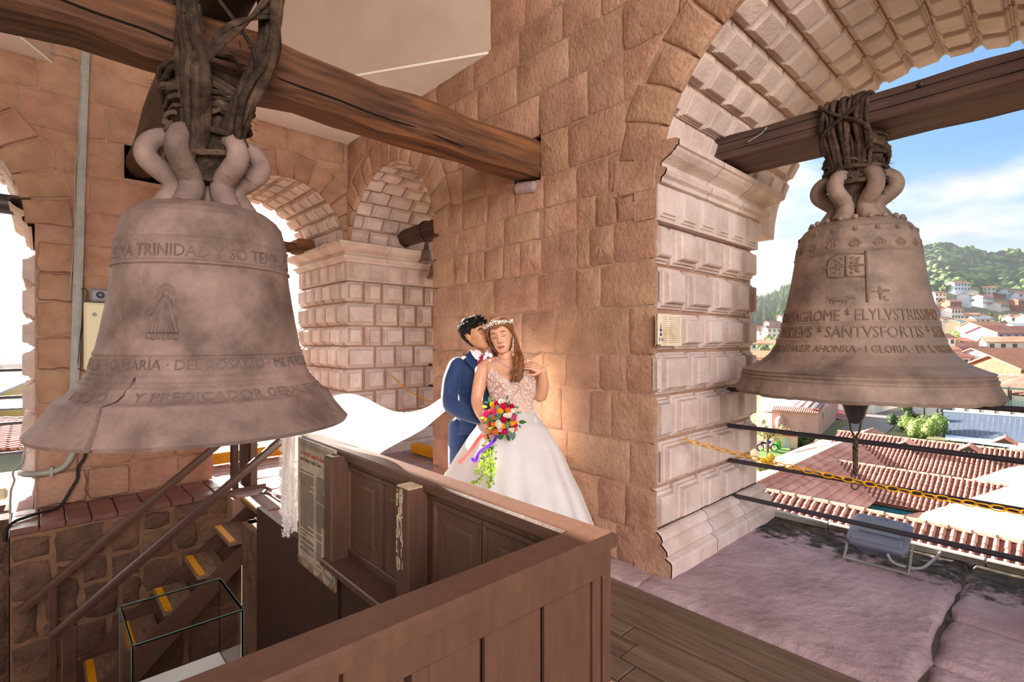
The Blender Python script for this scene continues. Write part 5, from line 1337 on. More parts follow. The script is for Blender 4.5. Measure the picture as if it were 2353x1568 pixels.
limb(mb, [(aS, .054), (B(1104, 875, -.02), .049), (aE, .041), (B(1100, 938, -.12), .039), (aW, .027)])
hd0 = B(1124, 992, -.23)
hand(mb, aW, hd0-aW, -RGT*.9-FWD*.3, 1.0, (1.0, 1.0, 1.0, 1.0), thumb=-1)
bS, bE, bW = B(1216, 852, .0), B(1241, 911, -.04), B(1247, 853, -.15)
limb(mb, [(bS, .05), (B(1226, 880, -.01), .047), (bE, .042), (B(1248, 888, -.09), .040), (bW, .027)])
hand(mb, bW, B(1212, 836, -.16)-bW, -FWD*.7+UP*.7, .95, (.35, .5, .6, .7), thumb=-1, spread=.2)
HB = Head(B(1152, 773, .0), UP*1.0-RGT*.24-FWD*.02, -FWD-RGT*.16-UP*.12, 1.0)
HB.mesh(mb); HB.ear(mb, 1); HB.ear(mb, -1)
remeshed('body', mb, M['skin_f'], bride)
HB.face_parts(bride, M['brow'], M['lip_f'], M['lash'])
# hair: cap parted above the brow, waves over her left shoulder
def hair_cap(H, m, par, line, off, n=64, nz=34, amp=.0, seed=1, z0=-.10):
    from mathutils import noise
    mb = MB(); rings = []
    for i in range(nz+1):
        u = i/nz; rg = []
        for k in range(n):
            th = 2*math.pi*k/n; zl = line(th); z = zl+(.1178-zl)*u**.9; z = min(z, .1178)
            p = head_point(z, th, H.male, 0); q = noise.noise(Vector((p.x*26, p.y*26, p.z*16+seed)))
            e = off(th, u)+amp*q; p = head_point(z, th, H.male, e); rg.append(H.w(p))
        rings.append(rg)
    mb.loft(rings, False, True); return obj('hair', mb, m, par, smooth=70)
def lineF(th):
    s = math.sin(th)
    if s > .62: return .071-.010*abs(math.cos(th))
    if s > .12: return -.005+.071*((s-.12)/.5)**.8
    return -.02 if s > 0 else -.105
hair_cap(HB, M['hair_f'], bride, lineF, lambda th, u: .010+.012*min(1, u*5)*(1-.3*u), amp=.006, seed=3)
rs = random.Random(8)
hm = MB()
def lock(pts, r0, n=6, m=hm): L = cat([Vector(p) for p in pts], 4); k = len(L); m.tube(L, [r0*(.5+1.0*math.sin(math.pi*min(1, .12+.85*i/(k-1)))) for i in range(k)], n)
for i in range(40):
    j = rs.uniform(-1, 1); dd = rs.uniform(-.04, .04); f = rs.uniform(-1, 1)
    base = [B(1163+4*f, 742+5*abs(j), .0+dd*.3), B(1177+4*j, 762, -.005+dd*.4), B(1187+4*j, 790, .0+dd*.6), B(1190+6*j+2*f, 812, -.06+dd*.7)]
    hx, r0, pt = 1194+8*j, rs.uniform(.004, .011), rs.uniform(0, 6.28); ln = rs.uniform(34, 58)
    for k in range(9):
        t = k/8; a = pt+t*rs.uniform(6.5, 8.5); r = r0*(.3+1.2*t); c = B(hx-9*t*t+3*f*t, 822+ln*t, -.115-.065*min(1, t*1.6)+dd*.4)
        base.append(c+RGT*(r*math.cos(a))-FWD*(r*math.sin(a)*.7))
    lock(base, rs.uniform(.0045, .0075))
for i in range(16):  # behind the neck and the other temple
    j = rs.uniform(-1, 1); lock([B(1134+4*j, 752, .03), B(1131+3*j, 775, .075), B(1135+4*j, 800, .10), B(1150+10*j, 830, .11), B(1160+14*j, 860, .14)], rs.uniform(.008, .012))
for i in range(14):
    j = i/13; lock([HB.onface(.004, .078-.02*(1-j)+.018*j, .012), HB.w(head_point(.070, 1.05-.25*j, False, .016)), HB.w(head_point(.045, .62-.35*j, False, .017)), HB.w(head_point(.005, .18-.3*j, False, .018)), HB.w(head_point(-.03, -.05-.3*j, False, .02))], .0062); lock([HB.onface(.002, .078-.02*(1-j)+.018*j, .012), HB.w(head_point(.070, math.pi-1.05+.25*j, False, .016)), HB.w(head_point(.045, math.pi-.62+.35*j, False, .016)), HB.w(head_point(.005, math.pi-.15+.3*j, False, .016))], .0055)
obj('hair_waves', hm, M['hair_f'], bride, smooth=70)
mb = MB()
for sd, base in ((1, HB.w((.0765, .0, -.026))), (-1, HB.w((-.0765, .0, -.026)))):
    pass
er = MB(); e0 = B(1179, 780, -.085)
for k, (dz, r) in enumerate(((0, .0055), (-.013, .007), (-.026, .006), (-.040, .0085))): er.sphere(e0+UP*dz, r, 8, 6, (1, 1, 1.2))
obj('drop_earring', er, M['crystal'], bride, smooth=30)
hb = MB()
for i in range(36):
    t = i/35; th = math.radians(10+160*t); base = head_point(.062+.022*math.sin(th), th, False, .030)
    for k in range(4):
        p = HB.w(base+Vector((rs.uniform(-.010, .010), rs.uniform(-.008, .008), rs.uniform(-.010, .014)))); r = rs.uniform(.004, .0075); hb.sphere(p, r, 6, 4, (1, 1, .6), Matrix.Rotation(rs.uniform(0, 3), 3, (1, rs.random(), .3)))
obj('floral_headband', hb, mat('pearl_white', '#ece4da', '#d8cdbc', scale=60, rough=.3, spec=.6), bride, smooth=50)
nl = MB(); nl.tube(cat([B(1136, 822, -.055), B(1150, 832, -.085), B(1168, 842, -.10), B(1182, 850, -.115)], 5), .0016, 5); nl.sphere(B(1182, 852, -.118), .006, 8, 6)
obj('necklace', nl, M['crystal'], bride)
# bodice
def ytop(th):
    px = 1176+55*math.cos(th)
    if math.sin(th) < 0: return 880
    return 880-26*gs(px-1146, 19)-25*gs(px-1207, 17)-2+6*gs(px-1177, 8)+10*gs(abs(math.cos(th))-1, .12)
nb = 56; g = []
for i in range(22):
    u = i/21; g.append([torso(ytop(2*math.pi*k/nb)+(948-ytop(2*math.pi*k/nb))*u, 2*math.pi*k/nb, .007) for k in range(nb)])
mb = MB(); mb.loft(g, False, False); obj('bodice', mb, M['nude'], bride, smooth=70)
def bflower(p, n, r, k=6, rot=0):
    q = n.to_track_quat('Z', 'Y').to_matrix(); mb = MB()
    for i in range(k):
        a = rot+2*math.pi*i/k; c, s = math.cos(a), math.sin(a); c2, s2 = math.cos(a+.34), math.sin(a+.34); c3, s3 = math.cos(a-.34), math.sin(a-.34)
        mb.add([p+q@Vector(v) for v in ((0, 0, .002), (c3*r*.6, s3*r*.6, .004), (c*r, s*r, .0025), (c2*r*.6, s2*r*.6, .004))], [(0, 1, 2, 3)])
    mb.sphere(p+q@Vector((0, 0, .003)), r*.2, 6, 4); return mb
spots = []
for tr in range(2600):
    th = rs.uniform(.12, math.pi-.12); yt = ytop(th); y = yt+(950-yt)*rs.random()**1.15; p = torso(y, th, .010)
    if all((p-q).length > .0125 for q in spots): spots.append(p)
    else: continue
    n = (p-B(1177, y, .04)); n.z *= .2; n.normalize()
    obj('lace_flower', bflower(p, n, rs.uniform(.008, .0135), rs.choice((5, 6, 7)), rs.random()), M['lace'], bride)
    if len(spots) > 225: break
lm = MB()
for tr in range(700):
    th = rs.uniform(.1, math.pi-.1); yt = ytop(th); y = yt+1+(948-yt)*rs.random(); p = torso(y, th, .0095); q = bflower(p, (p-B(1177, y, .05)).normalized(), rs.uniform(.003, .006), 3, rs.random()*6); lm.add(q.v, q.f)
obj('lace_embroidery', lm, M['lace'], bride, kind='stuff')
for px0, px1, s in ((1131, 1122, 1), (1213, 1214, -1)):
    for k in range(5):
        p = B(px0+(px1-px0)*0+(-1.2*k if s > 0 else .1*k), 854-6.2*k, -.098+.02*k); obj('lace_flower', bflower(p, -FWD+UP*.3, .013, 5, k), M['lace'], bride)
    mb = MB(); mb.tube([B(px0+(-1.2 if s > 0 else .1)*k, 858-6.2*k, -.094+.021*k) for k in range(6)], .004, 5); obj('shoulder_strap', mb, M['lace'], bride)
# skirt
SK = [(936, 1134, 1224, .20), (948, 1124, 1230, .225), (962, 1110, 1241, .27), (985, 1091, 1258, .37), (1010, 1072, 1274, .47), (1050, 1046, 1296, .59), (1090, 1022, 1313, .68), (1130, 1002, 1333, .75), (1190, 976, 1356, .83), (1250, 956, 1380, .90), (1283, 948, 1390, .92)]
nS = 150; rings = []
ph = [rs.uniform(0, 6.28) for _ in range(6)]
for y in list(range(936, 1283, 7))+[1283]:
    for a, b in zip(SK, SK[1:]):
        if a[0] <= y <= b[0]: t = (y-a[0])/(b[0]-a[0]); l, r, tk = [a[i]+(b[i]-a[i])*t for i in (1, 2, 3)]; break
    f = min(1, max(0, (y-960)/260)); rg = []
    for k in range(nS):
        th = 2*math.pi*k/nS; m_ = 1+f*(.050*math.sin(7*th+ph[0])+.055*abs(math.sin(7.5*th+ph[1]+f*.5))-.02+.028*math.sin(21*th+ph[2]))*(1 if math.sin(th) > -.2 else .5)
        px = (l+r)/2+(r-l)/2*math.cos(th)*(1+.3*(m_-1)); p = B(px, y, -tk/2*math.sin(th)*m_)
        if p.x > 2.845: p.x = 2.845-.03*f*(.5+.5*math.sin(9*th))
        rg.append(p)
    rings.append(rg)
mb = MB(); mb.loft(rings, True, False); obj('skirt', mb, M['tulle'], bride, smooth=80)
for k in range(60):
    th = rs.uniform(.1, math.pi-.1); y = rs.uniform(936, 985)*1.0; y = 936+50*rs.random()**1.8
    for a, b in zip(SK, SK[1:]):
        if a[0] <= y <= b[0]: t = (y-a[0])/(b[0]-a[0]); l, r, tk = [a[i]+(b[i]-a[i])*t for i in (1, 2, 3)]; break
    p = B((l+r)/2+(r-l)/2*math.cos(th), y, -tk/2*math.sin(th)-.004); obj('lace_flower', bflower(p, (-FWD+RGT*math.cos(th)*.8+UP*.2).normalized(), rs.uniform(.009, .015), 6, rs.random()), M['lace'], bride)
hemm = MB()
for i in range(12): hemm.sphere(P(1379+rs.uniform(-3, 4), 1236+i*4, 3.62), .013, 7, 5, (1, .5, 1))
obj('lace_hem', hemm, M['lace'], bride, kind='stuff')
# veil: flies out behind the groom, over the end of the parapet, lace edge hanging in the stair well
vu = [(1128, 770, 3.70), (1100, 850, 3.86), (1062, 893, 3.92), (1020, 911, 3.93), (985, 934, 3.9), (950, 945, 3.85), (915, 946, 3.75), (880, 936, 3.65), (845, 920, 3.55), (815, 909, 3.48), (790, 906, 3.42), (765, 912, 3.36), (738, 935, 3.32), (712, 965, 3.3), (688, 1000, 3.32)]
vl = [(1140, 790, 3.72), (1112, 880, 3.86), (1075, 925, 3.92), (1036, 936, 3.93), (1005, 960, 3.92), (975, 985, 3.9), (945, 1003, 3.86), (915, 1018, 3.8), (885, 1034, 3.72), (860, 1050, 3.60), (830, 1050, 3.50), (800, 1042, 3.42), (765, 1025, 3.36), (735, 1012, 3.34), (690, 1006, 3.33)]
vu = [P(*q) for q in vu]; vl = [P(*q) for q in vl]
def res(pts, n):
    c = cat(pts, 6); out = []
    for i in range(n): t = i/(n-1)*(len(c)-1); a = int(min(t, len(c)-2)); out.append(c[a].lerp(c[a+1], t-a))
    return out
U, Lw = res(vu, 46), res(vl, 46); g = []
for i in range(46):
    row = []
    for j in range(13):
        v = j/12; p = U[i].lerp(Lw[i], v); p += FWD*(.035*math.sin(v*9+i*.28)*min(1, i/12))+UP*(-.0*v); row.append(p)
    g.append(row)
mb = MB(); mb.loft(g, close=False); obj('veil', mb, M['veil'], bride, smooth=80)
# hanging end
g = []; n_ = 15
for i in range(26):
    t = i/25; row = []
    for j in range(n_):
        v = j/(n_-1); y = 1003+t*(222+9*math.sin(j*1.9)); wd_ = 1-.25*t
        px = 668+(v-.5)*46*wd_+3*math.sin(t*7+v*5); row.append(P(px, y, 3.42-.05*t+.035*math.sin(v*14+t*3)))
    g.append(row)
mb = MB(); mb.loft(g, close=False); obj('veil_end', mb, M['veil'], bride, smooth=80)
lb = MB()
for k in range(240):
    if k < 110: px, y = 668+rs.uniform(-20, 18), 1165+rs.random()**.6*68
    elif k < 180: px, y = 647+rs.uniform(-3, 4), rs.uniform(1010, 1180)
    else: px, y = 668+rs.uniform(-20, 20), rs.uniform(1060, 1170)
    p = P(px, y, 3.36+rs.uniform(-.03, .03)); s = bflower(p, (-FWD+RGT*rs.uniform(-.6, .6)+UP*rs.uniform(-.5, .5)).normalized(), rs.uniform(.009, .017), 5, rs.random()); lb.add(s.v, s.f)
obj('veil_lace', lb, M['lace'], bride, kind='stuff')
# ================= groom
DG = 3.70
def G(px, y, dd=0): return P(px, y, DG+dd)
groom = thing('person', PZ(1085, 784+1750/3.7, 0), 'groom in a navy blue suit kissing the bride\'s temple from behind', 'person')
HG = Head(G(1092, 769, -.10), UP-RGT*.34-FWD*.10, RGT*.86-FWD*.52-UP*.10, 1.0, True)
mb = MB(); HG.mesh(mb); HG.ear(mb, 1); HG.ear(mb, -1)
limb(mb, [(G(1092, 840, .03), .068), (G(1094, 818, -.02), .06), (G(1092, 792, -.06), .058)])
limb(mb, [(G(1080, 850, .02), .09), (G(1090, 900, .02), .10), (G(1095, 960, .02), .10)])
hw_ = P(1098, 962, 3.47); hand(mb, hw_, P(1122, 972, 3.44)-hw_, -FWD+UP*.3, 1.05, (.3, .35, .4, .5), thumb=1)
h2 = P(1232, 888, 3.66); hand(mb, h2, P(1236, 862, 3.62)-h2, RGT+FWD*.2, 1.0, (.6, .6, .6, .6), thumb=1)
remeshed('body', mb, M['skin_m'], groom)
HG.face_parts(groom, M['hair_m'], M['lip_m'], M['lash'], .0042, lid=False)
def lineM(th):
    s = math.sin(th); c = abs(math.cos(th))
    if s > .55: return .070-.008*c
    if s > .12: return .07-.075*(1-(s-.12)/.43)
    if s > -.42: return .024
    return -.075
hair_cap(HG, M['hair_m'], groom, lineM, lambda th, u: .003+.021*min(1, u*2.2)*(.6+.5*max(0, math.sin(th))), amp=.010, seed=5)
hm = MB()
for i in range(220):
    th = rs.uniform(0, 6.28); z = rs.uniform(.045, .116); b0 = head_point(z, th, True, .012); fw = Vector((rs.uniform(-.3, .3), .55, .75)).normalized()
    p0 = HG.w(b0); p1 = HG.w(b0+fw*.012); p2 = HG.w(b0+fw*.020+Vector((rs.uniform(-.008, .008), .016, -.004)))
    hm.tube([p0, p1, p2], [.006, .005, .0012], 5)
obj('hair_tuft', hm, M['hair_m'], groom, smooth=70, kind='stuff')
JK = [(815, 1074, 1116, .16, .02), (822, 1058, 1128, .19, .02), (832, 1046, 1142, .235, .02), (845, 1042, 1152, .255, .02), (870, 1046, 1158, .265, .02), (905, 1049, 1156, .26, .02), (940, 1050, 1152, .255, .02), (970, 1047, 1152, .265, .02), (1000, 1038, 1154, .29, .02)]
def jack(y, th, off=0):
    for a, b in zip(JK, JK[1:]):
        if a[0] <= y <= b[0]: t = (y-a[0])/(b[0]-a[0]); l, r, tk, dd = [a[i]+(b[i]-a[i])*t for i in (1, 2, 3, 4)]; break
    px = (l+r)/2+((r-l)/2+off*300)*math.copysign(abs(math.cos(th))**.85, math.cos(th)); return G(px, y, dd-(tk/2+off)*math.sin(th))
mb = MB(); mb.loft([[jack(y, 2*math.pi*k/36) for k in range(36)] for y in range(815, 1001, 5)])
limb(mb, [(G(1053, 845, 0), .078), (G(1041, 868, -.03), .068), (G(1034, 900, -.07), .062), (G(1035, 928, -.12), .060), (P(1058, 944, 3.52), .055), (P(1080, 954, 3.49), .050), (P(1101, 962, 3.475), .044)], 18)
limb(mb, [(G(1150, 848, .03), .075), (G(1192, 880, .05), .062), (G(1215, 906, .03), .056), (G(1232, 890, -.02), .046)], 16)
# creases at the elbow
for (a, b) in (((1022, 905, -.10), (1050, 915, -.17)), ((1026, 922, -.13), (1058, 928, -.19)), ((1034, 940, -.16), (1066, 934, -.20)), ((1024, 890, -.07), (1046, 897, -.13))):
    mb.tube([G(*a), G((a[0]+b[0])/2, (a[1]+b[1])/2-2, (a[2]+b[2])/2-.012), G(*b)], .011, 8)
remeshed('suit_jacket', mb, M['suit'], groom, .005, 5)
def ribbon(nm, fn, pts, m, par, th=.004):
    """flat cloth piece: outline points on a surface, thickened"""
    n = len(pts); c = Vector(); a = [fn(*p) for p in pts]
    for p in a: c += p/n
    mb = MB(); b = [p-FWD*th*.7-RGT*th*.3 for p in a]; mb.loft([a, b]); return obj(nm, mb, m, par)
ribbon('lapel', lambda px, y, d: P(px, y, d), [(1082, 806, 3.60), (1075, 813, 3.60), (1068, 818, 3.585), (1076, 822, 3.57), (1070, 827, 3.565), (1085, 845, 3.545), (1098, 862, 3.54), (1097, 840, 3.535), (1090, 822, 3.55)], M['suit_d'], groom, .008)
mb = MB(); rings = []
for i in range(5):
    t = i/4; rings.append([G(1094+17*math.cos(a)*(1+.15*t)-2+t*1.5, 802+14*t+5*math.cos(a)-3*math.sin(a), -.03-.075*math.sin(a)) for a in [2*math.pi*k/24 for k in range(24)]])
mb.loft(rings, False, False); obj('shirt_collar', mb, M['shirt'], groom, smooth=60)
ribbon('collar_wing', lambda px, y, d: P(px, y, d), [(1080, 803, 3.575), (1086, 806, 3.565), (1105, 817, 3.545), (1101, 828, 3.54), (1094, 826, 3.54), (1085, 815, 3.555)], M['shirt'], groom, .006)
ribbon('collar_wing', lambda px, y, d: P(px, y, d), [(1114, 812, 3.56), (1122, 806, 3.57), (1124, 816, 3.56), (1117, 824, 3.55)], M['shirt'], groom, .006)
ribbon('shirt_front', lambda px, y, d: P(px, y, d), [(1096, 822, 3.55), (1118, 816, 3.555), (1122, 850, 3.55), (1100, 850, 3.55)], M['shirt'], groom, .003)
mb = MB(); mb.loft([[P(1104+q*w, y, d+(0.006 if abs(q) > .5 else 0)) for q in (-1, -.4, .4, 1)] for y, w, d in ((816, 6, 3.545), (822, 7, 3.538), (828, 5, 3.538), (840, 8, 3.535), (860, 10, 3.535))], close=False); obj('tie', mb, M['tie'], groom)
for k in range(3): mb = MB(); mb.sphere(P(1083+5*k, 958+1.8*k, 3.435), .0055, 8, 5, (1, .5, 1)); obj('cuff_button', mb, M['metal_d'], groom, smooth=60)
mb = MB()
for s in (-1, 1):
    limb(mb, [(G(1082+22*s, 985, .02), .10), (G(1080+22*s, 1040, .03), .092), (G(1078+22*s, 1120, .04), .078), (G(1078+22*s, 1200, .05), .066), (G(1078+22*s, 1247, .05), .064)], 16)
remeshed('trousers', mb, M['suit'], groom, .007, 4)
for s in (-1, 1):
    mb = MB(); c = G(1078+22*s, 1251, .0); c.z = .03
    mb.sphere(c, .05, 14, 8, (2.6, .95, .75), Matrix.Rotation(math.atan2(-FWD.y, -FWD.x), 3, 'Z')); mb.v = [(v[0], v[1], max(v[2], .002)) for v in mb.v]; obj('shoe', mb, M['black'], groom, smooth=60)
# ================= bouquet
DQ = 3.25
bq = thing('bouquet', P(1157, 970, DQ), 'bright bouquet of mixed roses with trailing vine in the bride\'s hand', 'bouquet')
fcol = {'p': '#e03a78', 'h': '#d4145a', 'r': '#b01038', 'y': '#f4b414', 'o': '#ee7a24', 'i': '#efe6cf', 'l': '#f0a8a8', 'q': '#f0a068'}
FM = {k: mat('rose_petal_'+n, c, rough=.6, trans=.2) for (k, c), n in zip(fcol.items(), ('pink', 'magenta', 'crimson', 'yellow', 'orange', 'ivory', 'blush', 'peach'))}
M['leaf'] = mat('green_leaf', '#3f6a34', '#2f5228', scale=30, rough=.55, trans=.25); M['leaf_g'] = mat('grey_green_leaf', '#6d8570', '#5c7262', scale=30, rough=.6, trans=.15); M['leaf_y'] = mat('bright_vine_leaf', '#a8c83c', '#8fb62e', scale=30, rough=.5, trans=.45)
def cpt(x, y, d): return P(1030+x/6.274, 880+y/6.274, d)
roses = [(545, 450, 62, 'p'), (660, 415, 52, 'p'), (745, 405, 52, 'y'), (860, 398, 46, 'o'), (765, 272, 48, 'i'), (792, 340, 56, 'h'), (915, 342, 44, 'r'), (925, 405, 42, 'i'), (872, 462, 50, 'i'), (822, 472, 36, 'i'), (935, 508, 54, 'p'), (800, 528, 54, 'r'), (732, 596, 62, 'i'), (650, 602, 42, 'o'), (796, 622, 42, 'y'), (918, 580, 44, 'y'), (968, 562, 36, 'y'), (968, 612, 40, 'h'), (978, 672, 26, 'o'), (905, 690, 48, 'i'), (742, 676, 42, 'l'), (812, 702, 54, 'h'), (680, 708, 46, 'o'), (556, 540, 34, 'y'), (632, 312, 38, 'y'), (645, 352, 32, 'o'), (716, 346, 26, 'o'), (598, 402, 26, 'o'), (600, 596, 26, 'r'), (566, 692, 48, 'q'), (640, 505, 30, 'o'), (690, 290, 34, 'r'), (880, 600, 26, 'p'), (950, 700, 22, 'o'), (535, 780, 40, 'q'), (612, 770, 34, 'l')]
bc = (770, 500)
def rose(x, y, r, k):
    q = min(1, math.hypot(x-bc[0], y-bc[1])/290); dep = -.085*math.sqrt(max(0, 1-q*q)); p = cpt(x, y, DQ+dep); R_ = r/6.274*DQ/FPX
    n = (p-cpt(bc[0], bc[1], DQ+.09)).normalized(); n = (n*.8-FWD*.35+UP*.15).normalized(); Q = n.to_track_quat('Z', 'Y').to_matrix(); mb = MB()
    mb.sphere(p, R_*.62, 8, 6, (1, 1, 1.1), Q)
    for ring, (cnt, rad, hh, tilt) in enumerate(((3, .45, .75, .15), (5, .72, .62, .42), (6, .98, .38, .85))):
        for i in range(cnt):
            a = 2*math.pi*i/cnt+ring*.6+rs.uniform(-.15, .15); row = []
            for u in range(4):
                uu = u/3; rr = R_*(.28+(rad-.28)*uu**(.7)); z = R_*(-.45+(hh+.45)*math.sin(uu*math.pi/2*(1.0))-.35*tilt*uu*uu); w = .62*math.sin(math.pi*(.25+.55*uu))*(2*math.pi/cnt)*1.05
                row.append([p+Q@Vector((rr*math.cos(a+w*v), rr*math.sin(a+w*v), z-abs(v)*R_*.10*uu)) for v in (-1, -.5, 0, .5, 1)])
            mb.loft(row, close=False)
    obj('rose', mb, FM[k], bq, smooth=60)
for t in roses: rose(*t)
def leaf_mb(p, d, n, L, W, bend=.2):
    d = Vector(d).normalized(); n = Vector(n); n = (n-d*n.dot(d)).normalized(); s = d.cross(n); rows = []
    for i in range(6):
        u = i/5; w = W*math.sin(math.pi*(.06+.94*u))**.8*(1-.25*u) if i < 5 else 0.0005; c = p+d*(L*u)-n*(bend*L*u*u)
        rows.append([c-s*w+n*w*.25, c, c+s*w+n*w*.25])
    mb = MB(); mb.loft(rows, close=False); return mb
for x, y, dx, dy, L, k in ((610, 290, -.3, -1, .042, 'leaf'), (575, 290, -1, -.3, .03, 'leaf'), (835, 250, .4, -1, .034, 'leaf_g'), (1020, 570, 1, -.1, .048, 'leaf'), (985, 430, 1, -.05, .03, 'leaf_g'), (960, 440, .3, .3, .026, 'leaf_g'), (955, 350, 1, .05, .03, 'leaf_g'), (840, 750, .5, .9, .045, 'leaf'), (790, 745, -.5, .9, .04, 'leaf'), (950, 710, -.2, 1, .055, 'leaf_g'), (640, 545, -1, -.6, .042, 'leaf'), (560, 350, -1, -.2, .034, 'leaf_y'), (650, 650, -1, .1, .03, 'leaf_y'), (870, 320, .1, -1, .028, 'leaf_g'), (740, 505, -1, .3, .038, 'leaf_g'), (915, 560, .1, -1, .03, 'leaf_g'), (860, 560, -.1, 1, .05, 'leaf_g'), (700, 320, .2, 1, .05, 'leaf_g'), (1015, 610, .7, .8, .022, 'leaf'), (730, 480, -1, -.1, .034, 'leaf'), (740, 740, -.2, 1, .035, 'leaf'), (570, 560, -1, .3, .035, 'leaf'), (880, 690, .2, 1, .05, 'leaf_g'), (520, 505, -1, 0, .03, 'leaf_y'), (760, 440, -.8, .7, .06, 'leaf_g'), (640, 470, -1, .3, .03, 'leaf_g')):
    q = min(1, math.hypot(x-bc[0], y-bc[1])/300); p = cpt(x, y, DQ-.09*math.sqrt(max(0, 1-q*q))-.012); obj('leaf', leaf_mb(p, RGT*dx-UP*dy-FWD*.15, -FWD*.9+UP*.4, L, L*.30), M[k], bq, smooth=60)
mb = MB(); mb.sphere(cpt(770, 510, DQ+.035), .105, 16, 10, (1, .8, 1)); obj('foliage_core', mb, M['leaf'], bq, smooth=60)
mb = MB(); mb.tube([cpt(760, 560, DQ), cpt(640, 700, DQ+.03), cpt(560, 790, DQ+.05)], .017, 10); obj('stems', mb, M['leaf'], bq)
vine = [[(620, 800), (600, 900), (590, 1000), (600, 1100), (610, 1200), (620, 1300), (610, 1400), (580, 1490)], [(600, 820), (570, 950), (540, 1050), (510, 1150), (520, 1290), (450, 1380), (380, 1440)], [(640, 830), (640, 960), (630, 1080), (650, 1180), (640, 1260)], [(590, 850), (520, 1000), (500, 1120), (480, 1200), (430, 1290)]]
for path in vine:
    pts = cat([cpt(x, y, DQ-.05-.15*i/7) for i, (x, y) in enumerate(path)], 4); mb = MB(); mb.tube(pts, .0018, 5); obj('vine_stem', mb, M['leaf'], bq)
    for i in range(2, len(pts), 1):
        for q in range(2):
            p = pts[i]+RGT*rs.uniform(-.02, .02)+UP*rs.uniform(-.012, .012); obj('vine_leaf', leaf_mb(p, RGT*rs.uniform(-1, 1)-UP*rs.uniform(-.3, 1)-FWD*rs.uniform(0, .5), -FWD+UP*.5+RGT*rs.uniform(-.7, .7), rs.uniform(.012, .021), rs.uniform(.006, .010)), M['leaf_y'] if i > 8 or q else M['leaf'], bq, smooth=60)
def rib(pts, w, m):
    rows = []
    L = cat([Vector(p) for p in pts], 5)
    for i, p in enumerate(L): t = (L[min(i+1, len(L)-1)]-L[max(i-1, 0)]).normalized(); s = t.cross(-FWD).normalized(); a = .5*math.sin(i*.35); rows.append([p-s*w*math.cos(a)-FWD*w*math.sin(a), p+s*w*math.cos(a)+FWD*w*math.sin(a)])
    mb = MB(); mb.loft(rows, close=False); return obj('ribbon', mb, m, bq, smooth=80)
rib([cpt(500, 740, 3.17), cpt(430, 820, 3.12), cpt(330, 960, 3.06), cpt(230, 1080, 3.03), cpt(150, 1160, 3.02)], .012, mat('coral_ribbon', '#e04a48', rough=.4, trans=.3))
pr = mat('violet_ribbon', '#5a2bb0', rough=.35, trans=.25)
rib([cpt(700, 760, 3.17), cpt(650, 850, 3.13), cpt(560, 920, 3.09), cpt(470, 980, 3.06), cpt(420, 1060, 3.04), cpt(400, 1120, 3.03), cpt(360, 1120, 3.02), cpt(350, 1085, 3.02)], .010, pr)
# ---------------------------------------------------------------- the town outside
from mathutils import noise as mnoise
M['tile_r'] = mat('clay_roof_tile', '#c4937e', '#ad7a68', '#d4aa96', scale=3, rough=.85, var=.16, bump=.3, bscale=25, bdist=.01, big=.5)
M['tile_far'] = mat('far_clay_roof', '#b9795e', '#9a5f4b', '#c79074', scale=.8, rough=.9, big=.15, var=.15)
M['pan'] = mat('roof_pan', '#7a4a3a', '#643c30', scale=3, rough=.9)
M['white_w'] = mat('whitewash', '#e6e0d8', '#d6cfc6', scale=.6, rough=.9, var=.06)
M['pink_w'] = mat('pink_plaster', '#c9a094', '#b88f86', scale=.7, rough=.9)
M['brick_w'] = mat('brick_wall', '#a4604a', '#8c5040', scale=1.5, rough=.9)
M['win_d'] = mat('dark_window', '#2c3238', rough=.3, spec=.6)
M['teal'] = mat('teal_paint', '#2e7a86', rough=.5); M['green_p'] = mat('dark_green_paint', '#1f4a3c', rough=.5)
M['zinc'] = mat('blue_zinc_roof', '#b9ccd8', '#a6bcc9', scale=2, rough=.5); M['redmetal'] = mat('red_metal_roof', '#94434a', '#7f383f', scale=2, rough=.5)
M['slate'] = mat('blue_grey_panel', '#4a5464', '#434c5b', scale=3, rough=.5)
M['grass'] = mat('lawn_grass', '#5c7a38', '#4a6a2c', scale=8, rough=1); M['soil'] = mat('bare_earth', '#6d5a4c', '#5a4a40', scale=1.2, rough=1)
M['road'] = mat('grey_road', '#77706c', '#6a6460', scale=1, rough=.95)
M['fol_l'] = mat('light_foliage', '#90a05a', '#6d8444', scale=2.5, rough=.9, trans=.2); M['fol_d'] = mat('dark_foliage', '#4e6238', '#3a5030', scale=2.5, rough=.9, trans=.15)
M['bark'] = mat('tree_bark', '#5a4434', rough=.9)
def terr_mat():
    m = mat('hillside', '#7a7458', '#62643f', '#8a8064', scale=.02, detail=10, rough=1, big=.006)
    return m
def interp(tab, x):
    if x <= tab[0][0]: return tab[0][1]
    for (a, u), (b, v) in zip(tab, tab[1:]):
        if a <= x <= b: return u+(v-u)*(x-a)/(b-a)
    return tab[-1][1]
RIDGE = [(-3000, 130), (-600, 135), (0, 133), (64, 125), (400, 120), (640, 150), (690, 150), (1200, 110), (1700, 46), (1760, 52), (1830, 70), (1950, 90), (2100, 118), (2150, 122), (2210, 118), (2270, 108), (2353, 113), (2700, 120), (6000, 130)]
def azpx(th): # azimuth relative to the view direction -> place in the picture
    if abs(th) > 1.45: return 6000 if th > 0 else -3000
    return 1176.5+FPX*math.tan(th)
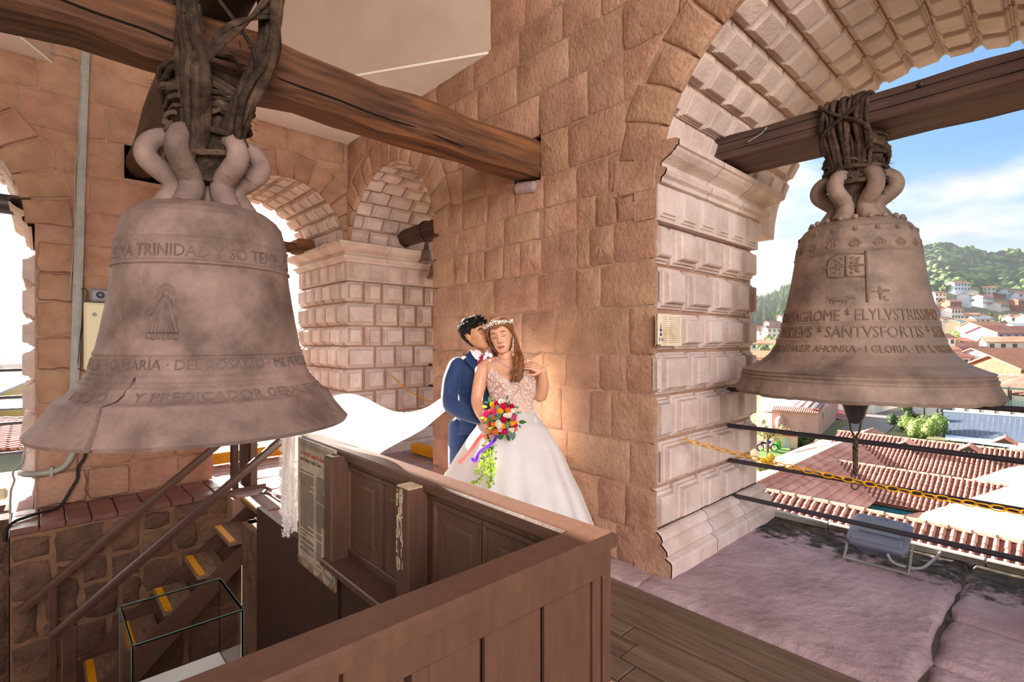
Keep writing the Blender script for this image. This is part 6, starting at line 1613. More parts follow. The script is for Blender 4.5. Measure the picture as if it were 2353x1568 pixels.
def ground_z(p):
    d = max(1e-3, p.dot(FWD)); r = math.hypot(p.x, p.y); th = math.atan2(p.dot(RGT), p.dot(FWD)); H = interp(RIDGE, azpx(th))
    D = r*math.cos(max(-1.0, min(1.0, th))) if abs(th) < 1 else r*.6
    s = (D-85)/(650-85)
    if s <= 0: return -9.5
    z = -9.5+(H+9.5)*min(1, s)**1.55
    return z + (6*mnoise.noise(Vector((p.x*.012, p.y*.012, 0)))+3*mnoise.noise(Vector((p.x*.04, p.y*.04, 5))))*min(1, s*2)
def terrain():
    mb = MB(); n, m = 220, 60; vs = []
    for i in range(n+1):
        th = -math.pi+2*math.pi*i/n if False else None
    ths = [-3.14159+.16*i for i in range(14)]+[-.95+1.9*i/170 for i in range(171)]+[1.0+.15*i for i in range(15)]
    ds = [8, 30, 60, 85]+[85+565*(k/46) for k in range(1, 47)]+[700, 800]
    for th in ths:
        for d in ds:
            r = d/max(.55, math.cos(th)) if abs(th) < 1 else d/.55
            p = FWD*(r*math.cos(th))+RGT*(r*math.sin(th)); z = ground_z(p)
            if d >= 700: z -= (d-650)*.35
            vs.append((p.x, p.y, z))
    k = len(ds); fs = [(i*k+j, (i+1)*k+j, (i+1)*k+j+1, i*k+j+1) for i in range(len(ths)-1) for j in range(k-1)]
    mb.add(vs, fs); return obj('ground_hillside', mb, terr_mat(), smooth=180, kind='structure')
terrain()
def mountain(tab, d, nm, m):
    mb = MB(); rows = []
    pxs = [tab[0][0]+(tab[-1][0]-tab[0][0])*i/80 for i in range(81)]
    for px in pxs:
        y = interp(tab, px); top = P(px, y, d); top.z += 9*mnoise.noise(Vector((px*.02, 3, d)))*d/2000
        b = P(px, 800, d*.62); b.z = -10; r = []
        for k in range(9):
            t = k/8; q = b.lerp(top, t); q.z = b.z+(top.z-b.z)*t**1.2; q += Vector((0, 0, 1))*(.02*d*mnoise.noise(Vector((q.x*.004, q.y*.004, k*.3)))*math.sin(math.pi*t)); r.append(q)
        back = P(px, 800, d*1.3); back.z = -10; r.append(back); rows.append(r)
    mb.loft(rows, close=False); return obj(nm, mb, m, smooth=180, kind='structure')
mountain([(1560, 700), (1700, 690), (1760, 668), (1800, 640), (1835, 630), (1900, 640), (2100, 640), (2240, 608), (2275, 592), (2300, 590), (2345, 602), (2420, 605), (2600, 600)], 2300, 'ground_mountain', mat('bare_mountain', '#a39a78', '#8a8a70', scale=.004, rough=1))
mountain([(-900, 520), (-200, 530), (0, 556), (60, 578), (200, 570), (450, 540), (640, 520), (700, 545), (900, 600), (1100, 640)], 1500, 'ground_mountain', mat('hazy_mountain', '#8d94a0', '#7f8a90', scale=.006, rough=1))  # distance haze painted into the blue-grey slope colour
# --- clay roofs
FS = 1.6
def SC(q): return Vector((q[0]*FS, q[1]*FS, CAMZ+(q[2]-CAMZ)*FS))
def tiled_roof(name, corners, pitch, tl, label, individual=0, rad=.5, m='tile_r', seg=5, group=None, scale=False):
    """corners: eave a, eave b, ridge b, ridge a; cover-tile columns run up the slope"""
    a, b, c, d = [SC(q) if scale else Vector(q) for q in corners]; u = (b-a).normalized(); n = u.cross(d-a).normalized(); n = n if n.z > 0 else -n; v = n.cross(u); v = v if v.z > 0 else -v
    poly = [((q-a).dot(u), (q-a).dot(v)) for q in (a, b, c, d)]; root = thing(name, a, label, 'roof', group)
    mb = MB(); mb.loft([[a, b, c, d], [q-n*.08 for q in (a, b, c, d)]]); obj('roof_bed', mb, M['pan'], root)
    us = [q[0] for q in poly]; u0, u1 = min(us), max(us); cnt = int((u1-u0)/pitch); rest = MB(); made = 0
    cells = []
    for i in range(cnt+1):
        x = u0+pitch*(i+.5); hits = []
        for k in range(4):
            (xa, ya), (xb, yb) = poly[k], poly[(k+1) % 4]
            if (xa-x)*(xb-x) < 0: hits.append(ya+(yb-ya)*(x-xa)/(xb-xa))
        if len(hits) < 2: continue
        lo, hi = min(hits), max(hits); y = hi
        row = 0
        while y > lo+.05:
            cells.append((row, x, max(lo, y-tl), y)); y -= tl; row += 1
    cells.sort()
    for row, x, y0, y1 in cells:
        x += rnd(-.008, .008)*pitch/.22; r = pitch*rad*.5*1.12; k = rnd(.93, 1.05); off = a+u*x; th = [math.pi*q/seg for q in range(seg+1)]
        rings = [[off+u*(math.cos(t)*rr)+n*(math.sin(t)*rr*.95+hh)+v*y for t in th] for y, rr, hh in ((y0-.05*tl, r*1.12*k, .012), (y1, r*.9*k, -.004))]
        if made < individual:
            q = MB(); q.loft(rings, close=False); q.add([rings[0][j] for j in range(seg+1)], [tuple(range(seg+1))]); obj('roof_tile', q, M[m], root, smooth=50); made += 1
        else: rest.loft(rings, close=False)
    if rest.v: obj('roof_tiles', rest, M[m], root, smooth=50, kind='stuff')
    # ridge tiles
    L_ = (c-d).length
    if L_ > .5:
        rd = MB(); w = (c-d).normalized(); k = max(1, int(L_/(tl*1.2)))
        for i in range(k):
            p0 = d+w*(L_*i/k); p1 = d+w*(L_*(i+1.05)/k); r = pitch*.42
            rd.loft([[p+Vector((0, 0, 1))*(math.sin(t)*r*s)+w.cross(Vector((0, 0, 1)))*(math.cos(t)*r*s) for t in [math.pi*q/4 for q in range(5)]] for p, s in ((p0, 1.1), (p1, .92))], close=False)
        obj('ridge_tiles', rd, M[m], root, smooth=50, kind='stuff')
    return root
tiled_roof('tiled_roof', [(8.4, -4.2, -3.0), (8.4, 4.4, -3.0), (11.67, 4.4, -1.78), (11.67, -4.2, -1.78)], .215, .40, 'nearest clay tiled roof, just below the sill and floodlight', 280, scale=True)
tiled_roof('tiled_roof', [(21.9, .4, -4.27), (21.9, 7.2, -4.27), (24.1, 7.2, -3.45), (24.1, .4, -3.45)], .25, .42, 'clay tiled roof over the teal eave and small window in the courtyard', 0, scale=True)
tiled_roof('tiled_roof', [(26.9, -4.5, -3.95), (26.9, 7.6, -3.95), (29.5, 7.6, -3.05), (29.5, -4.5, -3.05)], .25, .42, 'long clay tiled roof with little gable vents, behind the courtyard roof', 0, scale=True)
tiled_roof('tiled_roof', [(33, 9.6, -4.35), (12.5, 9.6, -4.35), (12.5, 6.85, -3.25), (33, 6.85, -3.25)], .25, .42, 'pale sunlit roof slope running away beside the pier', 0, scale=True)
tiled_roof('tiled_roof', [(12.5, 4.5, -4.25), (33, 4.5, -4.25), (33, 6.85, -3.24), (12.5, 6.85, -3.24)], .25, .42, 'reddish shaded roof slope behind the ridge next to the pier', 0, scale=True)
tiled_roof('tiled_roof', [(34, 3.75, -4.6), (13.2, 3.75, -4.6), (13.2, -2.5, -1.85), (34, -2.5, -1.85)], .25, .42, 'broad sunlit orange roof slope at the right edge of the picture', 0, scale=True)
mb = MB(); mb.box(SC((22.25, 2.5, -5.4)), SC((22.5, 6, -4.3))); cw = tag(obj('courtyard_wall', mb, M['white_w']), 'white courtyard wall under the teal eave', 'wall')
mb = MB(); mb.bbox(SC((21.95, 2.6, -4.62)), SC((22.2, 5.6, -4.42)), .03); obj('eave_board', mb, M['teal'], cw)
for px in (2005, 2060): q = PX(px, 1165, 22.2); mb = MB(); mb.bbox(SC((22.05, q.y-.12, -5.3)), SC((22.27, q.y+.12, -4.6)), .03); obj('bracket', mb, M['teal'], cw)
q = PX(2033, 1170, 22.2); mb = MB(); mb.bbox(SC((22.18, q.y-.35, -5.6)), SC((22.26, q.y+.35, -4.75)), .02); w_ = obj('window', mb, M['teal'], cw); mb = MB(); mb.box(SC((22.16, q.y-.28, -5.5)), SC((22.19, q.y-.02, -4.82))); mb.box(SC((22.16, q.y+.02, -5.5)), SC((22.19, q.y+.28, -4.82))); obj('pane', mb, M['win_d'], w_)
for px, py_, X in ((2083, 1020, 28.3), (2228, 1030, 28.3), (2309, 1012, 29.3)):
    c = PX(px, py_, X*FS); t = thing('gable_vent', c, {2083: 'left of the three little gable vents on the long tiled roof', 2228: 'middle of the three little gable vents on the long tiled roof', 2309: 'little gable vent with a finial at the right end of the long roof'}[px], 'vent')
    mb = MB(); s = .5; mb.loft([[(c.x-.3, c.y-s, c.z-.2), (c.x-.3, c.y+s, c.z-.2), (c.x-.3, c.y, c.z+.12)], [(c.x+.7, c.y-s, c.z-.1), (c.x+.7, c.y+s, c.z-.1), (c.x+.7, c.y, c.z+.14)]]); obj('vent_body', mb, M['win_d'], t)
    for sg in (-1, 1):
        mb = MB(); mb.loft([[(x, c.y+sg*(s+.12), c.z-.26+dz) for x, dz in ((c.x-.45, 0), (c.x+.7, .05), (c.x+.7, .12), (c.x-.45, .07))], [(x, c.y, c.z+.16+dz) for x, dz in ((c.x-.45, 0), (c.x+.7, .05), (c.x+.7, .12), (c.x-.45, .07))]]); obj('roof_slope', mb, M['tile_r'], t)
    mb = MB(); mb.sphere((c.x-.35, c.y, c.z+.28), .09, 8, 6); obj('finial', mb, M['white_w'], t)
pl_ = MB(); pl_.bbox(SC((10.2, 3.9, -2.35)), SC((11.0, 5.6, -1.88)), .04); tag(obj('coping_block', pl_, M['sill']), 'rough grey coping block at the left end of the nearest roof', 'block')
for (p0, p1, w, m, nm) in ((P(1990, 1010, 60), P(2060, 940, 90), 4, 'road', 'ground_lane'),):
    mb = MB(); s = RGT*w; a, b = Vector((p0.x, p0.y, -9.44)), Vector((p1.x, p1.y, -9.3)); mb.add([a-s, a+s*.6, b+s, b-s*.3], [(0, 1, 2, 3)]); obj(nm, mb, M[m], kind='structure')
# --- pink hall, white house, panels, long house
def wallbox(root, name, A, B_, depth, z0, z1, m, nrm=None):
    A = Vector(A); B_ = Vector(B_); u = (B_-A); u.z = 0; n = Vector((-u.y, u.x, 0)).normalized(); n = n if n.dot(FWD) > 0 else -n
    mb = MB(); q = [A, B_, B_+n*depth, A+n*depth]; mb.loft([[(p.x, p.y, z0) for p in q], [(p.x, p.y, z1) for p in q]]); return obj(name, mb, m, root), n, u
def on_wall(root, name, A, B_, t0, t1, z0, z1, m, out=.08, par=None):
    A = Vector(A); B_ = Vector(B_); u = B_-A; n = Vector((-u.y, u.x, 0)).normalized(); n = n if n.dot(FWD) > 0 else -n
    a, b = A+u*t0, A+u*t1; mb = MB(); mb.loft([[(p.x, p.y, z0) for p in (a-n*out, b-n*out, b+n*.02, a+n*.02)], [(p.x, p.y, z1) for p in (a-n*out, b-n*out, b+n*.02, a+n*.02)]]); return obj(name, mb, m, par or root)
gA, gB = P(1774, 990, 61), P(1881, 990, 58); zt = P(1880, 950, 58).z
hall = thing('pink_hall', (gA.x, gA.y, -9.5), 'pink plastered hall with a tile-capped wall and carved crest, past the pier', 'building')
wallbox(hall, 'wall', gA, gB, 16, -9.5, zt, M['pink_w'])
mb = MB(); u = (gB-gA); u.z = 0; n_ = 22
for i in range(n_):
    p = gA+u*((i+.5)/n_); w = u.normalized(); nn = Vector((-w.y, w.x, 0)); nn = nn if nn.dot(FWD) > 0 else -nn; r = u.length/n_*.42
    mb.loft([[p+w*(math.cos(t)*r)+nn*k+Vector((0, 0, zt-p.z+math.sin(t)*r+dz)) for t in [math.pi*q/4 for q in range(5)]] for k, dz in ((-.35, -.05), (.9, .35))], close=False)
obj('coping_tiles', mb, M['tile_r'], hall, kind='stuff'); mb = MB(); mb.sphere(P(1793, 972, 60.2), .55, 10, 8, (1, 1, 1.5)); obj('crest', mb, M['pink_w'], hall, smooth=60)
gD = P(1738, 982, 63); wallbox(hall, 'side_wall', gD, gA+(gD-gA)*.01, 6, -9.5, P(1745, 947, 64).z, M['pink_w']); gC = P(1926, 968, 76); wallbox(hall, 'wing_wall', gB, gC, 3, -9.5, P(1881, 948, 58).z, M['pink_w']); on_wall(hall, 'window', gB, gC, .52, .66, P(1900, 968, 66).z, P(1900, 952, 66).z, M['white_w']); on_wall(hall, 'window', gB, gC, .14, .17, -7.8, -7.0, M['win_d'])
zz = zt+.3
mb = MB(); q = [P(1742, 946, 64), P(1815, 946, 62), P(1838, 918, 74), P(1750, 908, 76)]; mb.loft([q, [p+Vector((0, 0, .12)) for p in q]]); obj('zinc_roof', mb, M['zinc'], hall)
mb = MB(); q = [P(1816, 943, 61), P(1882, 942, 58), P(1895, 928, 66), P(1840, 920, 72)]; mb.loft([q, [p+Vector((0, 0, .12)) for p in q]]); rr2 = obj('red_roof', mb, M['redmetal'], hall)
for t in (.2, .5, .8): a, b = q[0].lerp(q[1], t), q[3].lerp(q[2], t); mb = MB(); mb.tube([a+Vector((0, 0, .2)), b+Vector((0, 0, .2))], .22, 4); obj('white_rib', mb, M['white_w'], rr2)
wA, wB = P(1922, 985, 80), P(2010, 985, 76)
wh = thing('white_house', (wA.x, wA.y, -9.5), 'tall white house with a green window behind the clapper', 'building')
wallbox(wh, 'wall', wA, wB, 14, -9.5, P(1960, 905, 78).z, M['white_w']); wC = P(2047, 950, 100); wallbox(wh, 'wall', wB, wC, 8, -9.5, P(1960, 905, 78).z, M['white_w'])
f_ = on_wall(wh, 'window', wB, wC, .12, .55, P(2020, 948, 82).z, P(2020, 922, 82).z, M['green_p'], .25); on_wall(wh, 'pane', wB, wC, .18, .49, P(2020, 944, 82).z, P(2020, 926, 82).z, M['win_d'], .3, f_)
mb = MB(); q = [P(1906, 958, 72), P(2012, 996, 66), P(2008, 968, 74), P(1924, 942, 80)]; mb.loft([q, [p+Vector((0, 0, .15)) for p in q]]); lt = tag(obj('lean_to_roof', mb, M['redmetal']), 'dark red metal lean-to roof in front of the white house', 'roof')
mb = MB(); q = [P(1910, 962, 72.3), P(2010, 998, 66.3)]; mb.loft([[(p.x, p.y, p.z-.2) for p in q]+[(p.x, p.y, -9.5) for p in q[::-1]], [(p.x+.3, p.y+.3, p.z-.2) for p in q]+[(p.x+.3, p.y+.3, -9.5) for p in q[::-1]]]); obj('shed_front', mb, M['win_d'], lt)
pA, pB = P(2166, 1005, 56), P(2360, 1020, 50)
pn = thing('panel_roof', (pA.x, pA.y, -9.5), 'large blue-grey ribbed panel roof below the bell\'s right rim', 'roof')
t0, t1 = P(2168, 948, 62), P(2360, 962, 56)
for i in range(16):
    a, b = i/16, (i+.97)/16; q = [pA.lerp(pB, a), pA.lerp(pB, b), t0.lerp(t1, b), t0.lerp(t1, a)]; mb = MB(); mb.loft([q, [p+Vector((0, 0, .12)) for p in q]]); obj('roof_panel', mb, M['slate'], pn)
mb = MB(); mb.tube([t0+Vector((0, 0, .15)), t1+Vector((0, 0, .15))], .16, 6); obj('flashing', mb, M['zinc'], pn)
mb = MB(); q = [P(2172, 1010, 52), P(2360, 1034, 46), P(2360, 1022, 49), P(2172, 1001, 55)]; mb.loft([q, [p+Vector((0, 0, .1)) for p in q]]); cn_ = tag(obj('glass_canopy', mb, M['zinc']), 'pale translucent canopy strip below the blue-grey roof', 'canopy')
for t in (.05, .25, .5, .75): p = q[0].lerp(q[1], t); mb = MB(); mb.tube([p, (p.x, p.y, -9.5)], .07, 6); obj('canopy_post', mb, M['green_p'], cn_)
lA, lB = P(2080, 958, 78), P(2420, 975, 64)
lh = thing('long_house', (lA.x, lA.y, -9.5), 'long white house with a tiled roof and green balcony at the right edge', 'building')
wallbox(lh, 'wall', lA, lB, 9, -9.5, P(2300, 908, 68).z, M['white_w'])
for k in range(9): on_wall(lh, 'post', lA, lB, .05+.1*k, .058+.1*k, -9.5, -5.0, M['bark'])
on_wall(lh, 'doorway', lA, lB, .28, .36, -9.5, -7.0, M['win_d'])
for a in (.66, .74, .86): on_wall(lh, 'balcony_post', lA, lB, a, a+.006, -7.2, -4.6, M['green_p'], .5)
bl = on_wall(lh, 'balcony', lA, lB, .66, .87, -7.3, -7.15, M['green_p'], .6); on_wall(lh, 'balcony', lA, lB, .66, .87, -4.9, -4.7, M['green_p'], .6)
mb = MB(); u = lB-lA; u.z = 0
for k in range(30): p = lA+u*(.66+.21*k/29); w = u.normalized(); nn = Vector((-w.y, w.x, 0)); nn = nn if nn.dot(FWD) > 0 else -nn; mb.tube([Vector((p.x, p.y, -7.15))-nn*.55, Vector((p.x, p.y, -6.3))-nn*.55], .03, 4)
obj('balusters', mb, M['green_p'], bl, kind='stuff')
r0, r1 = P(2288, 905, 70), P(2420, 908, 62); tiled_roof('tiled_roof', [r0, r1, P(2420, 862, 72), P(2290, 863, 80)], .42, .8, 'ribbed clay roof of the long house at the right edge', 0)
# --- houses on the slope
HOUSES = []
def house(px, d, w, dp, h, yaw, wall, roof, label, group, wins=3, z=None, storeys=1):
    c = P(px, 784, d); zc = ground_z(c) if z is None else z
    rad = (w+dp)/2*.92
    if any(math.hypot(c.x-x, c.y-y) < rad+r for x, y, r in HOUSES): return
    HOUSES.append((c.x, c.y, rad)); t = thing('house', (c.x, c.y, zc), label, 'house', group)
    a = math.atan2(-FWD.x, FWD.y)+yaw; u = Vector((math.cos(a), math.sin(a), 0)); v = Vector((-u.y, u.x, 0)); o = Vector((c.x, c.y, zc))
    Q = lambda x, y, z_: o+u*x+v*y+Vector((0, 0, z_))
    mb = MB(); mb.loft([[Q(x, y, -6) for x, y in ((-w, -dp), (w, -dp), (w, dp), (-w, dp))], [Q(x, y, h) for x, y in ((-w, -dp), (w, -dp), (w, dp), (-w, dp))]])
    rh = dp*.42; mb.add([Q(-w, -dp, h), Q(-w, dp, h), Q(-w, 0, h+rh), Q(w, -dp, h), Q(w, dp, h), Q(w, 0, h+rh)], [(0, 1, 2), (3, 5, 4)]); wl = obj('wall', mb, wall, t)
    e = .5; mb = MB()
    for s in (-1, 1): mb.loft([[Q(x, s*(dp+e), h-rh*e/dp+k) for x, k in ((-w-e, 0), (w+e, 0), (w+e, .22), (-w-e, .22))], [Q(x, 0, h+rh+k) for x, k in ((-w-e, 0), (w+e, 0), (w+e, .22), (-w-e, .22))]])
    obj('roof', mb, roof, t)
    for st_ in range(storeys):
        for k in range(wins):
            x = -w+2*w*(k+.5)/wins; zb_ = h-1.9-2.6*st_
            mb = MB(); mb.box((-.5, -.12, 0), (.5, .0, 1.3)); mb.v = [tuple(Q(x+p[0], -dp+p[1], zb_+p[2])) for p in mb.v]; obj('window', mb, M['win_d'], t)
walls = [('white', M['white_w']), ('cream', mat('cream_wall', '#dccdb0', rough=.9)), ('pink', M['pink_w']), ('brick', M['brick_w']), ('pale blue', mat('pale_blue_wall', '#c3cfdc', rough=.9))]
roofs = [('red tiled', M['tile_far']), ('orange tiled', mat('orange_tile_far', '#c88a68', '#b87a5a', scale=.8, rough=.9)), ('grey metal', mat('grey_metal_far', '#a3a6ac', rough=.6)), ('dark tiled', mat('dark_tile_far', '#7c5548', '#8a6052', scale=.8, rough=.9))]
rs = random.Random(21)
def town(pxa, pxb, dlist, zone, step_px, wscale=1.0):
    for d, row in dlist:
        px = pxa+rs.uniform(0, step_px*.5)
        while px < pxb:
            w = rs.uniform(3.2, 6.5)*wscale; kw, kr = rs.choice((0, 0, 0, 1, 2, 3, 4)), rs.choice((0, 0, 0, 1, 2, 3)); st_ = rs.choice((1, 1, 2))
            dd = d*rs.uniform(.95, 1.05)
            lab = f'{walls[kw][0]} {"two-storey" if st_ == 2 else "low"} house, {roofs[kr][0]} roof, {row} row {zone}'
            house(px, dd, w, w*rs.uniform(.5, .7), 3.0*st_+rs.uniform(0, .8), rs.uniform(-.5, .5)+(.75 if rs.random() < .25 else 0), walls[kw][1], roofs[kr][1], lab, f'houses of the {row} row {zone}', wins=int(w), storeys=st_)
            px += w*2/dd*FPX*rs.uniform(.9, 1.15)
rows = [(112, 'lowest'), (127, 'second'), (142, 'third'), (158, 'fourth'), (175, 'fifth'), (194, 'sixth'), (215, 'seventh'), (240, 'eighth'), (270, 'ninth'), (305, 'tenth'), (345, 'highest')]
# bigger landmarks at the right edge
house(2350, 92, 6.5, 5, 6.2, .1, M['brick_w'], roofs[1][1], 'large red brick building above the ribbed roof at the right edge', 'landmark buildings', wins=0)
house(2255, 100, 9, 4, 4.2, .12, M['white_w'], roofs[3][1], 'long pale shed with a dark rusty roof beside the brick building', 'landmark buildings', wins=0)
house(2330, 170, 13, 5, 7.5, .15, mat('lilac_wall', '#b79ac8', rough=.9), roofs[0][1], 'long lilac two-storey building on the right-hand hillside', 'landmark buildings', wins=9, storeys=2)
house(25, 62, 7, 5, 5.2, -.3, mat('yellow_wall', '#d9b45a', rough=.9), roofs[2][1], 'yellow arcaded building beyond the left opening', 'landmark buildings', wins=5, storeys=2)
town(2050, 2400, rows, 'on the right hillside', 40)
town(1742, 1905, [(120, 'first'), (165, 'second'), (215, 'fourth'), (270, 'sixth'), (330, 'highest')], 'left of the brown bell', 40)
town(-60, 70, [(75, 'first'), (100, 'second'), (130, 'third'), (170, 'fourth'), (220, 'fifth'), (280, 'sixth'), (350, 'seventh'), (430, 'highest')], 'beyond the left opening', 40)
town(655, 700, [(150, 'second'), (220, 'fourth'), (300, 'sixth'), (400, 'seventh')], 'behind the cracked bell', 30)
tiled_roof('tiled_roof', [P(-60, 1035, 24), P(80, 1035, 24), P(80, 965, 32), P(-60, 965, 32)], .45, .7, 'brown tiled roof low in the opening at the left edge', 0)
mb = MB(); q = [P(-40, 945, 46), P(75, 940, 46), P(75, 915, 56), P(-40, 918, 56)]; mb.loft([q, [p+Vector((0, 0, .15)) for p in q]]); tag(obj('metal_roof', mb, M['slate']), 'dark corrugated metal roof beyond the left opening', 'roof')
# --- trees
def tree(px, py, d, r, hgt, m, label, group=None, seed=1, squash=.85, zg=-9.5, cards=1300):
    q = random.Random(seed); c = P(px, py, d); t = thing('tree', (c.x, c.y, zg), label, 'tree', group)
    mb = MB(); mb.tube([(c.x, c.y, zg), (c.x+.1*r, c.y, c.z-r*.4), (c.x, c.y, c.z+r*.2)], [.10*r, .07*r, .02*r], 8)
    for k in range(4): a = q.uniform(0, 6.28); mb.tube([(c.x, c.y, c.z-r*.6), (c.x+r*.6*math.cos(a), c.y+r*.6*math.sin(a), c.z+r*.1)], [.05*r, .015*r], 6)
    obj('trunk', mb, M['bark'], t)
    f = MB()
    blobs = [(Vector((q.gauss(0, .45), q.gauss(0, .45), q.gauss(0, .35)))*r, q.uniform(.35, .55)*r) for _ in range(14)]
    for k in range(cards):
        b, br_ = q.choice(blobs); n = Vector((q.gauss(0, 1), q.gauss(0, 1), q.gauss(.2, 1))).normalized(); p = c+Vector((b.x, b.y, b.z*squash))+n*br_*q.uniform(.66, 1.06); s = r*q.uniform(.045, .085); w = n.orthogonal().normalized(); w = Matrix.Rotation(q.uniform(0, 6.28), 3, n)@w; z_ = n.cross(w)
        f.add([p-w*s, p+z_*s*.7+n*s*.3, p+w*s, p-z_*s*.7+n*s*.3], [(0, 1, 2, 3)])
    obj('foliage', f, m, t)
    g_ = MB()
    for b, br_ in blobs: g_.sphere(c+Vector((b.x, b.y, b.z*squash)), br_*(.70 if cards > 300 else .40), 8, 6)
    obj('crown_core', g_, m, t, smooth=60)
tree(2120, 974, 57, 2.1, 4, M['fol_l'], 'round pale green tree in front of the blue-grey roof', seed=2, cards=1400)
tree(2086, 966, 62, 1.5, 3, M['fol_d'], 'darker green tree tucked behind the round pale tree', seed=3)
tree(1842, 1024, 48, 1.4, 3, M['fol_d'], 'feathery green tree in the garden beside the sunlit roof', seed=4, cards=1100)
tree(1763, 992, 42, 1.2, 3, mat('thin_foliage', '#a8a878', '#8f9668', scale=3, rough=.9), 'thin bare-looking tree beside the pier in the garden', seed=5, cards=299)
tree(1752, 1078, 33, .66, 2, M['fol_l'], 'yellow-green bush at the foot of the pier behind the bars', seed=6, zg=-8.3)
tree(1765, 1062, 36, .6, 2, mat('yellow_foliage', '#c9b84a', '#a8a040', scale=3, rough=.9), 'small yellow bush above the pale roof slope', seed=7, zg=-8.3)
for i in range(46):
    px = rs.uniform(2140, 2400); d, row = rs.choice(rows); d += 8; p = P(px, 784, d); z = ground_z(p); r = rs.uniform(1.6, 3.2); k = rs.choice((0, 1)); big = 'larger' if r > 2.4 else 'small'
    tree(px, 784-(z+r*1.1-CAMZ)/d*FPX, d, r, 4, (M['fol_l'], M['fol_d'])[k], f'{big} {("pale", "dark")[k]} green tree behind the {row} row of houses on the right hillside', 'trees among the houses on the right', seed=40+i, zg=z-1, cards=310)
for i in range(12):
    px = 1748+8*i; d = (140, 190, 250)[i % 3]; p = P(px, 784, d); z = ground_z(p); r = rs.uniform(1.6, 2.6)
    tree(px, 784-(z+r*1.1-CAMZ)/d*FPX, d, r, 4, M['fol_l'], f'small tree by the {("lower", "middle", "upper")[i % 3]} houses left of the brown bell', 'trees among the houses in the gap', seed=90+i, zg=z-1, cards=301)
f = MB(); fl_ = MB()
for i in range(5200):
    th = rs.uniform(.40, .83); D = 650-330*rs.random()**1.2; r_ = D/math.cos(th); p = FWD*(r_*math.cos(th))+RGT*(r_*math.sin(th)); px = azpx(th)
    if px > 2080 and D < 350: continue
    if px < 2080 and D < 370: continue
    z = ground_z(p); s = rs.uniform(3.0, 5.5); mbx = f if rs.random() < .72 else fl_
    if mnoise.noise(Vector((p.x*.012, p.y*.012, 9))) > .30: continue
    if any(math.hypot(p.x-x, p.y-y) < r+s for x, y, r in HOUSES): continue
    if px < 1900: mbx.lathe([(0, -1), (s*.45, .5), (s*.30, s*1.1), (0, s*2.4)], 5, (p.x, p.y, z))
    else: mbx.sphere((p.x, p.y, z+s*.5), s, 6, 4, (1, 1, rs.uniform(.8, 1.2)))
o = obj('hillside_woodland', f, M['fol_d'], smooth=60, kind='stuff'); o['label'] = 'dark green woodland covering the far hillside'
o = obj('hillside_woodland', fl_, M['fol_l'], smooth=60, kind='stuff'); o['label'] = 'lighter green trees scattered through the hillside woodland'
# --- garden below the pier
for (x0, y0, x1, y1, d0, d1, nm) in ((1745, 1048, 1815, 1028, 41, 46, 'ground_lawn'), (1742, 1062, 1785, 1052, 37, 40, 'ground_lawn')):
    q = [P(x0, y0, d0), P(x1, y0, d0), P(x1, y1, d1), P(x0, y1, d1)]; mb = MB(); mb.add([(p.x, p.y, -8.2) for p in q], [(0, 1, 2, 3)]); obj(nm, mb, M['grass'], kind='structure')
q = [P(1735, 1090, 37), P(1850, 1090, 37), P(1850, 995, 50), P(1735, 995, 50)]; mb = MB(); mb.add([(p.x, p.y, -8.3) for p in q], [(0, 1, 2, 3)]); obj('ground_garden', mb, M['soil'], kind='structure')
sA, sB = P(1777, 1024, 47), P(1832, 1024, 46); shed = thing('garden_shed', (sA.x, sA.y, -8.3), 'low cream garden shed with a red roof edge behind the green bin', 'shed')
wallbox(shed, 'wall', sA, sB, 3, -8.3, P(1800, 1001, 46.5).z, M['cream']); on_wall(shed, 'door', sA, sB, .50, .66, -8.3, -7.35, M['zinc'], .06); on_wall(shed, 'roof_edge', sA, sB, -.02, 1.02, P(1800, 1001, 46.5).z, P(1800, 998, 46.5).z, M['redmetal'], .25)
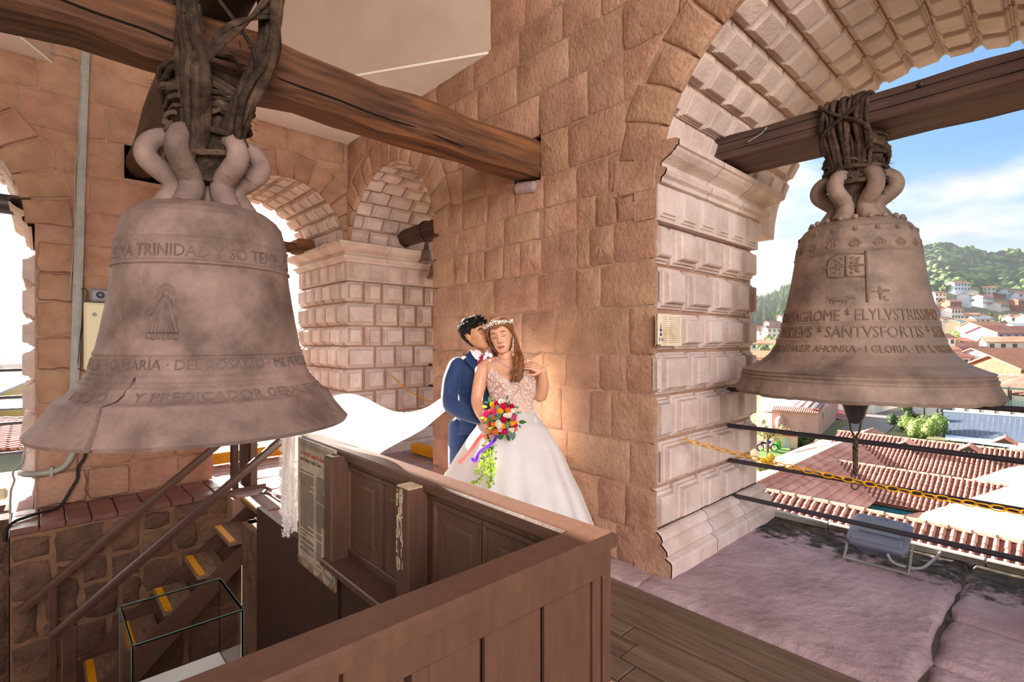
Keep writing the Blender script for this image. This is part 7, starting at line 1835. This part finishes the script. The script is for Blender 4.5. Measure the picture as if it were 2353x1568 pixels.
c = P(1788, 1021, 45.5); mb = MB(); mb.lathe([(0, -8.25), (.20, -8.25), (.26, -7.55), (.28, -7.5), (.27, -7.42), (0, -7.38)], 14, (c.x, c.y, 0)); tag(obj('bin', mb, mat('bright_green_plastic', '#2fc43c', rough=.4), smooth=40), 'bright green plastic bin in the garden below', 'bin')
c = P(1763, 1026, 45); mo = thing('motorcycle', (c.x, c.y, -8.25), 'dark blue motorcycle parked on the garden lawn', 'motorcycle')
for s in (-1, 1):
    mb = MB(); o_ = Vector((c.x, c.y, -7.95))+RGT*(.62*s); mb.tube([o_+RGT*(.30*math.cos(k*.524))+Vector((0, 0, .30*math.sin(k*.524))) for k in range(13)], .06, 6, cap=False); obj('wheel', mb, M['black'], mo)
for nm, m, path, r in (('fuel_tank', mat('blue_enamel', '#2a4aa8', rough=.3), [(-.1, .45), (.3, .5)], .14), ('seat', M['black'], [(-.6, .42), (-.1, .42)], .10), ('fork', M['grey'], [(.62, 0), (.42, .62)], .05), ('handlebar', M['grey'], [(.36, .66), (.44, .64)], .05), ('engine', M['grey'], [(-.2, .05), (.2, .05)], .18)):
    mb = MB(); mb.tube([Vector((c.x, c.y, -7.95))+RGT*x+Vector((0, 0, z)) for x, z in path], r, 8); obj(nm, mb, m, mo)

# --- afternoon haze over the valley
hz = bpy.data.materials.new('valley_haze'); hz.use_nodes = True; _t = hz.node_tree; _t.nodes.clear()
_o = _t.nodes.new('ShaderNodeOutputMaterial'); _v = _t.nodes.new('ShaderNodeVolumeScatter'); _v.inputs['Density'].default_value = .00026; _v.inputs['Anisotropy'].default_value = .72; _v.inputs['Color'].default_value = (.93, .96, 1, 1)
_t.links.new(_v.outputs[0], _o.inputs['Volume'])
mb = MB(); q = [(48, -500), (720, -500), (720, 750), (-700, 750), (-700, 48), (48, 48)]; mb.loft([[(x, y, -60) for x, y in q], [(x, y, 105) for x, y in q]])
o = obj('valley_haze', mb, hz, kind='stuff'); o['label'] = 'thin bluish afternoon haze hanging over the valley'
